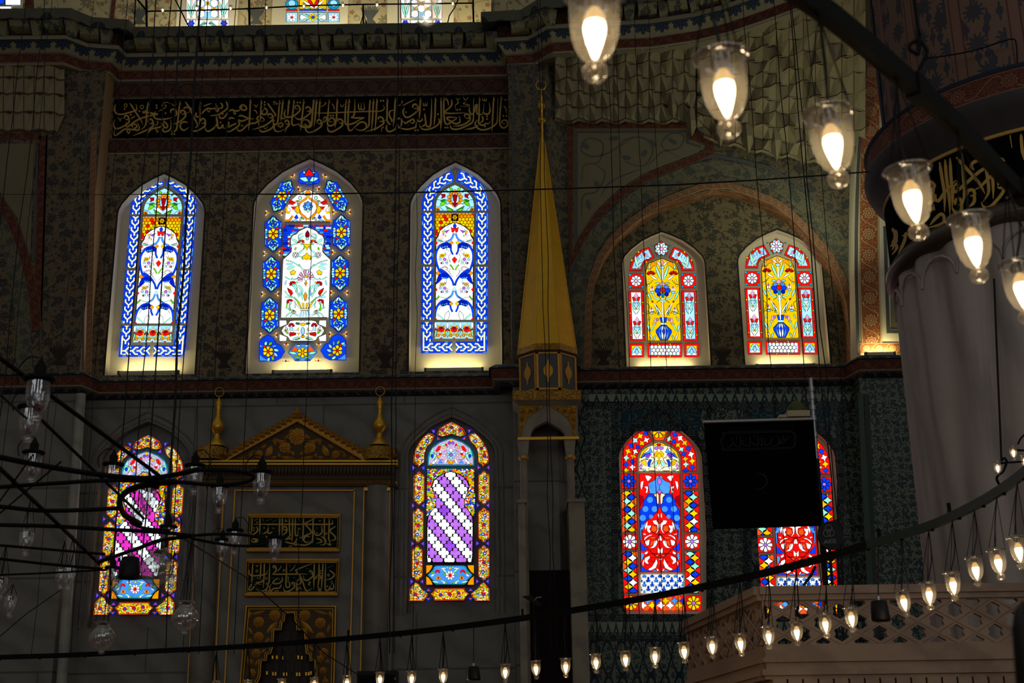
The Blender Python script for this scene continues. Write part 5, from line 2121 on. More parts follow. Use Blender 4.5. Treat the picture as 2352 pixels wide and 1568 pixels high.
# ---------------------------------------------------------------- windows 6 and 7: quatrefoils, mosaic cartouches
def glass_quatrefoil(foil='V', deep='v'):
 g = SG(zoomed(935, 965, 7.293), WINS[7].GY)
 g.lw = 4
 axis = lambda y: 748 - (y - 60) * .0115
 sl = lambda y: -(y - 870) * .024
 A = lambda dx, y: (axis(y) + dx, y)
 rg = g.rng
 # mosaic cartouches of the border
 pool = 'yyoorrrrddggggttwwwwppbBT'

 def mosaic(outline, center=None, cell=24, horiz=False):
  g.raw([(x, y) for x, y in outline], 'n', 0, 1)
  n = len(outline)
  cxm = sum(p[0] for p in outline) / n
  cym = sum(p[1] for p in outline) / n
  g.line(outline, 7, 0, 'O', True)
  q = [(cxm + (x - cxm) * .90, cym + (y - cym) * .95) if not horiz else (cxm + (x - cxm) * .95, cym + (y - cym) * .86) for x, y in outline]
  g.raw(q, 'y', .1)
  xs_, ys_ = [p[0] for p in q], [p[1] for p in q]
  y = min(ys_)
  while y < max(ys_):
   x = min(xs_)
   while x < max(xs_):
    px_, py_ = x + rg.uniform(-9, 9), y + rg.uniform(-9, 9)
    if inside((px_, py_), q):
     a = rg.uniform(0, PI)
     r1, r2 = rg.uniform(10, 19), rg.uniform(7, 12)
     c = rg.choice(pool)
     k = rg.choice((4, 5, 6, 6))
     g.poly([(px_ + r1 * math.cos(t + a), py_ + r2 * math.sin(t + a)) for t in [2 * PI * i / k for i in range(k)]], c, 3)
    x += cell
   y += cell * .84
  if center:
   for cx, cy, c in center:
    g.flower(cx, cy, 36 if c == 'r' else 30, 6, c, 'B' if c in 'rd' else 'w', 0, .42, 3)

 def cart_v(cx, y0, y1, w):
  m = w * .55
  o = [(cx, y0), (cx + 30, y0 + 20), (cx + 34, y0 + 46), (cx + w * .8, y0 + 50), (cx + w, y0 + 80), (cx + w, y1 - 80), (cx + w * .8, y1 - 50), (cx + 34, y1 - 46), (cx + 30, y1 - 20), (cx, y1)]
  o = o + [(2 * cx - x, y) for x, y in o[-2:0:-1]]
  ym = (y0 + y1) / 2
  mosaic(o, [(cx, ym, 'r'), (cx + 16, ym - 155, 'B'), (cx - 16, ym + 155, 'B')])

 for (xl, xr_, y0, y1) in ((200, 1288, 862, 1412), (186, 1288, 1480, 2050), (174, 1288, 2112, 2690)):
  cart_v(xl, y0, y1, 84)
  cart_v(xr_, y0 - 8, y1 - 4, 88)
 for sg in (-1, 1):
  X = lambda d, y: (axis(y) + sg * d, y)
  o = [X(290, 275), X(330, 250), X(385, 238), X(450, 290), X(530, 390), X(590, 500), X(618, 600), X(622, 720), X(600, 745), X(560, 755), X(540, 790), X(520, 760), X(462, 720), X(455, 600), X(440, 520), X(400, 440), X(340, 390), X(318, 350)]
  mosaic(o, [X(505, 490) + ('d',), X(400, 370) + ('B',), X(560, 620) + ('r',)])
  o = [X(425 + 150, 2730), X(620, 2785), X(660, 2840), X(672, 3030), X(440, 3030), X(380, 2960), X(365, 2920), X(410, 2880), X(470, 2840), X(520, 2760)]
  mosaic(o, [X(570, 2925) + ('r',)])
  # little blue triangles between the cartouches
  for xx, yy, a in ((618, 815, 0), (468, 815, PI), (620, 1445, 0), (462, 1445, PI), (622, 2080, 0), (460, 2080, PI), (628, 2712, 0), (466, 2712, PI), (292, 200, -.5), (222, 335, 2.3), (352, 2850, -PI / 2), (352, 3010, PI / 2)):
   cx, cy = X(xx, yy)
   a2 = a if sg < 0 else PI - a
   c_, s_ = math.cos(a2), math.sin(a2)
   T = lambda u, v: (cx + u * c_ - v * s_, cy + u * s_ + v * c_)
   g.poly([T(-28, -46), T(30, 0), T(-28, 46)], 'B', 3)
   g.poly([T(-18, -24), T(14, 0), T(-18, 24)], 'r', 3)
   g.circ(*T(-10, 0), 7, 'y', 5, lw=2)
 o = [A(0, 62), A(90, 100), A(190, 165), A(235, 250), A(222, 272), A(150, 292), A(80, 275), A(0, 245)]
 o = o + [(2 * axis(y) - x, y) for x, y in o[-2:0:-1]]
 mosaic(o, [A(0, 148) + ('d',), A(150, 190) + ('r',), A(-150, 190) + ('r',)])
 cxb = 718
 o = [(cxb - 310, 2925), (cxb - 265, 2890), (cxb - 245, 2840), (cxb + 245, 2835), (cxb + 265, 2888), (cxb + 315, 2922), (cxb + 268, 2960), (cxb + 245, 3022), (cxb - 245, 3028), (cxb - 268, 2962)]
 mosaic(o, [(cxb, 2925, 'r'), (cxb + 150, 2910, 'r'), (cxb - 150, 2940, 'r')], 30, True)
 # lunette
 L = [A(-382, 785), A(-382, 640), A(-360, 560), A(-300, 470), A(-200, 400), A(-100, 360), A(0, 328)]
 L = L + [(2 * axis(y) - x, y) for x, y in L[-2::-1]]
 g.raw(L, 'T', .02)
 q = [(axis(y) + (x - axis(y)) * .965, 770 if y > 780 else y + 10) for x, y in L]
 g.poly(q, 'l', 6, jit=.03)
 g.mir = axis
 for x0, y0, x1, y1, w, c in ((-340, 700, -300, 480, 60, 't'), (-300, 720, -230, 500, 40, 't'), (-180, 460, -80, 410, 34, 't'), (-110, 760, -60, 660, 34, 'w'), (-330, 770, -220, 680, 40, 'w'), (-200, 520, -140, 640, 34, 'w'), (-100, 470, -150, 500, 40, 'y'), (-250, 640, -170, 640, 34, 'y'), (-360, 770, -300, 755, 30, 'o'), (-10, 765, -60, 690, 34, 'o'), (-130, 600, -90, 640, 30, 'k'), (-30, 480, -90, 530, 30, 'w')):
  g.leaf(*A(x0, y0), *A(x1, y1), w, c, 4)
 g.poly([A(-260, 540), A(-210, 460), A(-165, 460), A(-190, 530), A(-240, 560)], 'r')
 g.rect(axis(590) - 200, 575, axis(590) - 155, 615, 'r')
 g.poly([A(-110, 440), A(-75, 420), A(-60, 450), A(-80, 465)], 'r')
 g.circ(*A(-315, 625), 26, 'B', 6, 36)
 g.circ(*A(-30, 410), 26, 'v', 8)
 g.poly([A(-220, 750), A(-175, 690), A(-130, 750)], 'b')
 g.came([A(-330, 560), A(-250, 600), A(-200, 680), A(-120, 690)], 4)
 g.came([A(-240, 770), A(-280, 700), A(-260, 650)], 4)
 g.came([A(-130, 560), A(-70, 520), A(-60, 460)], 4)
 g.mir = None
 g.flower(*A(0, 605), 78, 8, 's', 'y', 0, .3)
 g.circ(*A(0, 605), 30, 'v', 8)
 g.circ(*A(0, 618), 14, 'g', 6)
 g.poly([A(0, 340), A(30, 372), A(0, 400), A(-30, 372)], 'y')
 g.poly([A(0, 500), A(30, 535), A(0, 560), A(-30, 535)], 'w')
 g.poly([A(0, 690), A(26, 730), A(0, 765), A(-26, 730)], 'y')
 # lozenge ground
 x0, x1 = 352, 1135
 g.raw([(x0, 848), (x1, 848), (x1 - 2, 1630), (x0 - 16, 1630)], 'n', 0, 1)
 row = 0
 y = 852
 while y < 1625:
  x = x0 - (y - 850) * .02 + (19 if row % 2 else 0) + 8
  while x < x1 - 4:
   g.raw([(x - 17, y), (x, y - 13), (x + 17, y), (x, y + 13)], rg.choice('rroyyyggBBbw'))
   x += 38
  y += 15.4
  row += 1
 # dark keyhole panel of quatrefoils
 kh = [(axis(2400) - 392, 2400), (axis(1700) - 390, 1700), (axis(1640) - 370, 1625), (axis(1560) - 310, 1540), (axis(1480) - 245, 1460), (axis(1380) - 238, 1380), (axis(1250) - 285, 1250), (axis(1150) - 318, 1150), (axis(1060) - 300, 1060), (axis(980) - 230, 980), (axis(930) - 130, 925), (axis(885), 880)]
 kh = kh + [(2 * axis(y) - x, y) for x, y in kh[-2::-1]]
 g.raw(kh, 'n', 0, 1)

 def quad(cx, cy, r):
  pts = []
  for k in range(4):
   a = k * PI / 2
   ox, oy = cx + .52 * r * math.cos(a), cy + .52 * r * math.sin(a)
   for b in (-70, -35, 0, 35, 70):
    t = a + R(b)
    pts.append((ox + .48 * r * math.cos(t), oy + .48 * r * math.sin(t)))
   t = a + PI / 4
   pts.append((cx + .50 * r * math.cos(t), cy + .42 * r * math.sin(t)))
  return pts
 dx, dy = 98, 118
 ins = [(axis(y) + (x - axis(y)) * .955, y + (10 if y < 1000 else 0)) for x, y in kh]
 for j in range(-1, 14):
  for i in range(-5, 6):
   if (i + j) % 2:
    continue
   cx, cy = axis(950 + j * dy) + i * dx - 4, 950 + j * dy
   q = quad(cx, cy, 87)
   ii = sum(1 for p in q if inside(p, ins))
   white = ((i - j) // 2) % 2 == 0
   c = 'w' if white else (foil if rg.random() < .85 else deep)
   if ii == len(q):
    g.raw(q, c, .05)
   elif ii > 3:
    # partial foils at the rim of the panel
    o2 = []
    for a, b in zip(q, q[1:] + q[:1]):
     A_, B_ = inside(a, ins), inside(b, ins)
     if A_:
      o2.append(a)
     if A_ != B_:
      lo, hi = (a, b) if A_ else (b, a)
      for _ in range(7):
       md = ((lo[0] + hi[0]) / 2, (lo[1] + hi[1]) / 2)
       lo, hi = (md, hi) if inside(md, ins) else (lo, md)
      o2.append(lo)
    g.raw(o2, c, .05)
 # lower cartouche
 cx = 728
 g.raw([(328, 2450), (1118, 2450), (1118, 2780), (328, 2780)], 'n', 0, 1)
 for sx in (-1, 1):
  for sy in (-1, 1):
   g.raw([(cx + sx * 394, 2615 + sy * 160), (cx + sx * 292, 2615 + sy * 160), (cx + sx * 310, 2615 + sy * 110), (cx + sx * 350, 2615 + sy * 55), (cx + sx * 394, 2615 + sy * 22)], 'o', .02)
 q = [(-375, 0), (-320, -60), (-290, -90), (-270, -140), (-230, -160), (230, -160), (270, -140), (290, -90), (320, -60), (375, 0)]
 q = q + [(x, -y) for x, y in q[-2:0:-1]]
 g.poly([(cx + x, 2615 + y) for x, y in q], 'T', 4)
 g.poly([(cx + x * .95, 2615 + y * .92) for x, y in q], 'b', 4, jit=.03)
 g.mir = lambda y: cx
 for x0_, y0_, x1_, y1_, w, c in ((-40, 2590, -150, 2490, 34, 't'), (-60, 2500, -160, 2510, 20, 'w'), (-110, 2640, -80, 2560, 26, 'g'), (-70, 2740, -170, 2700, 30, 't'), (-180, 2740, -300, 2720, 34, 't'), (-320, 2640, -260, 2600, 30, 'w'), (-330, 2590, -250, 2560, 24, 'g'), (-20, 2480, -70, 2490, 24, 't'), (-30, 2740, -100, 2760, 24, 'g')):
  g.leaf(x0_ + cx, y0_, x1_ + cx, y1_, w, c, 4)
 for k in range(5):
  a = PI + k * PI / 4
  g.circ(cx - 208 + 28 * math.cos(a), 2565 + 22 * math.sin(a), 18, 'r', 6, lw=3)
 g.circ(cx - 195, 2662, 46, 'o', 8, 28)
 g.circ(cx - 195, 2662, 16, 'd', 6)
 g.circ(cx - 100, 2745, 18, 'w', 6)
 g.mir = None
 g.flower(cx, 2620, 78, 8, 'p', 'r', PI / 8, .34)
 g.poly([(cx, 2580), (cx + 26, 2620), (cx, 2660), (cx - 26, 2620)], 'r')
 g.poly([(cx, 2475), (cx + 24, 2500), (cx, 2525), (cx - 24, 2500)], 'y')
 return g


# ---------------------------------------------------------------- windows 8 and 9: red, blue and yellow
def glass_red():
 g = SG(zoomed(1415, 955, 6.4), WINS[8].GY)
 g.lw = 6
 axis = lambda y: 624 + (y - 100) * .0125
 A = lambda dx, y: (axis(y) + dx, y)
 rg = g.rng
 # border panels: staggered ogee lozenges on red
 def ogees(x0, x1, y0, y1, sh, start=0, cy0=None, seq='ybwybw'):
  win = [(x0, y0), (x1, y0), (x1 + sh, y1), (x0 + sh, y1)]
  g.raw(win, 'n', 0, 1)
  w = (x1 - x0)
  n = max(2, round((y1 - y0) / 62.0))
  h = (y1 - y0) / n
  for k in range(-1, n + 1):
   ym = y0 + h * (k + .5)
   s = sh * (ym - y0) / (y1 - y0)
   for sd in (0, 1):
    if (k + sd) % 2:
     continue
    ex = x0 + s if sd else x1 + s
    tri_ = clip([(ex, ym - h * .95), (ex + (1 if sd else -1) * w * .36, ym), (ex, ym + h * .95)], win)
    if len(tri_) > 2:
     g.raw(tri_, rg.choice('rrO'))
  for k in range(-1, n + 1):
   ym = y0 + h * (k + .5)
   s = sh * (ym - y0) / (y1 - y0)
   cx = x0 + s + (w * .34 if k % 2 == 0 else w * .66)
   r1, r2 = w * .30, h * .98
   q = [(cx - r1, ym), (cx - r1 * .5, ym - r2 * .36), (cx - r1 * .22, ym - r2 * .6), (cx, ym - r2), (cx + r1 * .22, ym - r2 * .6), (cx + r1 * .5, ym - r2 * .36), (cx + r1, ym),
    (cx + r1 * .5, ym + r2 * .36), (cx + r1 * .22, ym + r2 * .6), (cx, ym + r2), (cx - r1 * .22, ym + r2 * .6), (cx - r1 * .5, ym + r2 * .36)]
   q = clip(q, win)
   if len(q) > 2:
    g.poly(q, {'y': 'y', 'b': 'B', 'w': 't' if rg.random() < .6 else 'w'}[seq[(k + start) % len(seq)]], 6)
  g.line(win, 5, closed=True)

 def daisy(x, y, c, heart, w=112, h=108):
  g.rect(x - w, y - h, x + w, y + h, 'r')
  g.flower(x, y, min(w, h) * .98, 8, c, heart, 0, .26)

 ogees(80, 298, 1104, 1702, 10, 0)
 ogees(988, 1210, 1104, 1700, 16, 1)
 ogees(95, 318, 1996, 2600, 12, 1)
 ogees(1008, 1232, 1996, 2600, 12, 2)
 daisy(188, 960, 'B', 'V')
 daisy(1092, 960, 'B', 'V')
 daisy(202, 1848, 'w', 'V')
 daisy(1116, 1846, 'w', 'V')
 daisy(220, 2750, 'y', 'V')
 daisy(1140, 2750, 'y', 'V')
 # arched border pieces, two rows of quatrefoil lozenges
 for sg in (-1, 1):
  X = lambda d, y: (axis(y) + sg * d, y)
  o = [X(548, 810), X(550, 620), X(520, 500), X(440, 370), X(330, 270), X(205, 205), X(100, 370), X(190, 420), X(270, 500), X(325, 590), X(328, 810)]
  g.raw(o, 'r', .05)
  mid = Path(smooth([X(438, 830), X(438, 650), X(410, 540), X(345, 430), X(250, 340), X(140, 280)], 4))
  k = 0
  s = 30
  while s < mid.L - 30:
   t = 48 if k % 2 else -48
   q = [mid.at(s + a, t * 1.0 + b) for a, b in ((-58, 0), (-20, -16), (0, -50), (20, -16), (58, 0), (20, 16), (0, 50), (-20, 16))]
   q = clip(q, o) if False else q
   g.poly(q, ('y', 'w', 'B', 'B', 't', 'y')[(k + (2 if sg > 0 else 0)) % 6], 6)
   s += 44
   k += 1
  g.line(o, 8, closed=True)
 g.poly([A(-150, 180), A(0, 108), A(150, 180), A(70, 360), A(-55, 360)], 'O', 6)
 g.flower(*A(0, 225), 108, 8, 'y', 'V', PI / 8, .24)
 # lunette
 L = [A(-292, 815), A(-292, 620), A(-260, 530), A(-190, 465), A(-90, 430), A(0, 388)]
 L = L + [(2 * axis(y) - x, y) for x, y in L[-2::-1]]
 g.poly(L, 'k', 7, jit=.03)
 g.mir = axis
 g.poly([A(-292, 620), A(-262, 530), A(-190, 468), A(-150, 470), A(-220, 540), A(-270, 620)], 'y')
 g.poly([A(-270, 625), A(-230, 560), A(-150, 520), A(-130, 455), A(-90, 540), A(-180, 560)], 'b')
 g.poly([A(-265, 625), A(-210, 565), A(-120, 545), A(-180, 580)], 'B')
 for a, b in ((-190, 590), (-160, 575), (-130, 572), (-155, 600), (-175, 612)):
  g.circ(*A(a, b), 18, 'v', 8, lw=3)
 g.poly([A(-170, 690), A(-140, 640), A(-105, 645), A(-130, 700), A(-135, 750), A(-165, 745)], 'B')
 g.poly([A(-270, 650), A(-190, 660), A(-185, 740), A(-230, 720)], 'y')
 g.poly([A(-290, 750), A(-262, 690), A(-240, 745)], 'V')
 g.circ(*A(-268, 775), 16, 'V', 6)
 g.poly([A(-100, 710), A(-20, 650), A(-30, 720), A(-60, 760)], 't')
 g.poly([A(-160, 780), A(-120, 740), A(-40, 775), A(-60, 808), A(-150, 806)], 'k')
 g.poly([A(-70, 560), A(-20, 500), A(-5, 560), A(-60, 620)], 'y')
 g.circ(*A(-36, 475), 34, 'V', 8, 24)
 g.leaf(*A(-100, 440), *A(-8, 398), 34, 'y')
 g.leaf(*A(-250, 790), *A(-190, 800), 30, 't')
 g.circ(*A(-180, 630), 18, 's', 6)
 g.came([A(-290, 690), A(-220, 640), A(-150, 640)], 5)
 g.came([A(-120, 600), A(-60, 640), A(-120, 720)], 5)
 g.mir = None
 g.circ(*A(0, 430), 30, 'r', 8, 22)
 g.poly([A(0, 730), A(42, 770), A(0, 806), A(-42, 770)], 'w')
 g.leaf(*A(-2, 720), *A(0, 640), 44, 'y')
 g.poly([A(0, 540), A(40, 590), A(0, 640), A(-40, 590)], 'y')
 # middle: blue robes with round spots on red
 x0 = -295
 g.poly([A(x0, 855), A(-x0 + 8, 855), A(-x0 + 16, 2294), A(x0 + 4, 2294)], 'r', 7, jit=.02)
 g.mir = axis
 g.poly([A(0, 880), A(-70, 945), A(-150, 985), A(-160, 1080), A(-140, 1140), A(-60, 1150), A(0, 1080)], 'b')
 g.poly([A(-165, 1150), A(-100, 1150), A(-60, 1200), A(-30, 1290), A(0, 1310), A(-30, 1400), A(-110, 1480), A(-210, 1550), A(-290, 1650), A(-290, 1380), A(-250, 1330), A(-230, 1240)], 'B', jit=.02)
 for a, b, r in ((-120, 1015, 40), (-85, 1110, 34), (-140, 1235, 44), (-210, 1370, 44), (-75, 1370, 44), (-250, 1500, 46), (-130, 1480, 30), (-250, 1620, 24)):
  g.circ(*A(a, b), r, 'b', 12, lw=0)
 g.leaf(*A(-50, 915), *A(-6, 885), 22, 's')
 g.poly([A(-85, 1160), A(-30, 1135), A(-10, 1170), A(-12, 1290), A(-40, 1290), A(-50, 1200)], 'k')
 # the swirling white leaves on red
 W = [[(-205, 875), (-150, 880), (-110, 900), (-90, 880), (-150, 950), (-175, 960), (-200, 910)], [(-270, 970), (-230, 960), (-245, 1040), (-265, 1090), (-280, 1030)],
  [(-220, 1040), (-165, 1040), (-175, 1130), (-205, 1130), (-190, 1080)], [(-30, 1430), (-12, 1450), (-14, 1490), (-36, 1500)]]
 for w_ in W:
  g.poly([A(*q) for q in w_], 'w', 5)
 g.poly([A(-292, 1165), A(-240, 1190), (A(-235, 1240)), A(-280, 1330), A(-292, 1340)], 'd', 5)
 # big drop: dome outline in blue corners
 yb = lambda y: 1504 + y * .9386
 xb = lambda x: x * .9386
 B_ = lambda s: [(xb(a), yb(b)) for a, b in P(s)]
 g.poly([A(-292, 1650), A(-292, 1700), A(-270, 1710), A(-240, 1660), A(-200, 1560)], 'b', 5)
 g.poly(B_('375,180 398,180 400,330 380,350'), 'b', 5)
 g.poly(B_('385,370 430,430 495,490 440,510 385,510'), 'B', 5)
 g.poly(B_('388,540 440,560 420,640 388,660'), 'b', 5)
 g.poly(B_('388,690 410,760 460,800 560,835 388,835'), 'B', 5)
 g.poly(B_('560,830 600,810 655,828 640,842'), 'b', 5)
 for s in ('495,50 470,80 445,130 460,190 490,110', '480,120 545,110 545,140 520,170 545,210 520,235 485,200', '570,40 630,30 680,100 670,190 620,245 650,180 640,110 590,90', '415,245 460,240 460,270',
   '430,360 450,300 520,260 575,265 500,290', '455,360 525,335 515,420 480,435 450,400', '620,335 650,370 630,430 590,465 530,470 580,430 590,370', '650,460 690,500 680,550 650,540',
   '440,545 490,515 495,550 460,570', '520,590 450,620 440,680 480,715 510,715 490,670 530,620', '410,700 440,640 430,720 420,760', '630,640 650,700 620,780 540,820 500,800 560,760 610,680',
   '660,630 700,640 690,660', '690,270 690,350 655,350 670,290', '630,790 660,800 665,830 640,820'):
  g.poly(B_(s), 'w', 5)
 for s in ('560,110 630,130 640,190 590,220 545,200', '520,300 600,290 620,320 560,330', '640,570 670,580 640,610 605,575', '550,350 590,370 560,430 530,430'):
  g.poly(B_(s), 'O', 5)
 for s in ('530,480 640,490 640,560 590,570 540,520', '445,740 520,730 560,750 500,800', '690,20 740,50 700,80 660,50', '540,610 620,620 600,680 540,690'):
  g.poly(B_(s), 'r', 5)
 for s in (((405, 180), (420, 320), (500, 480)), ((500, 480), (620, 600), (700, 640)), ((420, 640), (520, 560), (640, 560)), ((700, 240), (640, 300), (600, 400)), ((540, 200), (620, 250), (690, 260))):
  g.came([(xb(a), yb(b)) for a, b in s], 5)
 g.mir = None
 g.poly([A(0, 915), A(34, 950), A(20, 1010), A(-20, 1010), A(-34, 950)], 'V')
 g.poly([A(0, 1085), A(40, 1115), A(0, 1155), A(-40, 1115)], 'V')
 g.poly([(xb(705), yb(730)), (xb(745), yb(780)), (xb(710), yb(842)), (xb(670), yb(780))], 'r')
 g.poly([(xb(690), yb(570)), (xb(720), yb(610)), (xb(690), yb(640)), (xb(660), yb(610))], 'r')
 # blue and white star lattice
 X0, X1, Y0, Y1 = 366, 984, yb(886), yb(1166)
 lat = [(X0, Y0), (X1, Y0), (X1, Y1), (X0, Y1)]
 g.raw(lat, 'w', .02)
 for j in range(5):
  for i in range(7):
   cx, cy = X0 + 78 + (i - .5) * 115 + (57 if j % 2 else 0) - 30, Y0 + 2 + j * 66
   ring = [(cx + 62 * math.cos(a * PI / 8), cy + 62 * math.sin(a * PI / 8)) for a in range(17)]
   for a, b in zip(ring, ring[1:]):
    if inside(a, lat) and inside(b, lat):
     g.line([a, b], 5)
   for k in range(6):
    a = k * PI / 3 + PI / 6
    px_, py_ = cx + 50 * math.cos(a), cy + 50 * math.sin(a)
    q = clip([(px_ + 17 * math.cos(t * PI / 4), py_ + 19 * math.sin(t * PI / 4)) for t in range(8)], lat)
    if len(q) > 2 and k in (1, 4, 0, 2):
     g.poly(q, rg.choice('Bbb'), 4)
 # bottom run of lozenges, lying
 X0, X1, Y0, Y1 = 372, 990, yb(1212), yb(1445)
 win = [(X0, Y0), (X1, Y0), (X1, Y1), (X0, Y1)]
 g.raw(win, 'O', .05)
 for k in range(-1, 12):
  x = X0 + 66 * (k + .5) - 12
  y = Y0 + (78 if k % 2 else 148)
  q = [(x - 62, y), (x - 22, y - 26), (x, y - 64), (x + 22, y - 26), (x + 62, y), (x + 22, y + 26), (x, y + 64), (x - 22, y + 26)]
  q = clip(q, win)
  if len(q) > 2:
   g.poly(q, 'wbyBwy'[k % 6] if k % 6 != 1 else 'b', 6)
 for k in range(10):
  x = X0 + 66 * k
  q = clip([(x - 40, Y0), (x + 40, Y0), (x, Y0 + 50)] if k % 2 else [(x - 40, Y1), (x + 40, Y1), (x, Y1 - 50)], win)
  if len(q) > 2:
   g.poly(q, rg.choice('rrO'), 5)
 return g


def small(px_x0, px_x1, kind, win):
 """lower ends of the three gallery windows, seen over the ledge"""
 g = SG(lambda x, y: (px_x0 + (px_x1 - px_x0) * x / 100.0, 66 - y * 1.0), GYW - .075)
 g.lw = .9
 if kind == 0:
  for x in (4, 78):
   g.rect(x, 4, x + 20, 20, 'w')
   g.flower(x + 10, 12, 8, 6, 'B', 'r', 0, .28, .5)
  g.rect(27, 4, 75, 20, 'w')
  for d in (-1, 1):
   for k in range(4):
    g.leaf(51 + d * 2, 11, 51 + d * (10 + 4 * k), 18 - k * 4, 3, 't')
  for x in (3, 76):
   g.rect(x, 24, x + 22, 150, 'p')
   g.strip([(x + 11, 24), (x + 11, 66)], 3, 't', 1)
   g.leaf(x + 11, 26, x + 2, 62, 5, 't')
   g.leaf(x + 11, 26, x + 20, 62, 5, 't')
   g.poly([(x + 4, 66), (x + 18, 66), (x + 15, 78), (x + 7, 78)], 'r')
  g.rect(28, 24, 73, 150, 's')
  for j in range(3):
   for i in range(3):
    x, y = 36 + i * 15, 34 + j * 24 + (12 if i % 2 else 0)
    g.poly([(x - 8, y - 5), (x, y - 10), (x + 8, y - 5), (x + 8, y + 5), (x, y + 10), (x - 8, y + 5)], 'w')
    g.flower(x, y + 12, 5, 6, 'y', 'o', 0, .4, .5)
 else:
  for x in (2, 77):
   g.rect(x, 18 - 3, x + 20, 40 - 3, 's')
   g.flower(x + 10, 26, 9, 7, 'w', 'r', 0, .3, .5)
   g.circ(x + 10, 56, 11, 'T', 10, 12)
   g.circ(x + 10, 58, 7, 's', 8, 8)
   g.rect(x, 41, x + 20, 44, 'r')
  g.rect(26, 15, 74, 37, 's')
  for d in (-1, 1):
   g.circ(50 + d * 16, 26, 8, 'w', 10, 9)
   g.leaf(50, 26, 50 + d * 22, 33, 4, 't')
   g.leaf(50, 26, 50 + d * 22, 19, 4, 't')
  g.flower(50, 26, 9, 8, 'y', 'B', 0, .35, .5)
  g.rect(26, 41, 74, 120, 'y')
  for d in (-1, 1):
   g.leaf(52, 46, 50 + d * 20, 66, 6, 'w')
   g.leaf(52, 48, 50 + d * 12, 74, 6, 'r')
   g.leaf(52, 42, 50 + d * 22, 50, 4, 't')
  g.rect(26, 41, 74, 45, 'B')
 return g.done(win)


def seat_glass(gl, win_ids):
 """first window gets the mesh, its twin a copy shifted to its own frame"""
 a = win_ids[0]
 w0 = WINS[a]
 o = gl.done(w0, (w0.cx, w0.GY, w0.zb))
 o.parent = w0.frame
 for b in win_ids[1:]:
  w1 = WINS[b]
  c = o.copy()
  COL.objects.link(c)
  c.parent = w1.frame
  c.location = (w1.cx, w1.GY, w1.zb)


seat_glass(glass_chain(), (3, 1))
seat_glass(glass_vase(), (2,))
seat_glass(glass_yellow(), (4, 5))
seat_glass(glass_quatrefoil(), (7,))
o6 = glass_quatrefoil('M', 'M').done(None, (WINS[7].cx, WINS[7].GY, WINS[7].zb))
o6.parent = WINS[6].frame
o6.location = (WINS[6].cx, WINS[6].GY, WINS[6].zb)
seat_glass(glass_red(), (8, 9))
for i, (a, b, k) in enumerate(((425, 527, 0), (655, 783, 1), (917, 1017, 0))):
 o = small(a, b, k, None)
 o.parent = WINS[10 + i]
# corner of a window far to the left, only its edge in view
g = SG(lambda x, y: (x, y), GYW - .05)
for x0, y0, x1, y1, c in ((-60, -40, 10, 10, 'B'), (12, -40, 48, 12, 'w'), (0, 14, 26, 30, 'w'), (-60, 14, -2, 30, 'b'), (28, 20, 38, 30, 'B')):
 g.rect(x0, y0, x1, y1, c, 2)
o = g.done(None)
w_ = MB()
a, b = onY(-70, 20, GYW), onY(52, 20, GYW)
w_.box(a.x, b.x, GYW - .04, GYW + .1, ZL - .1, ZL + 3.0)
o.parent = struct(w_.build('window_13', M['cream']))

# ---- strip lights on the sills
STRIPS = [(270, 410, 854, WY, 'pale strip light on the sill under the upper left blue chain-bordered window'), (625, 762, 852, WY, 'pale strip light on the sill under the middle upper window with the vase of flowers'),
  (975, 1110, 847, WY, 'pale strip light on the sill under the blue chain-bordered window nearest the gold cone'), (1462, 1598, 844, RY + .5, 'pale strip light on the sill under the first red-bordered window beside the gold cone'),
  (1737, 1872, 838, RY + .5, 'pale strip light on the sill under the second red-bordered window nearer the fluted column'), (1983, 2052, 817, PY, 'pale strip light at the foot of the terracotta scroll pier beside the fluted column')]
STRIP_W = [34, 28, 30, 20, 20, 36]
for (x0, x1, y, Y, lab), pw in zip(STRIPS, STRIP_W):
 a, b = onY(x0, y, Y), onY(x1, y, Y)
 yy = Y + .06 if Y != PY else Y - .16
 zc_ = (a.z + b.z) / 2
 mid = Vector(((a.x + b.x) / 2, yy, zc_))
 r = empty('strip_light', mid, lab, 'strip light', 'strip lights on the sills')
 mb = MB()
 mb.box(a.x, b.x, yy - .05, yy + .03, zc_ - .045, zc_ + .04)
 mb.build('housing', M['fixture'], r)
 for s_ in (a.x + .02, b.x - .02):
  mb = MB()
  mb.box(s_ - .03, s_ + .03, yy - .056, yy + .036, zc_ - .05, zc_ + .046)
  mb.build('end_cap', M['line_grey'], r)
 L = area_light('strip_lamp', (mid.x, yy + .02, zc_ + .06), (mid.x, Y + .35, zc_ + 1.2), (b.x - a.x) * .9, .05, pw * .35, (1.0, .86, .42))
 L.parent = r
 L.location = Vector((0, .02, .06))
# unseen lights added behind the gallery ledge to brighten its wall
for x in (-9, -5.2, -1.6):
 area_light('gallery_fill', (x, WY + .1, ZL + .12), (x, GYW + .2, ZL + 1.6), 2.6, .1, 42, (1.0, .90, .62))
area_light('gallery_fill', (4.5, 32.2, ZL + .15), (5.5, 33.5, ZL + 2), 4.0, .1, 26, (1.0, .92, .7))
# added light without a fixture, brightening the arch and its muqarnas
area_light('arch_fill', (7.9, 32.2, zy(640)), (7.0, RY, zy(240)), .6, .3, 52, (.92, .95, .70))
# ------------------------------------------------------------------ mihrab
def slab(mb, quad, Y0, Y1, m=0):
 """a flat block whose face outline is read in the photograph at depth Y0 and that runs back to Y1"""
 f = [onY(x, y, Y0) for x, y in quad]
 mb.extrude(f, Y1 - Y0, m)


Q = lambda x0, y0, x1, y1: [(x0, y1), (x1, y1), (x1, y0), (x0, y0)]


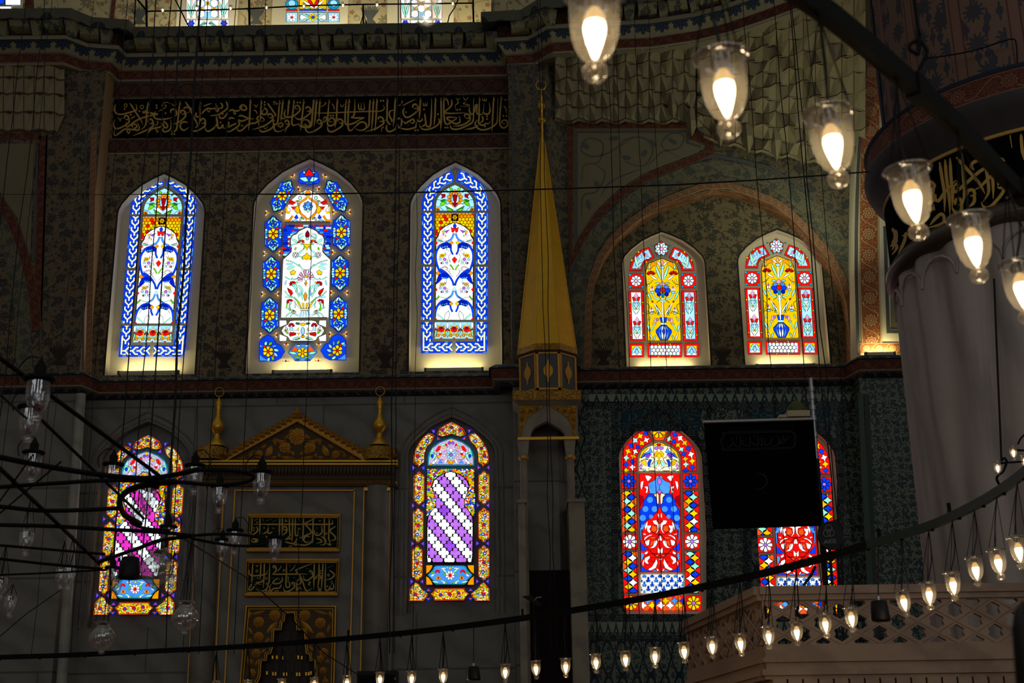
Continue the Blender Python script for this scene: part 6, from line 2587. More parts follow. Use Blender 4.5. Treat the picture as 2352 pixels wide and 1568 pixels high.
def rosette(mb, x, y, r, Y, n=9, m=0, rot=0.0):
 """carved flower: raised petals round a boss"""
 c = onY(x, y, Y) + Vector((0, -.05, 0))
 s = (onY(x + r, y, Y) - onY(x, y, Y)).length
 ring = []
 for i in range(2 * n):
  a = rot + PI * i / n
  q = s * (1.0 if i % 2 == 0 else .86)
  ring.append(c + Vector((q * math.cos(a), .05, q * math.sin(a))))
 mid = [c + Vector((s * .5 * math.cos(rot + PI * i / n), -.01 if i % 2 == 0 else .02, s * .5 * math.sin(rot + PI * i / n))) for i in range(2 * n)]
 for i in range(2 * n):
  j = (i + 1) % (2 * n)
  mb.face([ring[i], ring[j], mid[j], mid[i]][::-1], None, m)
  mb.face([mid[i], mid[j], c + Vector((0, -.025, 0))][::-1], None, m)


def carved_leaf(mb, x0, y0, x1, y1, w, Y, m=0, bend=0.0):
 dx, dy = x1 - x0, y1 - y0
 L = math.hypot(dx, dy)
 ux, uy = dx / L, dy / L
 sp, lt, rt = [], [], []
 for f, s in ((0, .1), (.25, .8), (.5, 1), (.75, .7), (1, .05)):
  o = bend * L * math.sin(f * PI)
  bx, by = x0 + dx * f - uy * o, y0 + dy * f + ux * o
  sp.append(onY(bx, by, Y) + Vector((0, -.05, 0)))
  lt.append(onY(bx - uy * w * s / 2, by + ux * w * s / 2, Y))
  rt.append(onY(bx + uy * w * s / 2, by - ux * w * s / 2, Y))
 for i in range(4):
  mb.face([lt[i], lt[i + 1], sp[i + 1], sp[i]], None, m)
  mb.face([sp[i], sp[i + 1], rt[i + 1], rt[i]], None, m)


MY = 34.72
mih = empty('mihrab', onY(672, 1500, MY) * 1.0, 'grey marble prayer niche with gilded gable, two gold finials and two gilt inscription panels', 'prayer niche')
mih.location.z = 0
mb = MB()
step = [(733, 1636), (734, 1600), (724, 1580), (724, 1517), (712, 1517), (711, 1502), (703, 1500), (699, 1446), (681, 1446), (681, 1427), (678, 1427), (677, 1407)]
stl = [(584, 1636), (584, 1580), (597, 1555), (600, 1517), (612, 1517), (613, 1502), (622, 1500), (627, 1482), (629, 1446), (646, 1446), (648, 1427), (653, 1427), (655, 1407)]
body = [onY(x, y, MY + .04) for x, y in ((428, 1640), (897, 1640), (908, 1062), (460, 1062))]
mb.holed(body, [[onY(x, y, MY + .04) for x, y in step + stl[::-1]]])
for i in range(4):
 a, b = body[i], body[(i + 1) % 4]
 dpt = Vector((0, WY - MY - .04, 0))
 mb.face([a, a + dpt, b + dpt, b])
lo = [onY(428, 1640, MY + .04), onY(897, 1640, MY + .04)]
mb.box(lo[0].x, lo[1].x, MY + .04, WY, 0, lo[0].z + .1)
mb.build('marble_body', M['marble_plain'], mih)
# half columns beside the niche, with gilt fillets
for xa, ya, xb, yb in ((480, 1118, 462, 1640), (868, 1118, 862, 1640)):
 mb = MB()
 a, b = onY(xa, ya, MY), onY(xb, yb, MY)
 b = Vector((b.x, b.y, 0))
 mb.tube([b, a], .30, 16)
 mb.build('half_column', M['marble_plain'], mih)
for xa, xb in ((456, 427), (514, 489), (540, 512), (814, 801), (836, 826), (895, 884)):
 mb = MB()
 slab(mb, [(xb - 1.6, 1640), (xb + 1.6, 1640), (xa + 1.6, 1122), (xa - 1.6, 1122)], MY - .03, MY + .05)
 mb.build('gilt_fillet', M['gold_dull'], mih)
mb = MB()
slab(mb, Q(538, 1124, 816, 1127), MY - .03, MY + .05)
mb.build('gilt_fillet', M['gold_dull'], mih)
for x0_, x1_ in ((455, 515), (836, 896)):
 mb = MB()
 slab(mb, Q(x0_, 1119, x1_, 1126), MY - .16, MY + .05)
 mb.build('column_ring', M['gold'], mih)
# entablature: torus, stalactite frieze, scroll frieze
mb = MB()
slab(mb, Q(457, 1056, 913, 1060), MY - .20, WY)
slab(mb, Q(455, 1063, 913, 1067), MY - .16, WY)
mb.build('gilt_moulding', M['gold'], mih)
mb = MB()
slab(mb, Q(462, 1068, 908, 1100), MY - .02, WY)
for i in range(56):
 x = 464 + i * 7.9
 f = [onY(x + a, y, MY - .12) for a, y in ((0, 1069), (6.6, 1069), (6.6, 1079), (3.3, 1090), (0, 1079))]
 mb.extrude(f[::-1], .12)
mb.build('stalactite_frieze', M['gold_ground'], mih)
mb = MB()
slab(mb, Q(460, 1101, 910, 1116), MY - .06, WY, 1)
for i in range(29):
 x = 466 + i * 15.4
 carved_leaf(mb, x, 1112, x + 8, 1104, 5, MY - .06)
 carved_leaf(mb, x + 15, 1112, x + 8, 1104, 5, MY - .06)
 rosette(mb, x + 8, 1111, 3.4, MY - .06, 5)
mb.build('scroll_frieze', [M['gold'], M['gold_ground']], mih)
# gable with cresting
mb = MB()
gable = [(520, 1056), (836, 1056), (683, 966)]
f = [onY(x, y, MY - .05) for x, y in gable]
mb.extrude(f, .3, 1)
for (a, b) in (((520, 1056), (683, 966)), ((683, 966), (836, 1056))):
 pts = [onY(a[0], a[1], MY - .12), onY(b[0], b[1], MY - .12)]
 mb.tube(pts, .035, 6)
rosette(mb, 683, 1002, 21, MY - .06, 11)
for sg in (-1, 1):
 X = lambda d: 683 + sg * d
 rosette(mb, X(29), 1027, 14, MY - .06, 8)
 rosette(mb, X(89), 1042, 10, MY - .06, 7)
 rosette(mb, X(108), 1046, 6, MY - .06, 6)
 carved_leaf(mb, X(70), 1048, X(58), 1022, 15, MY - .06)
 carved_leaf(mb, X(22), 1012, X(54), 1004, 9, MY - .06, 0, .2 * sg)
 carved_leaf(mb, X(10), 1052, X(40), 1050, 8, MY - .06)
 carved_leaf(mb, X(45), 1050, X(62), 1052, 7, MY - .06)
 carved_leaf(mb, X(115), 1053, X(138), 1052, 6, MY - .06)
 carved_leaf(mb, X(6), 1046, X(16), 1035, 8, MY - .06)
 carved_leaf(mb, X(54), 1006, X(50), 1024, 8, MY - .06)
for sg in (-1, 1):
 for d, y0_, d2, y1_, w in ((18, 996, 30, 1010, 7), (40, 1012, 62, 1014, 7), (70, 1020, 84, 1030, 8), (96, 1034, 112, 1042, 6), (44, 1040, 40, 1052, 7), (76, 1052, 96, 1050, 6), (4, 1054, 20, 1050, 6), (24, 1044, 12, 1032, 6), (12, 985, 20, 994, 6), (66, 1036, 74, 1048, 6), (118, 1049, 130, 1047, 5)):
  carved_leaf(mb, 683 + sg * d, y0_, 683 + sg * d2, y1_, w, MY - .06)
mb.build('gable', [M['gold_dull'], M['gold_ground']], mih)
mb = MB()
for sg in (-1, 1):
 for i in range(13):
  f_ = i / 12.6
  x, y = 683 + sg * (8 + 156 * f_), 958 + 90 * f_
  up_ = 13
  for dx, dy, r in ((-3.5, 2, 4.2), (3.5, 2, 4.2), (0, -6, 4.6)):
   rosette(mb, x + dx - sg * 1, y + dy - 2, r, MY - .10, 5, 0, i)
  carved_leaf(mb, x, y + 4, x - sg * 2, y - up_, 6, MY - .10)
rosette(mb, 683, 950, 9, MY - .10, 8)
carved_leaf(mb, 683, 952, 683, 932, 8, MY - .10)
back = [onY(x, y, MY - .08) for x, y in ((514, 1054), (516, 1044), (683, 948), (850, 1044), (852, 1054), (836, 1056), (683, 966), (520, 1056))]
mb.extrude(back, .1)
mb.build('cresting', M['gold_dull'], mih)
# corner blocks of the entablature
for x0_, x1_ in ((457, 522), (836, 912)):
 mb = MB()
 xm = (x0_ + x1_) / 2 - 4
 slab(mb, Q(x0_, 1028, x1_, 1056), MY - .10, WY, 1)
 c = onY(xm, 1045, MY - .02)
 s = onY(xm, 1028, MY - .02).z - onY(xm, 1056, MY - .02).z
 mb.lathe([(.40, -s / 2), (.41, s / 2), (.0, s / 2)], c, 20, 0)
 for i in range(7):
  x = x0_ + 6 + i * (x1_ - x0_ - 10) / 6.5
  carved_leaf(mb, x, 1052, x + 4, 1030, 9, MY - .36 + .05 * abs(i - 3))
  rosette(mb, x + 3, 1046, 5, MY - .36 + .05 * abs(i - 3), 6)
 mb.build('corner_block', [M['gold_relief'], M['gold_ground']], mih)
for x, yb in ((496, 1026), (870, 1024)):
 c = onY(x + (1 if x < 600 else 1), yb, MY - .02)
 k = (onY(x, yb - 100, MY - .02).z - c.z) / 100
 prof = [(22, 0), (20, 5), (13, 14), (7, 20), (6.5, 30), (10, 33), (15, 41), (16, 49), (12, 58), (7, 65), (5, 76), (6.5, 78), (5, 82), (8, 95), (9, 98), (5, 106), (1, 114), (0, 115)]
 mb = MB()
 mb.lathe([(r * k, z * k) for r, z in prof], c, 18)
 f_ = mb.build('finial', M['gold'], mih)
 mb = MB()
 mb.tube([c + Vector((10 * k * math.cos(a * PI / 10), 0, (126 + 10.5 * math.sin(a * PI / 10)) * k)) for a in range(21)], 1.0 * k, 6)
 mb.build('finial_ring', M['gold'], mih)
# niche surround with stepped opening
mb = MB()
outq = [(546, 1640), (765, 1640), (771, 1392), (566, 1392)]
o3 = [onY(x, y, MY - .05) for x, y in outq]
h3 = [onY(x, y, MY - .05) for x, y in stl + step[::-1]]
for p in (h3[0], h3[-1]):
 p.z = o3[0].z + .002
o3[0].z -= .01
mb.holed(o3, [h3[::-1]], 1)
inn = [p + Vector((0, .22, 0)) for p in h3]
for i in range(len(h3) - 1):
 mb.face([h3[i], inn[i], inn[i + 1], h3[i + 1]], None, 1)
mb.build('niche_spandrel', [M['gold_dull'], M['gold_ground']], mih)
mb = MB()
pts = [onY(x, y, MY - .07) for x, y in stl + step[::-1]]
mb.tube(pts, .022, 5)
pts = [onY(x + (-4 if x < 665 else 4), y - 3, MY - .07) for x, y in stl + step[::-1]]
mb.tube(pts, .014, 5)
mb.build('niche_edge', M['gold'], mih)
for off, w in ((0, .03), (6, .018)):
 mb = MB()
 mb.tube([onY(x, y, MY - .07) for x, y in ((546 + off, 1640), (566 + off, 1392 + off), (771 - off, 1392 + off), (765 - off, 1640))], w, 5)
 mb.build('niche_frame', M['gold'], mih)
for x, y, r in ((631, 1412, 13.5), (700, 1412, 13.5), (594, 1428, 13), (736, 1430, 13), (594, 1462, 12), (736, 1462, 11), (573, 1472, 7), (758, 1474, 7), (588, 1500, 11), (744, 1498, 11), (578, 1545, 10), (742, 1540, 9), (570, 1575, 9), (748, 1566, 8), (575, 1520, 7), (752, 1520, 6), (737, 1512, 8)):
 mb = MB()
 rosette(mb, x, y, r, MY - .05, 10 if r > 10 else 7)
 mb.build('carved_flower', M['gold_dull'], mih)
for x0_, y0_, x1_, y1_, w in ((612, 1455, 640, 1425, 13), (690, 1424, 720, 1455, 13), (575, 1412, 615, 1402, 8), (720, 1402, 757, 1412, 8), (570, 1440, 580, 1458, 8), (758, 1432, 752, 1455, 8), (608, 1480, 622, 1462, 9), (706, 1466, 716, 1484, 10), (600, 1500, 612, 1490, 8), (720, 1495, 708, 1482, 9), (568, 1505, 572, 1528, 8), (586, 1530, 596, 1512, 8), (728, 1505, 738, 1525, 8), (575, 1402, 572, 1420, 9), (757, 1402, 762, 1420, 9), (585, 1560, 590, 1590, 8), (745, 1550, 752, 1580, 8)):
 mb = MB()
 carved_leaf(mb, x0_, y0_, x1_, y1_, w, MY - .05)
 mb.build('carved_leaf', M['gold_dull'], mih)
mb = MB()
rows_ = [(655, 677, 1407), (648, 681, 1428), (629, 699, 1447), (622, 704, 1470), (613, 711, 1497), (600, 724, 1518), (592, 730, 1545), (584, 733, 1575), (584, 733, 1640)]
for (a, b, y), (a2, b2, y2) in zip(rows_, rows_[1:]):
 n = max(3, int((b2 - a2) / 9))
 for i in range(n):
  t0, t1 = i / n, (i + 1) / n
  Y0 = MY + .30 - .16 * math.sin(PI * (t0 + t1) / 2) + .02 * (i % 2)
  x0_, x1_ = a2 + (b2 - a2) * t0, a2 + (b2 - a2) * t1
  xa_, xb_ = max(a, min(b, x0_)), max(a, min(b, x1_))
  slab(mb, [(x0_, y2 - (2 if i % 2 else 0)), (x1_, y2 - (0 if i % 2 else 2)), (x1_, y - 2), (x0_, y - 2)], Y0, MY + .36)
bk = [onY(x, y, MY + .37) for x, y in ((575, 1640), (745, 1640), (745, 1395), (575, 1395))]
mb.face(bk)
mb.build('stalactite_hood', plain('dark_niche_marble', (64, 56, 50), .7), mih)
for x, y in ((626, 1509), (636, 1509), (650, 1510), (685, 1509), (693, 1510), (613, 1545), (627, 1547), (633, 1547), (652, 1548), (658, 1548), (682, 1548), (688, 1548), (703, 1547), (709, 1547), (714, 1545)):
 mb = MB()
 slab(mb, Q(x - 1.8, y - 4, x + 1.8, y + 4), MY + .10, MY + .3)
 mb.build('gilt_stalactite_tip', M['gold'], mih)

# ------------------------------------------------------------------ minbar (pulpit with gilded cone)
NY = 33.3
mbr = empty('minbar', (onY(1258, 1500, NY).x, NY, 0), 'tall marble pulpit whose octagonal kiosk carries the gilded cone and crescent', 'pulpit')
cx_ = onY(1256, 790, NY + .78)
czb = onY(1256, 789, NY).z
NC = Vector((cx_.x, NY + .80, 0))
oct_ = lambda r, z, c=NC: [c + Vector((r * math.cos(PI / 8 + k * PI / 4), r * math.sin(PI / 8 + k * PI / 4), z)) for k in range(8)]
r0 = (onY(1326, 790, NY + .8).x - onY(1186, 790, NY + .8).x) / 2
zt_ = onY(1252, 318, NY + .8).z
mb = MB()
bot, topc = oct_(r0 * 1.02, czb), oct_(.055, zt_)
midr = oct_(r0 * .60, czb + (zt_ - czb) * .45)
for k in range(8):
 j = (k + 1) % 8
 mb.face([bot[k], bot[j], midr[j], midr[k]])
 mb.face([midr[k], midr[j], topc[j], topc[k]])
mb.build('gilded_cone', M['gold_cone'], mbr)
for k in range(8):
 mb = MB()
 mb.tube([bot[k], midr[k], topc[k]], .016, 5)
 mb.build('cone_seam', M['gold'], mbr)
k_ = (onY(1252, 218, NY + .8).z - zt_) / 100
mb = MB()
mb.lathe([(r * k_, z * k_) for r, z in ((6.5, -45), (6, -5), (3.5, 0), (3, 34), (8, 38), (9, 42), (5, 47), (3.5, 50), (3.5, 66), (8, 70), (8.5, 75), (6, 80), (4, 86), (3, 93), (4, 96), (2.5, 98), (1.5, 112), (0, 113))], (NC.x, NC.y, zt_), 16)
mb.build('finial', M['gold'], mbr)
mb = MB()
mb.tube([Vector((NC.x + 10.5 * k_ * math.sin(a), NC.y, zt_ + (123 - 11 * math.cos(a)) * k_)) for a in [R(-155 + i * 15.5) for i in range(21)]], [k_ * (.5 + 1.3 * math.sin(PI * i / 20)) for i in range(21)], 6)
mb.build('crescent', M['gold'], mbr)
# carved band under the cone, then the panelled drum
zd0, zd1 = onY(1256, 893, NY).z, onY(1256, 806, NY).z
mb = MB()
a, b = oct_(r0 * 1.06, zd1 + .05), oct_(r0 * 1.05, czb + .02)
c2 = oct_(r0 * .98, zd1 - .05)
for k in range(8):
 j = (k + 1) % 8
 mb.face([a[k], a[j], b[j], b[k]], [(k * .8, 0), (k * .8 + .8, 0), (k * .8 + .8, .3), (k * .8, .3)])
 mb.face([c2[k], c2[j], a[j], a[k]], None, 1)
mb.face(b, None, 0)
mb.build('carved_band', [M['gold_relief'], M['gold_ground']], mbr)
mb = MB()
a, b = oct_(r0 * .985, zd0), oct_(r0 * .985, zd1)
for k in range(8):
 j = (k + 1) % 8
 mb.face([a[k], a[j], b[j], b[k]])
mb.build('drum', plain('blue_grey_panel', (92, 92, 88), .6, 0, .3, .15), mbr)
for k in range(4, 8):
 j = (k + 1) % 8
 c = (a[k] + a[j]) / 2
 u = (a[j] - a[k]).normalized()
 n = (c - NC)
 n.z = 0
 n.normalize()
 if n.y > .2:
  continue
 w, h = (a[j] - a[k]).length / 2, zd1 - zd0
 T = lambda x, z, o=.012: c + u * x + n * o + Vector((0, 0, z))
 mb = MB()
 for x0_, x1_, z0_, z1_ in ((-w, -w + .055, 0, h), (w - .055, w, 0, h), (-w, w, h - .05, h), (-w, w, 0, .05)):
  mb.extrude([T(x0_, z0_, .02), T(x1_, z0_, .02), T(x1_, z1_, .02), T(x0_, z1_, .02)], .02, 0, None, -n)
 med = [(0, .30), (.028, .24), (.02, .2), (.05, .15), (.115, .06), (.115, -.06), (.05, -.15), (.02, -.2), (.028, -.24), (0, -.32)]
 med = med + [(-x, z) for x, z in med[-2:0:-1]]
 mb.face([T(x * 1.05, h / 2 + z * 1.05, .02) for x, z in med][::-1])
 mb.build('gilt_panel_frame', M['gold_dull'], mbr)
# square cornice, canopy with pointed arch
X0, X1 = onY(1177, 907, NY - .12).x, onY(1335, 907, NY - .12).x
zk0, zk1 = onY(1256, 918, NY - .12).z, onY(1256, 896, NY - .12).z
zs0 = onY(1256, 932, NY).z
mb = MB()
mb.box(X0, X1, NY - .12, NY + 1.75, zk0, zk1)
mb.build('canopy_cornice', M['gold_relief'], mbr)
cX0, cX1 = onY(1190, 960, NY).x, onY(1327, 960, NY).x
mb = MB()
mb.hexa([Vector((cX0 + .05, NY + .02, zs0)), Vector((cX1 - .05, NY + .02, zs0)), Vector((cX1 - .05, NY + 1.6, zs0)), Vector((cX0 + .05, NY + 1.6, zs0))],
  [Vector((X0, NY - .1, zk0)), Vector((X1, NY - .1, zk0)), Vector((X1, NY + 1.73, zk0)), Vector((X0, NY + 1.73, zk0))])
mb.build('canopy_soffit', M['marble_minbar'], mbr)
za0 = onY(1256, 1005, NY).z
arc = P('1218,1006 1221,990 1229,980 1242,973 1256,967 1272,975 1287,984 1296,994 1298,1006')
mb = MB()
outer = [Vector((cX0, NY, za0 - .02)), Vector((cX1, NY, za0 - .02)), Vector((cX1, NY, zs0)), Vector((cX0, NY, zs0))]
h = [onY(x, y, NY) for x, y in arc]
h[0].z = h[-1].z = za0
mb.holed(outer, [h], 0)
inn = [p + Vector((0, .25, 0)) for p in h]
for i in range(len(h) - 1):
 mb.face([h[i], inn[i], inn[i + 1], h[i + 1]])
for xx in (cX0, cX1):
 mb.face([(xx, NY, za0), (xx, NY + 1.6, za0), (xx, NY + 1.6, zs0), (xx, NY, zs0)])
mb.face([(cX0, NY + 1.6, za0), (cX1, NY + 1.6, za0), (cX1, NY + 1.6, zs0), (cX0, NY + 1.6, zs0)])
mb.build('canopy_arch', M['marble_minbar'], mbr)
mb = MB()
for sg in (-1, 1):
 gx = [(1192, 1000), (1192, 932), (1250, 932), (1232, 944), (1214, 958), (1203, 976), (1197, 1000)] if sg < 0 else [(1322, 1000), (1324, 932), (1262, 932), (1284, 944), (1302, 958), (1313, 976), (1318, 1000)]
 f = [onY(x, y, NY - .025) for x, y in gx]
 mb.extrude(f if sg > 0 else f[::-1], .03, 1)
 for x, y, r in ((8, 944, 6.5), (26, 943, 6), (42, 938, 4.5), (7, 961, 5), (5, 978, 4)):
  rosette(mb, (1192 + x) if sg < 0 else (1323 - x), y, r, NY - .025, 7)
mb.build('gilt_spandrel', [M['gold'], M['gold_relief']], mbr)
mb = MB()
mb.box(cX0 - .02, cX1 + .02, NY - .03, NY + .1, za0 - .05, za0 + .02)
mb.build('tie_bar', M['gold'], mbr)
zf = onY(1256, 1305, NY).z
for xl, xr in ((1192, 1216), (1300, 1324)):
 a, b = onY(xl, 1120, NY).x, onY(xr, 1120, NY).x
 xm, hw = (a + b) / 2, (b - a) / 2
 zc0, zc1 = onY(1256, 1046, NY).z, za0 - .05
 for yy in (NY + .13, NY + 1.45):
  mb = MB()
  mb.lathe([(hw * .72, 0), (hw * .72, zc0 - .02)], (xm, yy, 0), 12)
  mb.build('column', M['marble_minbar'], mbr)
  mb = MB()
  k = [Vector((xm + sx * hw * .8, yy + sy * hw * .8, zc0)) for sx, sy in ((-1, -1), (1, -1), (1, 1), (-1, 1))]
  k2 = [Vector((xm + sx * hw * 1.12, yy + sy * hw * 1.0, zc1)) for sx, sy in ((-1, -1), (1, -1), (1, 1), (-1, 1))]
  mb.hexa(k, k2)
  mb.build('capital', M['marble_minbar'], mbr)
  mb = MB()
  mb.lathe([(hw * .75, -.06), (hw * .98, -.04), (hw * .98, .03), (hw * .75, .05)], (xm, yy, zc0 - .02), 12)
  mb.build('gilt_collar', M['gold_dull'], mbr)
# side parapets, platform and the dark door with its curtain
zq = onY(1256, 1157, NY).z
for xl, xr, m in ((1192, 1208, 0), (1309, 1346, 0)):
 a, b = onY(xl + (0 if m else 0), 1300, NY).x, onY(xr, 1300, NY).x
 mb = MB()
 mb.box(a, b, NY - .18, NY + 1.6, 0, zq if xl > 1300 else zq + .02)
 mb.box(a - .03, b + .03, NY - .22, NY + 1.6, zq, zq + .08)
 mb.build('parapet', M['marble_minbar'], mbr)
mb = MB()
mb.box(onY(1206, 1100, NY + 1.5).x, onY(1312, 1100, NY + 1.5).x, NY + 1.5, NY + 1.56, 0, zs0)
mb.build('back_panel', M['marble'], mbr)
mb = MB()
mb.box(onY(1206, 1400, NY + .2).x, onY(1311, 1400, NY + .2).x, NY + .3, NY + .36, 0, zf)
mb.build('door_curtain', M['curtain'], mbr)

# ------------------------------------------------------------------ fluted column with its inscription band
CD, CR = 20.0, 2.4
ca = math.atan2(ray(2050, 640).x, ray(2050, 640).y) + math.asin(CR / CD)
CX, CY = CD * math.sin(ca), CD * math.cos(ca)
zr = lambda px, py, r=CR: onCyl(px, py, CX, CY, r).z
dtan = math.sqrt(CD * CD - CR * CR)
zsil = lambda px, py: (lambda d: CZ + d.z * dtan / math.hypot(d.x, d.y))(ray(px, py))
z_ring = zsil(2047, 648)
z_b1 = z_ring + .16
z_b2 = zr(2131, 379, CR + .03)
print('column', CX, CY, 'ring', z_ring, 'band', zr(2177, 541), zr(2340, 490), z_b2, zr(2250, 330, CR + .03), zsil(1988, 430))
fl = 22
mb = MB()
flute = lambda a: 1 - .035 * abs(math.sin(a * fl / 2)) ** 3 * 1.0
mb.lathe([(CR, 0), (CR, z_ring - .55), (CR * 1.0, z_ring - .1)], (CX, CY, 0), fl * 8, 0, True, 0, 2 * PI, flute)
struct(mb.build('column_fluted', M['marble_col']), 'huge fluted grey marble column at the right edge')
cpar = bpy.data.objects['column_fluted']
mb = MB()
mb.lathe([(CR - .1, -.16), (CR + .04, -.14), (CR + .10, -.06), (CR + .10, .02), (CR + .05, .08), (CR + .02, .14), (CR - .1, .16)], (CX, CY, z_ring), 96)
mb.build('ring_moulding', plain('dark_bronze_moulding', (88, 78, 66), .35, .5, .4, .2), cpar)
for i in range(fl):   # scalloped heads of the flutes
 a = 2 * PI * (i + .5) / fl
 if math.sin(a) > .6:
  continue
 pts = []
 for t in range(9):
  b = a + (PI / fl) * math.cos(PI * t / 8)
  pts.append(Vector((CX + (CR + .01) * math.cos(b), CY + (CR + .01) * math.sin(b), z_ring - .62 + .34 * math.sin(PI * t / 8))))
 mb = MB()
 mb.tube(pts, .02, 5)
 mb.build('flute_head', M['marble_col'], cpar)
z_c0 = z_b2 + .02
mb = MB()
mb.lathe([(CR - .02, z_b1 - .05), (CR + .02, z_b1), (CR + .02, z_b2)], (CX, CY, 0), 96)
mb.build('inscription_band', M['black_board'], cpar)
mb = MB()
mb.lathe([(CR + .02, z_b2), (CR + .035, z_b2), (CR + .035, z_b2 + .05), (CR + .02, z_b2 + .05)], (CX, CY, 0), 96)
mb.build('gilt_border', M['gilt_text'], cpar)
mb = MB()
prof = [(CR + .02, z_c0 + .04), (CR + .06, z_c0 + .12), (CR + .20, z_c0 + .28), (CR + .27, z_c0 + .42), (CR + .27, z_c0 + .47)]
mb.lathe(prof, (CX, CY, 0), 96)
mb.build('collar', plain('dark_grey_collar', (62, 58, 58), .6, 0, .3, .3, 5), cpar)
mb = MB()
H_ = .34
rows_, uvs_ = [], []
for j, (r_, z_) in enumerate(((CR + .27, z_c0 + .47), (CR + .20, z_c0 + .81))):
 rows_.append([Vector((CX + r_ * math.cos(2 * PI * i / 96), CY + r_ * math.sin(2 * PI * i / 96), z_)) for i in range(96)])
 uvs_.append([(2 * PI * i / 96 * CR / H_, j) for i in range(97)])
mb.grid(rows_, 0, True, uvs_, True)
mb.build('red_band', M['red_scroll'], cpar)
mb = MB()
mb.lathe([(CR + .20, z_c0 + .81), (CR + .24, z_c0 + .86), (CR - .12, z_c0 + 1.0)], (CX, CY, 0), 96)
mb.build('blue_fillet', plain('dark_blue_paint', (40, 46, 60), .8), cpar)
mb = MB()
mb.lathe([(CR - .10, z_c0 + .98), (CR - .10, z_c0 + 8)], (CX, CY, 0), 96)
mb.build('painted_shaft', M['pillar_paint'], cpar)
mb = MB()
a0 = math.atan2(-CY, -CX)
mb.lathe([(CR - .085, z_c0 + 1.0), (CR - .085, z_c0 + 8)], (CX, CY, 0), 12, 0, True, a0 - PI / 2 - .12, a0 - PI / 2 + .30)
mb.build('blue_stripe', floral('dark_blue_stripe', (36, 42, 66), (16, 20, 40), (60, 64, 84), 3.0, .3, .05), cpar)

# ------------------------------------------------------------------ marble balcony (muezzin's platform)
BY = 14.5
bal = empty('marble_balcony', (onY(2040, 1560, BY).x, BY, 0), 'pale brown marble balcony with pierced star lattice parapet before the fluted column', 'balcony')
bz = lambda y, Y=BY: onY(2040, y, Y).z
bx = lambda x, y=1420: onY(x, y, BY).x
XA, XB = bx(1752), bx(2520)
zr1, zr0, zp0, zm0, zg0 = bz(1343), bz(1375), bz(1478), bz(1506), bz(1534)
mb = MB()
mb.box(XA - .02, XB, BY - .05, BY + .16, zr0 + .06, zr1)
mb.box(XA + .01, XB, BY - .025, BY + .14, zr0, zr0 + .06)
mb.build('top_rail', M['marble_balcony'], bal)


def hexhole(cx, cz, rx, rz):
 return [(cx - rx * .62, cz + rz * .66), (cx, cz + rz), (cx + rx * .62, cz + rz * .66), (cx + rx, cz + rz * .45), (cx + rx * .8, cz), (cx + rx, cz - rz * .45), (cx, cz - rz), (cx - rx, cz - rz * .45), (cx - rx * .8, cz), (cx - rx, cz + rz * .45)]


def lattice(mb, T, L, H, thick_dir, u0):
 """pierced slab with star-like openings; T maps (u, z) to place; strapwork ribs in front"""
 pu, pz = .201, .232
 holes = []
 nu = int(L / pu)
 for i in range(nu + 1):
  u = u0 + i * pu
  for j in range(-1, 3):
   z = H * .24 + j * pz + (pz / 2 if i % 2 else 0)
   q = [(min(max(a, .02), L - .02), min(max(b, .012), H - .012)) for a, b in hexhole(u, z, .078, .082)]
   ar = sum(q[k][0] * q[(k + 1) % len(q)][1] - q[(k + 1) % len(q)][0] * q[k][1] for k in range(len(q))) / 2
   if abs(ar) > .0025:
    qq = []
    for p in q:
     if not qq or (abs(p[0] - qq[-1][0]) + abs(p[1] - qq[-1][1])) > 1e-4:
      qq.append(p)
    holes.append(qq)
 loops = [[(0, 0), (L, 0), (L, H), (0, H)]] + holes
 flat = [p for l in loops for p in l]
 for t in tessellate_polygon([[Vector((p[0], p[1], 0)) for p in l] for l in loops]):
  pts = [T(*flat[i], 0) for i in t]
  mb.face(pts, [(flat[i][0], flat[i][1]) for i in t])
  mb.face([T(*flat[i], .06) for i in t][::-1], [(flat[i][0], flat[i][1]) for i in t])
 for h in holes:
  for i in range(len(h)):
   a, b = h[i], h[(i + 1) % len(h)]
   mb.face([T(*a, 0), T(*b, 0), T(*b, .06), T(*a, .06)])
 # straps: low ribs running diagonally between the openings
 m = pz / 2 / pu
 for k in range(-14, 20):
  for sg in (-1, 1):
   z0 = H * .24 + pz / 2 + k * pz - sg * m * u0
   us_ = sorted(((0 - z0) / (sg * m), (H - z0) / (sg * m)))
   ua, ub = max(0.0, us_[0]), min(L, us_[1])
   if ub - ua > .12:
    mb.tube([T(ua, z0 + sg * m * ua, .004), T(ub, z0 + sg * m * ub, .004)], .013, 4, 0, False)


mb = MB()
H_ = zr0 - zp0
lattice(mb, lambda u, z, d: Vector((XA + u, BY + d, zp0 + z)), XB - XA, H_, 1, bx(1926) - XA - .196 * 4)
mb.build('pierced_parapet', M['marble_balcony'], bal)
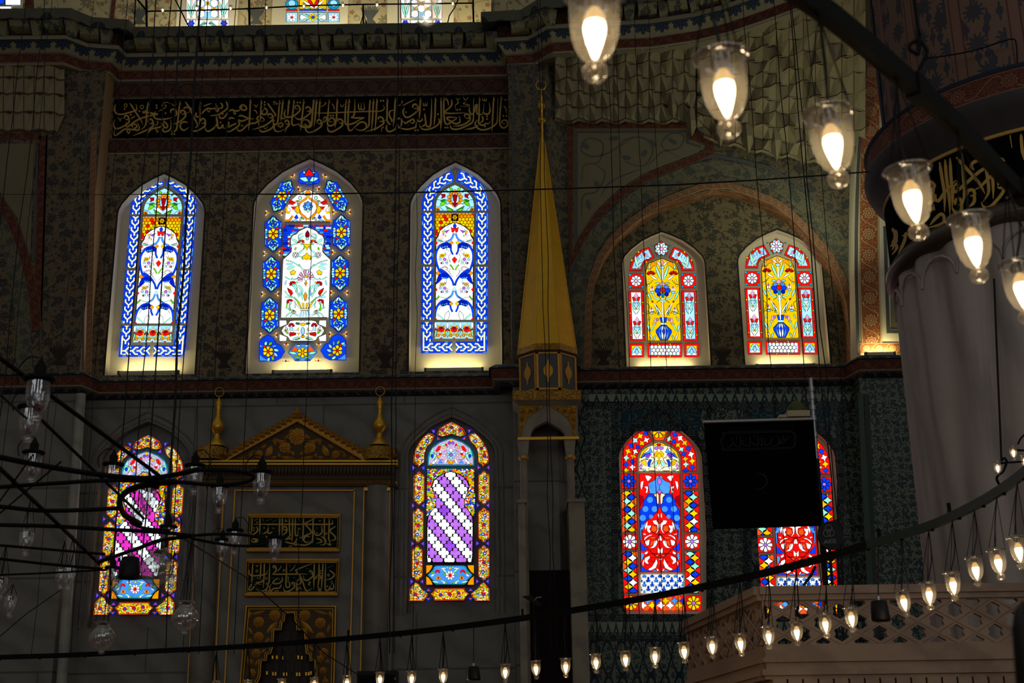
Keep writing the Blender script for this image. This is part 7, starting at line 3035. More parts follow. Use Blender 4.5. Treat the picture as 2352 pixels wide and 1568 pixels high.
# receding left side
dv = Vector((-.13, 1, 0)).normalized()
SL = 3.2
mb = MB()
lattice(mb, lambda u, z, d: Vector((XA, BY + .05, zp0)) + dv * (SL - u) + Vector((d, 0, z)), SL, H_, 1, .1)
mb.build('pierced_parapet', M['marble_balcony'], bal)
mb = MB()
p0, p1 = Vector((XA + .04, BY, 0)), Vector((XA + .04, BY, 0)) + dv * SL
for (za, zb2, w) in ((zr0 + .06, zr1, .12), (zr0, zr0 + .06, .09)):
 mb.bar([p0 + Vector((0, 0, (za + zb2) / 2)), p1 + Vector((0, 0, (za + zb2) / 2))], w * 2, zb2 - za)
mb.build('side_rail', M['marble_balcony'], bal)
mb = MB()
for (za, zb2, w) in ((zm0, zp0, .10), (zm0 - .05, zm0, .13), (zg0, zm0 - .05, .10), (zg0 - .06, zg0, .15), (zg0 - .10, zg0 - .06, .12)):
 mb.box(XA - (w - .1), XB, BY - w + .08, BY + .3, za, zb2)
 mb.bar([p0 + Vector((.03, .1, (za + zb2) / 2)), p1 + Vector((.03, 0, (za + zb2) / 2))], w * 2, zb2 - za - .001)
mb.build('base_moulding', M['marble_balcony'], bal)
mb = MB()
zl = zg0 - .10
n = 22
for i in range(n):
 x = XA + .04 + (XB - XA) * i / n
 w = (XB - XA) / n
 for k, (o, z0_, z1_) in enumerate(((.06, -.16, 0), (.01, -.32, -.14))):
  q = [(x + .01, zl + z1_), (x + .01, zl + z0_ + .07), (x + w / 2, zl + z0_), (x + w - .01, zl + z0_ + .07), (x + w - .01, zl + z1_)]
  mb.extrude([Vector((a, BY - o, b)) for a, b in q][::-1] if False else [Vector((a, BY - o, b)) for a, b in q], .12 + o)
mb.build('stalactite_cornice', M['marble_balcony'], bal)
mb = MB()
mb.hexa([Vector((XA + .1, BY + .05, zl - .4)), Vector((XB, BY + .05, zl - .4)), Vector((XB, BY + SL, zl - .4)), Vector((XA + .1 - .4, BY + SL, zl - .4))],
  [Vector((XA + .1, BY + .05, zp0 - .02)), Vector((XB, BY + .05, zp0 - .02)), Vector((XB, BY + SL, zp0 - .02)), Vector((XA + .1 - .4, BY + SL, zp0 - .02))])
mb.build('platform', M['marble_balcony'], bal)
for x, y in ((XA + .5, BY + .5), (XB - .6, BY + .5), (XA + .2, BY + SL - .4)):
 mb = MB()
 mb.lathe([(.16, 0), (.14, .2), (.12, zl - .7), (.2, zl - .4)], (x, y, 0), 16)
 mb.build('support_column', M['marble_balcony'], bal)
zplat = zp0 - .02

# ------------------------------------------------------------------ black banner, its pole and the things on the balcony
FY = 16.2
pol = empty('flag_pole', (onY(1897, 1340, FY + .05).x, FY + .05, zplat), 'steel telescopic pole that carries the black embroidered banner, standing on the balcony', 'pole')
ptop, pbot = onY(1862, 868, FY + .05), onY(1897, 1352, FY + .05)
dirp = (ptop - pbot).normalized()
pbot = pbot - dirp * ((pbot.z - zplat) / dirp.z)
L = (ptop - pbot).length
mb = MB()
mb.tube([pbot, pbot + dirp * (L * .70)], .034, 10)
mb.build('lower_tube', M['black_plastic'], pol)
mb = MB()
mb.tube([pbot + dirp * (L * .68), ptop], .026, 10)
mb.build('upper_tube', M['steel'], pol)
for f_ in (.78, .84, .88, .92, .95):
 mb = MB()
 mb.tube([pbot + dirp * (L * f_), pbot + dirp * (L * f_ + .06)], .038, 10)
 mb.build('clamp', M['steel'], pol)
mb = MB()
mb.lathe([(.16, 0), (.16, .03), (.05, .06), (.04, .2)], pbot, 14)
mb.build('foot', M['black_plastic'], pol)
fl_ = empty('black_banner', onY(1750, 1215, FY), 'black banner with faint grey embroidered cartouche and crescent, on the steel pole', 'banner')
nx, nz = 20, 16
rows_ = []
for j in range(nz + 1):
 t = j / nz
 xl, xr = 1617 + (1638 - 1617) * t, 1868 + (1888 - 1868) * t
 yl, yr = 971 + (1215 - 971) * t, 964 + (1207 - 964) * t
 rows_.append([onY(xl + (xr - xl) * i / nx, yl + (yr - yl) * i / nx, FY + .025 * math.sin(i * .9 + t * 1.5) * (.4 + t)) for i in range(nx + 1)])
mb = MB()
mb.grid(rows_, 0, True)
mb.grid([[p + Vector((0, .012, 0)) for p in r[::-1]] for r in rows_], 0, True)
mb.build('cloth', M['black_cloth'], fl_)
mb = MB()
mb.tube([onY(1614, 969, FY), onY(1868, 962, FY)], .022, 8)
mb.build('cross_rod', M['steel'], fl_)
mb = MB()
ft = lambda x, y: onY(x, y, FY - .045)
for d in (0, 3):
 o = [(1662 + d, 1000), (1670, 992 + d), (1800, 989 + d), (1822, 992 + d), (1828 - d, 1008), (1822, 1028 - d), (1800, 1030 - d), (1670, 1034 - d), (1660 + d, 1026), (1655 + d, 1012)]
 write_strokes(mb, [(1.0, 0, 0, o + o[:1])], ft, 1)
zz = zoomed(1380, 850, 3.7935)
for s in ('1640,575 1600,620 1560,640 1580,600 1620,610', '1545,570 1550,640 1500,660 1480,630', '1500,590 1470,640 1430,650 1430,575', '1400,580 1405,650 1380,640', '1370,575 1370,640 1330,645 1310,620', '1300,580 1295,655 1250,650 1230,620 1260,610',
  '1215,580 1215,660 1175,660 1160,620', '1145,590 1150,640 1110,670 1100,640', '1590,565 1600,620', '1340,560 1345,600', '1180,570 1185,610'):
 write_strokes(mb, [(1.6, .3, 0, [zz(*p) for p in P(s)])], ft, 1.6)
write_strokes(mb, [(2.2, .4, .4, [zz(1375 + 72 * math.cos(a), 965 + 68 * math.sin(a)) for a in [R(-115 + 23 * i) for i in range(11)]])], ft, 2)
mb.build('lettering', M['cloth_text'], fl_)
# little dome on a post behind the banner
DY = 16.9
dc = empty('domed_ornament', (onY(1828, 950, DY).x, DY, zplat), 'small green dome with pale beaded cornice peeping over the top of the black banner', 'ornament')
dx, dzt = onY(1831, 950, DY).x, onY(1831, 948, DY).z
kk = (onY(1931, 950, DY).x - dx) / 100
mb = MB()
mb.lathe([(23 * kk, 0), (23.5 * kk, 5 * kk), (22 * kk, 12 * kk), (17 * kk, 20 * kk), (9 * kk, 26 * kk), (2 * kk, 29 * kk), (1.2 * kk, 33 * kk), (0, 34 * kk)], (dx, DY, dzt), 20)
mb.build('dome', M['dome_green'], dc)
mb = MB()
mb.box(dx - 27 * kk, dx + 24 * kk, DY - 24 * kk, DY + 24 * kk, dzt - 14 * kk, dzt)
mb.box(dx - 46 * kk, dx - 20 * kk, DY - 20 * kk, DY + 20 * kk, dzt - 15 * kk, dzt - 9 * kk)
mb.build('beaded_cornice', M['bead'], dc)
mb = MB()
px_ = onY(1884, 1200, DY).x
mb.tube([(dx, DY, dzt - 12 * kk), (px_, DY, dzt - 40 * kk), (px_ + .02, DY, zplat)], .012, 6)
mb.tube([(px_ + .02, DY, zplat), (px_ + .02, DY, zplat + .03)], .1, 12)
mb.build('post', M['black_plastic'], dc)
# directional antenna with grey print
AY = 16.0
an = empty('paddle_antenna', (onY(1905, 1240, AY).x, AY, zplat), 'black paddle antenna with grey three-ring emblem and letters, right of the banner pole', 'antenna')
mb = MB()
o = P('1880,1215 1886,1205 1895,1199 1923,1192 1926,1208 1936,1225 1938,1246 1929,1250 1926,1260 1905,1262 1888,1252 1879,1235')
mb.extrude([onY(x, y, AY) for x, y in o], .05, 0, None, Vector((0, 1, 0)), True)
mb.build('paddle', M['black_plastic'], an)
mb = MB()
az = lambda x, y: onY(x, y, AY - .008)
for cx, cy in ((1903, 1213), (1908, 1223), (1899, 1224)):
 pts = [(cx + 8 * math.cos(a * PI / 8), cy + 8 * math.sin(a * PI / 8)) for a in range(17)]
 write_strokes(mb, [(1.3, 0, 0, pts)], az, 1.2)
for s in ('1892,1249 1897.5,1239 1902,1248', '1895,1246 1901,1245', '1904,1238.5 1905,1247.5', '1910.5,1237.5 1905.5,1243 1911.5,1247', '1919.5,1240 1916,1237.5 1912.8,1240.5 1913.5,1245.5 1917.5,1246.5 1919.5,1244.5 1919,1242.3 1916.5,1242.6'):
 pp_ = P(s)
 for a, b in zip(pp_, pp_[1:]):
  write_strokes(mb, [(2.0, 0, 0, [a, b])], az, 2)
mb.build('lettering', M['logo_grey'], an)
mb = MB()
mb.tube([onY(1905, 1258, AY + .03), Vector((onY(1905, 1258, AY).x, AY + .03, zplat))], .018, 8)
mb.tube([Vector((onY(1905, 1258, AY).x, AY + .03, zplat)), Vector((onY(1905, 1258, AY).x, AY + .03, zplat + .03))], .12, 12)
mb.build('stand', M['black_plastic'], an)
# black cable rising behind the balcony rail
mb = MB()
mb.tube([onY(x, y, 15.6) for x, y in smooth(P('1830,1420 1834,1375 1842,1352 1850,1338 1862,1322 1868,1310 1872,1300'), 4)], .018, 6)
tag(mb.build('curved_cable', M['black_plastic']), 'thin black curved cable rising over the balcony rail left of the banner pole', 'cable')
# reading stand at the pulpit door
SY = 32.6
st = empty('tilted_monitor', (onY(1222, 1400, SY).x, SY, 0), 'small black tilted panel on a thin stand before the pulpit door', 'monitor')
mb = MB()
f = [onY(x, y, SY) for x, y in ((1199, 1369), (1221, 1366), (1245, 1389), (1236, 1392))]
mb.extrude(f[::-1], .05, 0, None, Vector((0, 1, 0)), True)
mb.build('panel', M['black_plastic'], st)
mb = MB()
mb.tube([onY(1226, 1384, SY + .03), Vector((onY(1226, 1384, SY).x, SY + .03, 0))], .025, 8)
mb.build('post', M['black_plastic'], st)
mb = MB()
mb.tube([onY(1226, 1380, SY + .02), onY(1234, 1372, SY - .02), onY(1244, 1371, SY - .03)], .018, 6)
mb.build('gooseneck', M['steel'], st)
# black loudspeaker box in the lower middle
KY = 26.0
sp = empty('speaker_box', (onY(865, 1560, KY).x, KY, 0), 'black loudspeaker box on a stand in front of the prayer niche', 'loudspeaker')
a, b = onY(820, 1545, KY), onY(912, 1545, KY)
mb = MB()
mb.box(a.x, b.x, KY, KY + .4, a.z - .52, onY(860, 1540, KY).z)
mb.build('cabinet', M['black_plastic'], sp)
mb = MB()
mb.box(a.x + .03, b.x - .03, KY - .02, KY, a.z - .48, a.z - .04)
mb.build('grille', M['iron'], sp)
mb = MB()
mb.box(b.x - .05, b.x - .02, KY - .024, KY - .018, a.z - .14, a.z - .09)
mb.build('badge', M['logo_grey'], sp)
mb = MB()
mb.tube([((a.x + b.x) / 2, KY + .2, 0), ((a.x + b.x) / 2, KY + .2, a.z - .5)], .03, 8)
mb.tube([((a.x + b.x) / 2, KY + .2, 0), ((a.x + b.x) / 2, KY + .2, .04)], .35, 14)
mb.build('stand', M['iron'], sp)
# dark rounded post close to the camera, cut by the right edge
pc = onD(2356, 1480, 2.6)
mb = MB()
mb.lathe([(.03, 0), (.03, pc.z - .16), (.035, pc.z - .12), (.03, pc.z - .03), (.027, pc.z + .03), (.018, pc.z + .065), (0, pc.z + .085)], (pc.x + .005, pc.y, 0), 24)
tag(mb.build('rounded_post', M['black_plastic']), 'dark rounded post out of focus at the lower right edge beside the balcony', 'post')
# ------------------------------------------------------------------ glass oil-lamp shaped lights
SHADE = [(.0585, .000), (.0690, .004), (.0715, .010), (.0690, .015), (.0600, .015), (.0565, .010), (.0560, .000), (.0565, -.040), (.0560, -.080), (.0530, -.115), (.0460, -.150), (.0350, -.178), (.0200, -.196), (.0110, -.201)]
KNOB = [(.0110, -.200), (.0200, -.206), (.0270, -.217), (.0290, -.230), (.0265, -.244), (.0180, -.255), (.0070, -.260), (0, -.261)]
BULB = [(.0130, -.064), (.0200, -.071), (.0240, -.082), (.0255, -.096), (.0238, -.116), (.0185, -.142), (.0125, -.165), (.0075, -.184), (0, -.193)]
NECK = [(.0100, -.030), (.0130, -.040), (.0205, -.052), (.0245, -.066), (.0245, -.080), (.0130, -.072)]
SOCK = [(0, .030), (.012, .028), (.016, .010), (.026, .004), (.027, -.022), (.018, -.030), (.010, -.034), (0, -.034)]


def lamp_meshes(kind):
 """one lamp of each kind; every other one shares its meshes"""
 lit = kind == 'lit'
 r = bpy.data.objects.new('hanging_lamp', None)
 COL.objects.link(r)
 r.empty_display_size = .1
 if kind == 'globe':
  sh = [(.060, .0), (.066, .006), (.068, .012), (.060, .006), (.050, -.012), (.046, -.022), (.060, -.034), (.085, -.058), (.100, -.095), (.098, -.135), (.080, -.172), (.050, -.198), (.020, -.208)]
  kn = [(.012, -.206), (.022, -.212), (.026, -.222), (.020, -.232), (.008, -.238), (0, -.239)]
 else:
  sh, kn = SHADE, KNOB
 gl = M['lamp_glass'] if lit else M['globe_glass'] if kind == 'globe' else M['dull_glass']
 mb = MB()
 if kind == 'globe':
  mb.lathe(sh, (0, 0, 0), 48, 0, True, 0, 2 * PI, lambda a: 1 + .022 * math.cos(a * 16))
 else:
  mb.lathe(sh[6:], (0, 0, 0), 28)
  mr = MB()
  mr.lathe(sh[:7], (0, 0, 0), 28)
  mr.build('glass_rim', M['rim_glass'] if lit else M['dull_glass'], r)
 mb.build('glass_shade', gl, r)
 mb = MB()
 mb.lathe(kn, (0, 0, 0), 16)
 mb.build('glass_knob', gl, r)
 mb = MB()
 mb.lathe(SOCK, (0, 0, 0), 12)
 mb.build('bulb_socket', M['socket'] if lit else M['iron'], r)
 if lit:
  mb = MB()
  mb.lathe(BULB, (0, 0, 0), 16)
  mb.build('bulb', M['bulb'], r)
  mb = MB()
  mb.lathe(NECK, (0, 0, 0), 14)
  mb.build('bulb_neck', M['bulb_neck'], r)
 else:
  mb = MB()
  mb.lathe([(.012, -.03), (.022, -.06), (.020, -.1), (.006, -.135), (0, -.136)], (0, 0, 0), 10)
  mb.build('bulb', M['dull_glass'], r)
 return r


SHADE, KNOB, BULB, NECK, SOCK = [[(r, z * .80) for r, z in q] for q in (SHADE, KNOB, BULB, NECK, SOCK)]
PROTO = {k: lamp_meshes(k) for k in ('lit', 'unlit', 'globe')}
USED = set()
ORD = ['first', 'second', 'third', 'fourth', 'fifth', 'sixth', 'seventh', 'eighth', 'ninth', 'tenth', 'eleventh', 'twelfth', 'thirteenth', 'fourteenth', 'fifteenth', 'sixteenth', 'seventeenth', 'eighteenth', 'nineteenth', 'twentieth',
 'twenty-first', 'twenty-second', 'twenty-third', 'twenty-fourth', 'twenty-fifth', 'twenty-sixth', 'twenty-seventh', 'twenty-eighth', 'twenty-ninth', 'thirtieth', 'thirty-first', 'thirty-second']


def lamp(kind, loc, label, group, hang=None, scale=1.0, tilt=(0, 0), collar=False, chains=True):
 if kind not in USED:
  r = PROTO[kind]
  USED.add(kind)
 else:
  r = PROTO[kind].copy()
  COL.objects.link(r)
  for ch in PROTO[kind].children:
   if ch.name.split('.')[0] in ('chain', 'cord', 'collar'):
    continue
   c = ch.copy()
   COL.objects.link(c)
   c.parent = r
 r.location = loc
 r.scale = (scale,) * 3
 r.rotation_euler = (tilt[0], -tilt[1], 0)
 tag(r, label, 'lamp', group)
 loc = Vector(loc)
 inv = (Matrix.Translation(loc) @ r.rotation_euler.to_matrix().to_4x4() @ Matrix.Scale(scale, 4)).inverted()

 def part(mb, nm, mat):
  o = mb.build(nm, mat)
  o.parent = r
  o.matrix_parent_inverse = inv
 if hang is not None:
  hang = Vector(hang)
  if chains:
   for k in range(3):
    a = k * 2 * PI / 3 + .5 + loc.x
    mb = MB()
    e = loc + Vector((.064 * scale * math.cos(a), .064 * scale * math.sin(a), .012))
    mb.tube([hang, hang.lerp(e, .5), e], .0022 * max(1, min(2.0, loc.y / 9)), 4)
    part(mb, 'chain', M['iron'])
  mb = MB()
  e = loc + Vector((0, 0, .03 * scale))
  m = hang.lerp(e, .55) + Vector((random.uniform(-.02, .025), 0, 0))
  mb.tube(smooth3([hang, m, e]), .004 * max(1, min(1.8, loc.y / 9)), 5)
  part(mb, 'cord', M['cable'])
 if collar:
  mb = MB()
  c = loc
  mb.lathe([(.03 * scale, .075 * scale), (.03 * scale, .03 * scale), (.075 * scale, .02 * scale), (.078 * scale, .008 * scale), (.06 * scale, -.004 * scale)], c, 20)
  mb.lathe([(0, .13 * scale), (.014 * scale, .10 * scale), (.03 * scale, .07 * scale)], c, 12)
  part(mb, 'collar', M['iron'])
 return r


def smooth3(pts, k=5):
 pts = [Vector(p) for p in pts]
 out = []
 n = len(pts)
 for i in range(n - 1):
  p1, p2 = pts[i], pts[i + 1]
  p0 = pts[i - 1] if i else p1 * 2 - p2
  p3 = pts[i + 2] if i + 2 < n else p2 * 2 - p1
  for j in range(k):
   t = j / k
   out.append(.5 * ((2 * p1) + (p2 - p0) * t + (2 * p0 - 5 * p1 + 4 * p2 - p3) * t * t + (3 * p1 - p0 - 3 * p2 + p3) * t ** 3))
 out.append(pts[-1])
 return out


# ---- the near ring, crossing the upper right corner
NEAR_RIM = 3.26
near_px = [(980, -152), (1365, -5), (1657, 138), (1903, 267), (2085, 397), (2226, 507), (2338, 611)]
near_lab = ['out of focus lit glass lamp cut by the top edge above the gallery windows', 'large lit glass lamp at the top edge left of the muqarnas', 'large lit glass lamp hanging in front of the muqarnas', 'lit glass lamp between the muqarnas and the black bar', 'lit glass lamp overlapping the left end of the column inscription',
   'lit glass lamp hanging below the column inscription', 'lit glass lamp cut by the right edge in front of the fluted column']
npos = [onZ(x, y, NEAR_RIM) for x, y in near_px]
nbar = [p + Vector((0, 0, .31)) for p in npos]
d = nbar[-1] - nbar[-2]
ext = [nbar[0] + (nbar[0] - nbar[1]) * 1.0] + nbar + [nbar[-1] + d, nbar[-1] + d * 2.1 + Vector((-.1, .05, 0))]
mb = MB()
mb.bar(smooth3(ext, 6), .035, .06)
nr = empty('lamp_ring', nbar[2], 'thick black iron ring bar crossing the upper right corner, close to the camera', 'lamp ring')
mb.build('ring_bar', M['iron'], nr)
sp_ = smooth3(ext, 6)
for k in (8, 20, 32, 44):
 if k < len(sp_) - 1:
  p, q = sp_[k], sp_[k + 1]
  t = (q - p).normalized()
  mb = MB()
  mb.bar([p - t * .04, p + t * .04], .045, .072)
  mb.build('ring_joint', M['iron'], nr)
# suspension rod with its hook
hk = onZ(2098, 190, nbar[3].z + .03)
mb = MB()
mb.tube(smooth3([hk, hk + Vector((.03, 0, .06)), hk + Vector((.05, 0, .10)), hk + Vector((.03, 0, .135)), hk + Vector((0, 0, .12)), hk + Vector((.01, 0, .10)), hk + Vector((.03, 0, .14)), hk + Vector((.03, 0, .6)), hk + Vector((.02, 0, 4))]), .006, 6)
mb.build('suspension_hook', M['iron'], nr)
tilts = [(0, 0), (.02, -.02), (.02, .04), (-.02, .05), (.02, .07), (0, .05), (.02, .04)]
for i, (p, l) in enumerate(zip(npos, near_lab)):
 lamp('lit', p, l, 'lit glass lamps of the near ring', nbar[i] - Vector((0, 0, .03)), .93, tilts[i])
 L = bpy.data.lights.new('bulb_light', 'POINT')
 L.energy, L.color, L.shadow_soft_size = 1.6, (1, .76, .45), .03
 o = bpy.data.objects.new('bulb_light', L)
 COL.objects.link(o)
 o.location = p + Vector((0, 0, -.29))

# ---- the long lower ring
RZ = 3.47
rpx = [(-120, 1507), (0, 1503), (160, 1498), (350, 1489), (560, 1478), (760, 1463), (960, 1444), (1160, 1419), (1360, 1388), (1540, 1356), (1720, 1318), (1880, 1278), (2020, 1237), (2140, 1199), (2240, 1153), (2320, 1104), (2400, 1040)]
rpts = [onZ(x, y + 6, RZ) for x, y in rpx]
rs = smooth3(rpts, 5)
lr = empty('lamp_ring', rpts[8], 'long curved black bar of the big lamp ring sweeping across the lower part', 'lamp ring')
mb = MB()
mb.bar(rs[:60], .03, .062)
mb.build('ring_bar', M['iron'], lr)
mb = MB()
mb.bar(rs[59:], .03, .062)
mb.build('ring_bar', M['iron_green'], lr)


def proj(p):
 d = Vector(p) - CAM
 z = d.dot(FWD)
 return 1176 + FPX * d.dot(RIGHT) / z, 784 - FPX * d.dot(UPV) / z


for i in range(2, len(rs) - 2, 3):
 mb = MB()
 mb.tube([rs[i] - Vector((0, 0, .045)), rs[i] - Vector((0, 0, .02))], .014, 6)
 mb.build('ring_eyelet', M['iron'], lr)
for x in (788, 1210, 2030, 2178):
 b_ = min(rs, key=lambda p: abs(proj(p)[0] - x))
 mb = MB()
 mb.tube([b_ + Vector((0, 0, .03)), b_ + Vector((0, 0, .10))], .014, 6)
 mb.build('ring_lug', M['iron'], lr)


def on_ring(x):
 for a, b in zip(rs, rs[1:]):
  xa, xb = proj(a)[0], proj(b)[0]
  if xa <= x <= xb:
   return a.lerp(b, (x - xa) / (xb - xa))
 return rs[-1]


low = [(497, 1565), (570, 1563), (648, 1560), (722, 1557), (797, 1553), (873, 1545), (946, 1543), (1018, 1538), (1160, 1527), (1230, 1519), (1299, 1514), (1368, 1504), (1436, 1497), (1504, 1489), (1570, 1477), (1635, 1465), (1699, 1458),
 (1764, 1441), (1829, 1431), (1893, 1412), (1953, 1398), (2071, 1359), (2132, 1341), (2186, 1318), (2237, 1283), (2288, 1265), (2335, 1237)]
tl = {21: .12, 25: .06, 23: .02, 26: .05}
for i, (x, y) in enumerate(low):
 b = on_ring(x)
 # a lamp hangs straight down; take the height from the photograph at the ring's distance
 p = onY(x, y, b.y)
 r = lamp('lit', p, 'lit glass lamp on the long lower ring, %s of that row from the left' % ORD[i], 'lit glass lamps of the lower ring', b - Vector((0, 0, .03)), .89, (random.uniform(-.03, .03), tl.get(i, random.uniform(-.02, .05))))
 if i % 3 == 1:
  L = bpy.data.lights.new('bulb_light', 'POINT')
  L.energy, L.color, L.shadow_soft_size = 4.2, (1, .74, .44), .03
  o = bpy.data.objects.new('bulb_light', L)
  COL.objects.link(o)
  o.location = p + Vector((0, 0, -.30))


def pendant(px, y0, y1, w, label, hang, Y):
 p = onY(px, y0, Y)
 h = p.z - onY(px, y1, Y).z
 s = (onY(px + w / 2, y1, Y) - onY(px - w / 2, y1, Y)).length / 2
 r = empty('pendant_speaker', p, label, 'loudspeaker', 'hanging black loudspeakers')
 mb = MB()
 mb.lathe([(0, 0), (s * .66, 0), (s * .80, -h * .04), (s, -h * .93), (s * .96, -h), (0, -h)], p, 24)
 mb.build('cone', M['black_plastic'], r)
 mb = MB()
 mb.lathe([(s * .9, -h * .985), (s * .9, -h * 1.01), (0, -h * 1.01)], p, 20)
 mb.build('grille', M['iron'], r)
 mb = MB()
 mb.tube([p - Vector((0, 0, .01)), p + Vector((0, 0, .035))], .018, 8)
 mb.build('bracket', M['steel'], r)
 mb = MB()
 mb.tube([p + Vector((0, 0, .03)), hang], .005, 5)
 mb.build('cord', M['cable'], r)


b = on_ring(1088)
pendant(1088, 1530, 1561, 32, 'black bell-shaped hanging loudspeaker on the lower ring left of the pulpit door', b, b.y)
b = on_ring(2018)
pendant(2018, 1379, 1426, 46, 'black bell-shaped hanging loudspeaker before the balcony parapet', b, b.y)

# ---- unlit chandelier on the left
CZ_ = 3.60
ch = empty('chandelier', onZ(330, 1150, CZ_), 'black iron chandelier of looping bars with unlit glass lamps on the left', 'chandelier')


def cbar(s, w=.024, dz=0.0, nm='ring_bar', k=4):
 mb = MB()
 mb.tube([onZ(x, y, CZ_ + dz) for x, y in smooth(P(s), k)], w * .72, 6)
 return mb.build(nm, M['iron'], ch)


for s, w in (('-60,1042 0,1050 60,1062 150,1078 250,1092 340,1098 400,1090 455,1078', .024), ('-60,1124 0,1118 120,1110 250,1103 400,1106 470,1112 530,1112 572,1104 584,1094 566,1085 520,1080 455,1079', .019),
   ('-60,1162 0,1163 90,1172 190,1171 270,1167', .022), ('400,1106 340,1112 295,1126 276,1148 278,1168 290,1185 322,1203', .030), ('-60,1202 0,1205 120,1208 260,1216 370,1222 440,1230', .022),
   ('440,1230 500,1226 560,1228 604,1236 616,1244 596,1252 545,1253 490,1246 440,1236', .017), ('-60,1248 0,1252 120,1262 240,1272', .016), ('-60,1276 0,1283 120,1296 235,1306', .018), ('-60,1324 0,1320 120,1315 245,1308', .013),
   ('228,1290 270,1275 320,1258 370,1240 440,1231', .022), ('300,1200 330,1212 390,1218', .016)):
 cbar(s, w)
for (a, b, w) in (((0, 822), (366, 1092), .017), ((-40, 868), (60, 960), .010), ((60, 930), (330, 1190), .014), ((0, 1075), (228, 1294), .020), ((0, 1150), (75, 1045), .008), ((0, 1178), (140, 1060), .008)):
 mb = MB()
 p, q = onZ(a[0], a[1], CZ_ + .02), onZ(b[0], b[1], CZ_ + .02)
 if a[1] < 1000:
  p = onD(a[0], a[1], (q - CAM).dot(FWD) * .8)
 mb.tube([p, q], w * .75, 6)
 mb.build('stay_rod', M['iron'], ch)
# curled brackets over the collared lamps
UNL = [('unlit', 90, 876, 68, 1), ('unlit', 70, 940, 56, 1), ('unlit', 77, 1043, 48, 1), ('unlit', 260, 1070, 46, 1), ('unlit', 448, 1073, 46, 1), ('unlit', 601, 1088, 50, 1), ('unlit', 505, 1120, 42, 1), ('unlit', 342, 1122, 44, 1), ('unlit', 316, 1172, 38, 0),
 ('unlit', 62, 1222, 40, 0), ('unlit', 387, 1212, 38, 1), ('unlit', 540, 1221, 38, 1), ('unlit', 511, 1242, 33, 1), ('unlit', 632, 1238, 36, 1), ('unlit', 160, 1305, 36, 0), ('unlit', 141, 1308, 32, 0), ('unlit', 25, 1370, 34, 0), ('unlit', 4, 1326, 36, 0),
 ('unlit', 259, 1306, 34, 1), ('unlit', 268, 1332, 30, 0), ('unlit', 396, 1322, 28, 0)]
UL = ['unlit glass lamp with dark collar, uppermost at the left edge of the chandelier', 'unlit glass lamp just under the uppermost one at the left edge', 'unlit glass lamp on the bar near the left edge, below the two uppermost', 'unlit glass lamp on the upper bar left of the lower left window',
 'unlit glass lamp on the looping bar at the right rim of the lower left window', 'unlit glass lamp hanging over the left corner of the mihrab panel', 'unlit glass lamp below the narrow loop beside the mihrab', 'unlit glass lamp before the lozenges of the lower left window, upper of the pair',
 'unlit glass lamp before the lower left window, lower of the pair', 'unlit glass lamp on chains at the left, before the grey marble', 'unlit glass lamp before the right border of the lower left window', 'unlit glass lamp on the lower loop left of the inscription panels',
 'unlit glass lamp hanging lower behind the lower loop left of the inscriptions', 'unlit glass lamp overlapping the upper inscription panel', 'front glass lamp of the close pair before the pale pipe', 'rear glass lamp of the close pair before the pale pipe',
 'small unlit glass lamp low at the left edge', 'unlit glass lamp cut by the left edge', 'unlit glass lamp left of the hanging speaker, before the window border', 'small unlit glass lamp hanging low left of the hanging speaker', 'small unlit glass lamp right of the large glass globe']
for (k, x, y, w, col), lab in zip(UNL, UL):
 D = .143 * FPX / w
 p = onD(x, y, D)
 if col:
  r = lamp(k, p, lab, 'unlit glass lamps of the chandelier', None, 1.0, (0, 0), True)
  mb = MB()
  s_ = -1 if x not in (448, 387, 540) else 1
  mb.tube(smooth3([p + Vector((s_ * .10, 0, -.01)), p + Vector((s_ * .11, 0, .06)), p + Vector((s_ * .06, 0, .125)), p + Vector((s_ * .012, 0, .12))]), .004, 5)
  o = mb.build('bracket_curl', M['iron'], ch)
 else:
  lamp(k, p, lab, 'unlit glass lamps of the chandelier', p + Vector((.01, 0, max(.12, CZ_ - p.z + .02) if p.z < CZ_ else .3)), 1.0, (0, 0), False)
for x, y, w, lab in ((362, 1268, 72, 'large ribbed clear glass globe before the lower left window'), (427, 1385, 61, 'clear ribbed glass globe hanging at the lower right corner of the window'), (238, 1432, 58, 'clear ribbed glass globe hanging lowest, under the lower left window')):
 D = .2 * FPX / w
 p = onD(x, y, D)
 lamp('globe', p, lab, 'glass globes of the chandelier', p + Vector((.02, 0, max(.2, CZ_ - p.z))), 1.0, (0, 0))
pendant(300, 1279, 1328, 50, 'black bell-shaped hanging loudspeaker before the lower left window', onZ(300, 1264, CZ_), onZ(300, 1264, CZ_).y)

# ---- small lit chandelier by the fluted column
sc_ = empty('chandelier', onY(2345, 1068, 15), 'small wrought iron chandelier with curled arm before the fluted column', 'chandelier')
for s, w in (('2291,1066 2310,1062 2330,1061 2380,1057', .012), ('2326,1030 2345,1034 2400,1032', .012), ('2338,1020 2345,1006 2360,994 2390,985', .011), ('2296,1062 2306,1052 2312,1060 2304,1082 2292,1092 2290,1102 2300,1116 2318,1114', .015)):
 mb = MB()
 mb.tube([onY(x, y, 15) for x, y in smooth(P(s), 5)], w, 6)
 mb.build('scroll_arm', M['iron'], sc_)
lamp('lit', onY(2326, 1027, 15), 'tiny lit lamp by the fluted column, the upper and farther right one', 'lit lamps of the small chandelier', None, .72, (0, 0), False)
lamp('lit', onY(2290, 1062, 15), 'tiny lit lamp by the fluted column, the lower one on the curled arm', 'lit lamps of the small chandelier', None, .72, (0, 0), False)
lamp('lit', onY(2352, 1047, 15), 'tiny lit lamp by the fluted column, cut by the right edge', 'lit lamps of the small chandelier', None, .72, (0, 0), False)

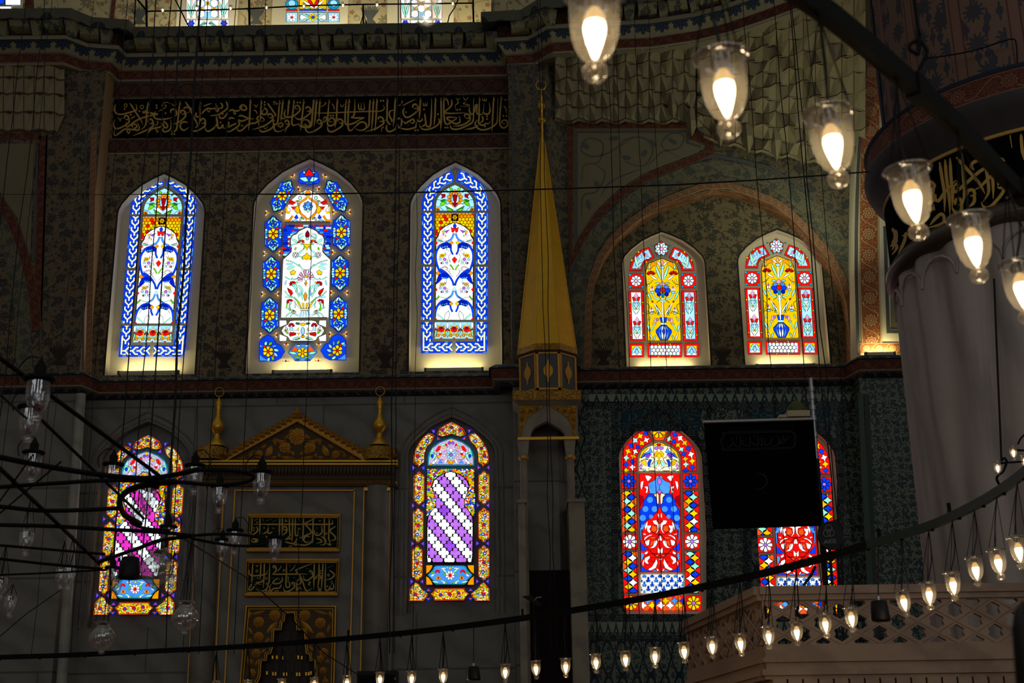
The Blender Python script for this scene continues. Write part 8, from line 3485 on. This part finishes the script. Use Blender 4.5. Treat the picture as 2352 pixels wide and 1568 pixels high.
# ---- iron railing and its little lamps on the gallery ledge
GRY = WY - .35
rl = empty('gallery_railing', onY(700, 58, GRY), 'black iron railing standing on the ledge before the upper gallery windows', 'railing')
for x0, y0, x1, y1, w in ((338, 70, 336, -20, .035), (574, 64, 572, -20, .035), (835, 57, 834, 10, .028), (1088, 52, 1086, -20, .03), (312, 30, 312, -20, .02)):
 a, b = onY(x0, y0, GRY), onY(x1, y1, GRY)
 a.z = min(a.z, ZL)
 mb = MB()
 mb.tube([a, b], w, 6)
 mb.build('post', M['iron'], rl)
for s in ('334,26 450,24 574,20', '574,20 700,13 835,10', '835,10 960,9 1088,7'):
 mb = MB()
 mb.tube([onY(x, y, GRY) for x, y in P(s)], .022, 6)
 mb.build('rail', M['iron'], rl)
for s, w in (('398,-10 436,66', .022), ('300,-20 338,26', .03), ('1056,-10 1044,18 1032,36 1028,53', .018), ('835,57 828,56 835,30 842,56', .02)):
 mb = MB()
 mb.tube([onY(x, y, GRY) for x, y in P(s)], w, 6)
 mb.build('brace', M['iron'], rl)
GL = [(374, 18), (452, 14), (530, 14), (612, 12), (698, 9), (788, 7), (866, 6), (1040, 3)]
GLW = ['at the left end by the corner post', 'before the right border of the first gallery window', 'right of the first gallery window', 'left of the second gallery window', 'before the left part of the second gallery window', 'just right of the second gallery window', 'right of the middle post', 'right of the third gallery window']
for (x, y), wd in zip(GL, GLW):
 lamp('lit', onY(x, y, GRY - .12), 'tiny lit lamp on the gallery railing, %s' % wd, 'tiny lamps on the gallery railing', None, .85, (0, 0), False)

# ---- cables that hang from the domes
random.seed(3)
CAB = [(52, 19, 18, .012), (108, 55, 19, .012), (111, 84, 24, .010), (205, 190, 26, .009), (288, 262, 22, .010), (361, 330, 14, .012), (390, 367, 13, .010), (425, 384, 12, .012), (466, 431, 11, .018), (474, 452, 18, .012), (510, 490, 24, .010), (545, 515, 20, .011),
 (614, 586, 22, .012), (734, 719, 24, .012), (918, 907, 16, .013), (924, 916, 20, .012), (964, 956, 26, .010), (1236, 1240, 24, .012), (1243, 1252, 24, .012), (1390, 1404, 22, .012), (1413, 1422, 24, .011), (1459, 1469, 24, .011), (1492, 1503, 26, .011),
 (1711, 1734, 22, .012), (1776, 1809, 20, .012), (1817, 1841, 18, .014), (1826, 1848, 20, .014), (1857, 1880, 22, .010)]
names = ['hanging at the left edge before the dark pier', 'second from the left edge', 'third from the left edge', 'before the left border of the leftmost bay', 'left of the upper left window', 'before the left half of the upper left window', 'before the middle of the upper left window', 'before the upper left window, right of its middle',
  'thickest of those before the upper left window', 'at the right rim of the upper left window', 'right of the upper left window', 'farther right of the upper left window', 'left of the middle window', 'before the middle window', 'left one of the close pair beside the third window', 'right one of the close pair beside the third window',
  'before the left edge of the third window', 'left one before the gold cone', 'right one before the gold cone', 'left of the red-bordered windows', 'second left of the red-bordered windows', 'before the left rim of the first red-bordered window', 'before the first red-bordered window', 'between the red-bordered windows',
  'before the second red-bordered window', 'left one of the pair right of the second red-bordered window', 'right one of the pair right of the second red-bordered window', 'rightmost before the arch']
for (x0, x1, Y, r), nm in zip(CAB, names):
 # straight plumb line through the two readings' mean, with small bends
 m = onY((x0 + x1) / 2, 200, Y)
 top, bot = m.z + 9, max(onY(x1, 1500, Y).z, .5)
 if nm.startswith(('thickest', 'before the upper left window, right', 'before the middle of the upper', 'before the left half')):
  bot = CZ_
 pts = []
 n = 22
 for i in range(n + 1):
  z = top + (bot - top) * i / n
  pts.append(Vector((m.x + random.uniform(-.022, .022) * Y / 20, Y, z)))
 mb = MB()
 mb.tube(pts, r * .62, 5)
 tag(mb.build('suspension_cable', M['cable']), 'thin black vertical cable, %s' % nm, 'cable', 'hanging suspension cables')
# tie cable from the left pier across the bay to the column
mb = MB()
tie = [(-40, 446), (200, 447), (430, 446), (700, 446), (1000, 441), (1300, 433), (1560, 424), (1760, 412), (1900, 402)]
te = onCyl(2012, 393, CX, CY, CR + .2)
pts = [onY(x, y, 34.25 + (te.y - 34.25) * (x + 40) / 2052.0) for x, y in tie] + [te]
mb.tube(pts, [.007, .008, .014, .018, .017, .016, .015, .013, .012, .011], 5)
tag(mb.build('tie_cable', M['cable']), 'black cable stretched level across the windows from the left pier to the column', 'cable')
mb = MB()
mb.tube([onCyl(x, y, CX, CY, CR + .12) for x, y in smooth(P('2120,135 2180,127 2240,115 2300,96 2325,90 2335,105 2338,200'), 4)], .012, 5)
tag(mb.build('draped_wire', M['cable']), 'thin black wire running over the painted upper shaft', 'wire')
mb = MB()
mb.tube([onCyl(x, y, CX, CY, CR + .08) for x, y in ((2283, 640), (2290, 820), (2297, 985), (2300, 1060))], .014, 5)
tag(mb.build('draped_cable', M['cable']), 'black cord running down the face of the fluted column', 'wire')
# diagonal chain left of the speaker box
mb = MB()
c0 = onZ(405, 1226, CZ_)
mb.tube([c0] + [onY(x, y, c0.y + (26.1 - c0.y) * (x - 405) / 419.0) for x, y in ((560, 1322), (660, 1411), (745, 1500), (824, 1550))], .009, 5)
tag(mb.build('diagonal_cable', M['cable']), 'thin black cable slanting down across the inscription panels to the speaker box', 'cable')
mb = MB()
mb.tube([onY(x, y, 18) for x, y in ((-20, 1478), (60, 1410), (140, 1354))], .007, 5)
tag(mb.build('slack_wire', M['cable']), 'thin wire slanting up from the lower left edge to the lamp pair', 'wire')
# pale pipe on the marble at the left
mb = MB()
pa, pb = onY(186, 905, 34.2), onY(150, 1568, 34.2)
mb.tube([pa, Vector((pb.x, pb.y, 0))], .13, 12)
tag(mb.build('pale_pipe', M['marble_pale']), 'pale greenish vertical pipe on the grey marble left of the lower left window', 'pipe')
# ------------------------------------------------------------------ calligraphy
def parse(txt, w0, taper=.3):
 out = []
 for ln in txt.split('|'):
  ln = ln.strip()
  if not ln:
   continue
  w, t0 = None, 0.0
  if ln[0] == '#':
   a, ln = ln[1:].split(' ', 1)
   w = float(a)
  out.append((w or w0, taper, .12, P(ln)))
 return out


TXT_Y = WY - .03
board = MB()
f = [onY(x, y, WY - .02) for x, y in ((258, 317), (1170, 304), (1170, 217), (262, 228))]
f[1].x = f[2].x = xR - .02
board.extrude(f, .012)
bd = tag(board.build('inscription_board', M['black_board']), 'long black inscription frieze with gold script above the three windows', 'inscription')
mbt = MB()
A_ = '''150,270 125,360 140,450 200,490 300,490 420,460 540,425 600,390 600,330 580,265|450,250 520,350 600,480 680,600 740,720|845,240 825,400 812,560 805,680 770,760 690,830|1070,485 980,480 860,455 730,455 800,420 850,410|1060,500 900,520 700,580 560,650 470,720 400,765 370,740 375,650
|330,590 350,530 400,525 430,570 400,610 350,600|430,560 440,640 400,700 300,760 200,800 130,790 105,700 130,600|#18 185,570 225,590 245,640 265,590 305,565|#26 470,590 540,550 560,520|520,780 500,740 530,705 590,720 600,770 540,810 620,840 660,790 640,720 610,660|650,830 560,830 480,820 430,815 330,820 240,890 140,950 110,900 130,820
|#26 400,820 400,870 430,905 450,860 430,820|850,660 870,610 920,600 950,650 920,700 870,680|945,640 965,720 900,790 780,850 640,910 520,955|#22 1000,750 1050,700 1060,650 1020,655|820,930 880,850 950,800 1040,785 1120,760 1150,700 1110,690|#24 1020,790 1030,850 1055,880 1070,830|1180,630 1230,680 1270,740 1240,785 1190,760 1180,700 1180,640
|1180,780 1170,850 1220,870 1300,840 1340,780 1340,600|1010,430 980,500 985,560 1050,595 1180,600 1300,580 1370,560|1340,470 1340,410 1380,385 1440,400 1465,460 1450,520 1400,555|#16 1170,350 1150,300 1190,250 1260,235 1330,265|#18 1070,430 1150,390 1220,350 1240,310 1210,290 1200,320|#18 1355,260 1390,300 1420,300 1475,260|1535,220 1515,400 1500,560 1480,700 1460,820 1390,880 1340,850
|1560,480 1560,420 1610,410 1650,450 1620,490 1570,490|1650,450 1660,520 1610,590 1520,660 1430,700 1380,700|1710,680 1640,655 1570,680 1540,740 1560,800 1620,840 1680,810 1735,770|1650,220 1720,320 1780,440 1840,560 1900,680 1935,760|1610,370 1680,340 1760,360 1800,400|1660,470 1750,440|1975,215 1965,400 1960,560 1950,680 1900,760 1860,790|1890,450 1880,520 1920,550 1960,520|#24 2040,320 2130,285 2230,255
|2000,490 2060,420 2130,370 2230,375 2310,370|#24 2130,370 2140,420 2175,440 2190,390|1990,650 2000,600 2050,590 2085,640 2050,690 2000,680|2085,630 2085,720 2020,790 1900,850 1800,850 1780,820|2190,525 2290,500|2310,510 2340,620 2340,700 2260,800 2150,860 2090,820 2080,740'''
B_T = '''140,260 165,330 150,400 190,430 200,380 150,360 60,375 0,370|250,240 290,300 280,350 200,370|365,210 400,290 400,360 320,430 200,500 30,530|400,460 330,560 260,580 220,540 240,470|140,500 165,600 185,700 200,790 260,780 300,720 310,790 370,790|160,720 100,800 0,850|430,430 500,395 560,420 640,415 680,380|680,390 670,340 720,290 790,320 810,380 760,405 700,380 720,300 730,260|#26 530,420 540,470 570,490 580,430
|640,540 700,520 800,560 870,585 980,590|860,590 780,620 700,640 640,620 660,690 640,740 560,800 460,860 400,870 370,850|430,600 480,570 560,590|420,650 430,700 380,760|600,690 520,720 440,760 390,780|895,180 890,350 880,550 870,700 855,840|600,790 640,850 720,830 800,750 880,700 1000,680 1060,640 1040,580 1090,540 1180,590 1190,630 1120,650|#18 965,285 1005,310 1015,345 1035,310 1065,275|#24 970,395 1020,430 1045,495
|1130,200 1120,400 1110,560 1080,690 1100,800|1180,340 1230,380 1260,430 1230,490 1160,490 1150,440 1200,380|1260,250 1320,330 1390,430 1440,510 1410,545|1270,540 1290,490 1340,490 1380,540 1340,570 1290,560|1375,530 1380,600 1310,670 1200,740 1060,790 940,825|1370,640 1400,700 1380,770 1300,830 1180,870 1110,850 1080,780 1100,710|#16 1440,205 1390,235 1470,255 1470,275 1370,275|#16 1180,770 1225,810 1280,745
|1525,200 1510,400 1495,600 1470,700 1420,720 1410,800 1450,860 1540,860 1640,810|1595,190 1580,400 1560,560 1555,640|#24 1560,660 1600,710 1580,760 1510,760 1505,720 1560,670 1545,800|1640,680 1660,630 1700,630 1730,680 1700,710 1650,700|1725,670 1735,730 1680,780 1640,880|1730,190 1715,350 1700,560|1835,190 1820,400 1800,560 1790,680 1820,730 1880,720 1960,690|1660,390 1630,460 1640,530 1700,560 1780,545 1860,510 1940,440 1970,380 1930,310 1870,310 1870,370 1930,370
|2045,190 2030,400 2010,560 2000,700 1975,850|2090,380 2110,340 2160,340 2200,400 2160,430 2110,420|2195,390 2190,460 2100,540 2000,600 1900,590 1850,540|1920,700 2000,760 2100,770 2180,730 2160,640 2080,610 2020,640|2000,760 2090,690|2255,190 2240,400 2230,600 2210,740 2130,780 2090,720 2090,820 2140,880 2220,880 2350,820|2325,190 2310,400 2290,600 2260,810|#20 2260,465 2352,465'''
C_T = '''100,190 80,400 60,600 40,720 0,770|155,190 145,400 125,600 90,830|235,190 225,350 212,600|#26 95,470 500,462 900,445 1300,432 1470,430 1560,420 1620,380 1620,330 1590,290|170,680 190,620 240,620 270,670 230,700 180,690|270,660 270,740 190,810 80,870 0,880|#18 250,335 320,300 365,260 345,240 335,270|#26 290,680 350,640 375,580 345,550 310,600 310,650|430,190 415,400 400,600 405,720 480,740 550,700 550,620 500,570 440,600 440,650 520,660
|#24 490,265 535,320 540,410|610,170 600,400 590,600 560,780|#18 670,270 710,335 765,265|620,650 640,600 700,610 730,670 690,690 640,670|725,670 715,740 620,810 500,870 420,850 400,780 400,740|800,190 785,400 775,600 790,700 860,715 980,680 1100,610 1200,575|1200,575 1080,572 900,575|900,570 940,550 970,510 985,400 990,170|865,180 850,400 840,600 840,760 870,840 930,830 980,760|980,780 1060,700 1140,660 1220,690 1240,770 1180,830 1080,840 990,800
|#26 1065,250 1070,350 1090,395 1120,370 1125,240|#26 1125,370 1140,390 1170,395 1195,360 1185,240|1315,190 1305,400 1300,600 1290,740 1240,800|1390,180 1380,400 1370,600 1345,880|1465,170 1455,400 1445,600 1420,860|1490,610 1510,560 1570,560 1610,620 1570,650 1510,640|1605,610 1610,690 1520,760 1400,820 1200,870|1690,160 1685,400 1680,600 1640,630|1680,620 1720,690 1770,720|1770,660 1790,620 1750,560 1730,480 1760,420 1880,400|#16 1560,880 1575,790 1610,770 1590,800
|1860,150 1850,400 1835,600 1815,770|1680,720 1670,800 1700,860 1760,865 1860,810 1880,720|#18 1920,315 1990,270 2020,220 1995,210 1990,240|#24 2020,310 2150,240 2310,165|2240,360 2250,290 2320,290|2060,350 2030,440 2060,530 2130,560 2230,510 2340,420|1920,610 1940,580 2000,620 1990,720 1940,790 1920,700|2030,640 2080,690 2130,660 2200,620 2250,600 2270,660 2220,690 2170,650|1960,790 2100,820 2220,800 2300,770 2320,690 2340,600'''
D_T = '''170,360 180,290 240,280 285,340 240,370 190,370|285,330 280,410 190,490 80,560 0,570|335,150 325,400 310,600|270,600 300,650 370,620 370,570|#22 395,240 400,300 420,310 440,290 440,235|#22 442,290 450,300 475,305 485,230|425,470 440,580 450,700 400,740 350,770|440,700 490,760 550,740 565,600 575,400 575,150|660,150 655,400 645,600 625,740|720,580 750,640 720,710 640,770 520,815 400,820 330,770 310,690|780,150 785,400 785,650 765,850
|845,140 840,300 845,500 860,650 900,710 960,690 1020,650 1110,590 1130,560|1130,565 930,560 920,600 1000,650 1090,700 1180,670 1190,590 1165,530|#28 880,140 930,220 940,320|1005,170 1015,260 980,340 880,420 870,460 950,475 1150,470 1310,460|#16 1105,140 1140,180 1200,140|#18 1150,180 1140,230 1165,240 1140,260 1095,300 1090,410|#18 1260,125 1310,190 1370,120|#18 1320,225 1260,265 1380,290 1370,315 1190,320|1290,560 1300,500 1360,490 1410,550 1360,580 1300,570
|1410,540 1400,620 1300,700 1180,740 1050,755|980,720 1000,790 1080,820 1200,800 1340,740 1440,680 1480,600 1480,400 1490,140|1400,330 1390,400 1420,480 1470,490 1500,430 1520,320 1560,290 1550,420 1570,490 1640,500 1690,450 1710,260|1700,450 1740,490 1810,480 1840,400 1820,240|1610,140 1605,400 1600,600 1590,670 1640,720 1700,730 1760,690 1810,700 1850,640|1665,530 1690,600 1670,650 1620,680|#18 1680,140 1685,190 1705,205 1725,185 1725,135|#18 1726,190 1735,200 1755,205 1765,140
|1560,610 1520,690 1540,760 1620,820 1720,830 1850,790 1940,730 1990,660 2000,500 2010,130|1590,730 1480,790 1290,825|1920,130 1905,400 1895,600 1880,870|2080,120 2070,300 2055,500 2050,680 2080,760 2140,790 2210,740 2220,670 2170,620 2100,640 2110,690 2190,690|#16 2135,160 2180,195 2225,155|#24 2135,310 2180,370 2195,480'''
DOTS = {250: ((342, 380), (660, 425), (1030, 300), (1035, 355), (1225, 470), (1825, 325), (1820, 405), (475, 500), (1360, 920), (1415, 920)), 480: ((295, 485), (250, 670), (715, 740), (1205, 230), (1205, 290), (1910, 240), (1970, 240), (1590, 580), (1630, 580), (1400, 630)),
  710: ((465, 520), (522, 520), (1550, 200), (1605, 200), (2095, 445), (2130, 730), (2295, 840)), 930: ((412, 388), (715, 490), (1130, 395), (1190, 390), (875, 780), (925, 780), (230, 840), (280, 835), (1775, 535), (1775, 595), (2130, 530), (2195, 530), (1730, 755), (60, 730), (28, 445))}
RINGS = {250: ((362, 300, 32), (715, 335, 36))}
lay = 0
for x0, T_ in ((250, A_), (480, B_T), (710, C_T), (930, D_T)):
 zz = zoomed(x0, 210, 9.408)
 t3 = lambda x, y: onY(*zz(x, y), TXT_Y)
 for st in parse(T_, 36):
  lay += 1
  tt = lambda x, y, l=lay: t3(x, y) + Vector((0, -l * 4e-5, 0))
  write_strokes(mbt, [st], tt, 36)
  # cut pen head on the tall letters
  p0, p1 = st[3][0], st[3][1]
  if p1[1] - p0[1] > 120 and abs(p1[0] - p0[0]) < 40:
   mbt.face([tt(p0[0] - 17, p0[1] + 10), tt(p0[0] + 4, p0[1] - 22), tt(p0[0] + 30, p0[1] + 70), tt(p0[0] + 12, p0[1] + 60)])
 dots(mbt, DOTS[x0], t3, 25)
 rings(mbt, RINGS.get(x0, ()), t3, 18)
mbt.build('lettering', M['gilt_text'], bd)

# ---- the two panels in the mihrab
P1 = '''180,225 700,225 1300,225 1560,222 1600,190 1590,140|150,100 145,250 140,380|290,100 290,250 285,420|440,240 440,380 500,370 570,310 500,290|650,100 640,300 640,430|695,100 695,250 690,420|820,100 820,300 830,430 770,470|880,100 875,350 870,540|930,100 925,300 930,420 970,420 970,330|1075,100 1070,300 1060,540|1250,100 1245,300 1240,500 1230,570|1450,100 1450,300 1450,560|1540,100 1535,300 1530,480 1560,590
|1290,110 1120,200 1110,230 1200,330 1210,380 1120,420 1020,470 1010,400|1660,260 1550,340 1640,440 1640,500 1550,520|1400,270 1410,350 1370,410 1300,420 1270,370 1280,320|710,290 750,260 775,310 740,330 710,300|775,310 770,360 690,430|230,260 250,330 200,390 130,410 120,350|330,400 400,370 430,330|1190,450 1120,440 1080,500 1120,550 1190,530|1000,590 1100,600 1200,560 1230,500|1300,480 1380,500 1400,540 1300,570|1390,440 1470,500 1460,580 1370,600
|960,470 920,560 880,570 950,600 940,520|740,540 860,570 900,560|740,500 830,480 860,500|140,490 200,490 210,530 150,540 140,500|220,470 250,520 200,560|240,600 360,590 440,560|400,430 430,470 500,500|#14 400,165 500,130|#14 515,180 610,140|#14 180,150 260,120|#14 190,165 250,140|#12 975,280 990,325 1005,290|#12 1005,290 1015,325 1022,280|#12 1470,370 1480,405 1490,375|#12 1490,375 1495,405 1502,370|#12 1350,150 1370,170 1395,150|#16 985,110 1000,180|#16 340,120 365,190|#14 1305,270 1325,320|1500,570 1560,600 1540,540'''
P2 = '''165,910 150,1100 140,1370|310,910 300,1100 290,1230|370,910 365,1150 350,1370|465,910 460,1150 450,1280 400,1290 440,1330 380,1410 280,1420 210,1380|770,910 765,1150 760,1340 820,1350 820,1270 770,1250|1270,910 1265,1150 1260,1400|1355,910 1350,1200 1330,1390|1425,910 1415,1150 1390,1430|1475,910 1465,1200 1470,1400 1530,1400 1550,1340 1570,1400 1620,1360 1600,1290 1560,1310|1240,925 960,1040 950,1080 1040,1200 1110,1400 1170,1410 1230,1380
|510,1125 800,1122 1150,1120|520,1120 580,1060 570,980 530,980 540,1010 580,1010|100,1040 95,1110 160,1150 300,1140 400,1120 430,1050|1540,1050 1630,1130 1570,1200 1470,1230|1180,1090 1200,1060 1240,1100 1200,1120|1240,1100 1240,1160 1150,1230 1090,1220 1070,1150|940,1280 1000,1200 1030,1270 980,1310 940,1270 990,1240|860,1310 880,1270 915,1300 880,1330|915,1310 900,1370 800,1430 730,1420 715,1350|690,1170 690,1240 620,1290 520,1280 600,1200 660,1230
|680,1300 640,1370 540,1380 480,1430 470,1350 500,1300|340,1220 320,1260 220,1280 320,1310|130,1300 90,1400 140,1400 200,1330 230,1290|960,1330 950,1420 1000,1360 1040,1410|1250,1180 1290,1200 1330,1130|1360,1130 1390,1180 1360,1220|#14 215,955 240,985 270,940|#16 600,1070 650,1020 680,960|#16 830,1070 890,1020 930,950|#14 815,940 840,1000|#12 390,1170 400,1210 420,1210 425,1165|#14 880,1180 930,1185|#14 490,1190 540,1185|#18 1160,1260 1200,1270 1160,1310 1210,1320|#14 1515,1000 1615,965|#14 1120,1025 1165,1030|#16 700,1040 735,1050 700,1085|#14 180,1190 200,1225|1330,1400 1380,1420 1345,1350'''
zz = zoomed(560, 1175, 7.839)
for nm, T_, q, dl, rl_, lab in (('upper', P1, ((567, 1264), (779, 1264), (781, 1183), (570, 1182)), ((240, 190), (185, 290), (180, 335), (365, 290), (540, 420), (825, 620), (860, 620), (985, 590), (1320, 380), (1400, 265), (640, 345)), ((760, 160, 16),), 'upper gilt framed dark green inscription panel of the prayer niche'),
        ('lower', P2, ((563, 1366), (775, 1365), (779, 1286), (567, 1286)), ((250, 1195), (405, 1420), (440, 1420), (570, 1420), (610, 1420), (800, 1180), (800, 1220), (945, 1325), (945, 1365), (1380, 1060), (1380, 1105), (1500, 1340), (1580, 1255)), ((235, 1065, 18), (1525, 1140, 16)), 'lower gilt framed dark green inscription panel of the prayer niche')):
 cxq = sum(p[0] for p in q) / 4
 cyq = sum(p[1] for p in q) / 4
 mb = MB()
 slab(mb, q, MY - .02, MY + .05)
 r = mb.build('inscription_panel', M['green_board'], mih)
 r['label'] = lab

 def sub(mb, nm, mat):
  o = mb.build(nm, mat, None)
  o.parent = r
  o.matrix_parent_inverse = Matrix.Identity(4)
  o.location = (0, 0, 0)
 for off, w in ((0, .05), (4.5, .03)):
  mb = MB()
  qq = [(x + (off if x < cxq else -off), y + (off if y < cyq else -off)) for x, y in q]
  p3 = [onY(x, y, MY - .03) for x, y in qq]
  mb.tube(p3 + [p3[0], p3[1]], w, 5)
  sub(mb, 'gilt_frame', M['gold_dull'])
 mb = MB()
 for k, st in enumerate(parse(T_, 25)):
  write_strokes(mb, [st], lambda x, y, k=k: onY(*zz(x, y), MY - .026) + Vector((0, -k * 5e-5, 0)), 25)
 dots(mb, dl, lambda x, y: onY(*zz(x, y), MY - .03), 17)
 rings(mb, rl_, lambda x, y: onY(*zz(x, y), MY - .03), 13)
 sub(mb, 'lettering', M['gilt_text'])

# ---- band on the column
PC = '''775,400 800,560 825,720 825,900|#30 775,400 795,470|830,375 845,560 870,740 880,930|880,360 890,560 905,720 900,880|1000,310 1015,560 1025,700 1000,860|1215,230 1235,420 1255,560 1265,700 1210,800|1265,250 1290,450 1310,620 1312,770|940,350 1020,440 1120,550 1190,640 1230,720|1120,480 1090,440 1130,395 1230,375 1325,370|1325,375 1260,440 1170,500 1100,560 1010,640 930,700 920,650 960,580|1430,390 1390,370 1380,400 1410,430 1340,490 1240,590 1180,650 1120,680|1360,640 1370,590 1410,600 1420,640 1380,660 1350,650
|1420,630 1410,700 1350,780 1280,850 1220,850 1190,800|670,640 690,600 725,640 690,680|725,640 710,720 760,790 830,700 940,580|930,830 940,780 980,770 995,820 950,830|995,820 990,880 930,900 900,850|1050,740 1060,690 1110,680 1125,730 1080,740|1125,730 1120,800 1070,850|660,820 720,780 740,720|680,1030 740,960 790,920 820,950 810,1010 730,1040 650,1060|#22 680,850 690,890 705,850|#22 705,850 720,880 715,820|1480,130 1500,260|1590,120 1600,260 1620,380|1480,690 1540,640 1550,590|#24 1390,570 1420,530 1440,490
|300,1060 330,1120 320,1200 280,1250|340,1080 340,1180 300,1280|360,1190 310,1200 350,1250 300,1330|440,1100 420,1200 360,1320|400,1140 440,1120'''
zz = zoomed(1980, 280, 4.355)
mb = MB()
for k, st in enumerate(parse(PC, 33)):
 write_strokes(mb, [st], lambda x, y, k=k: onCyl(*zz(x, y), CX, CY, CR + .026 + k * 1.5e-4), 33)
dots(mb, ((1120, 305), (955, 630), (960, 660), (1450, 755), (1490, 735)), lambda x, y: onCyl(*zz(x, y), CX, CY, CR + .032), 20)
mb.build('lettering', M['gilt_text'], cpar)
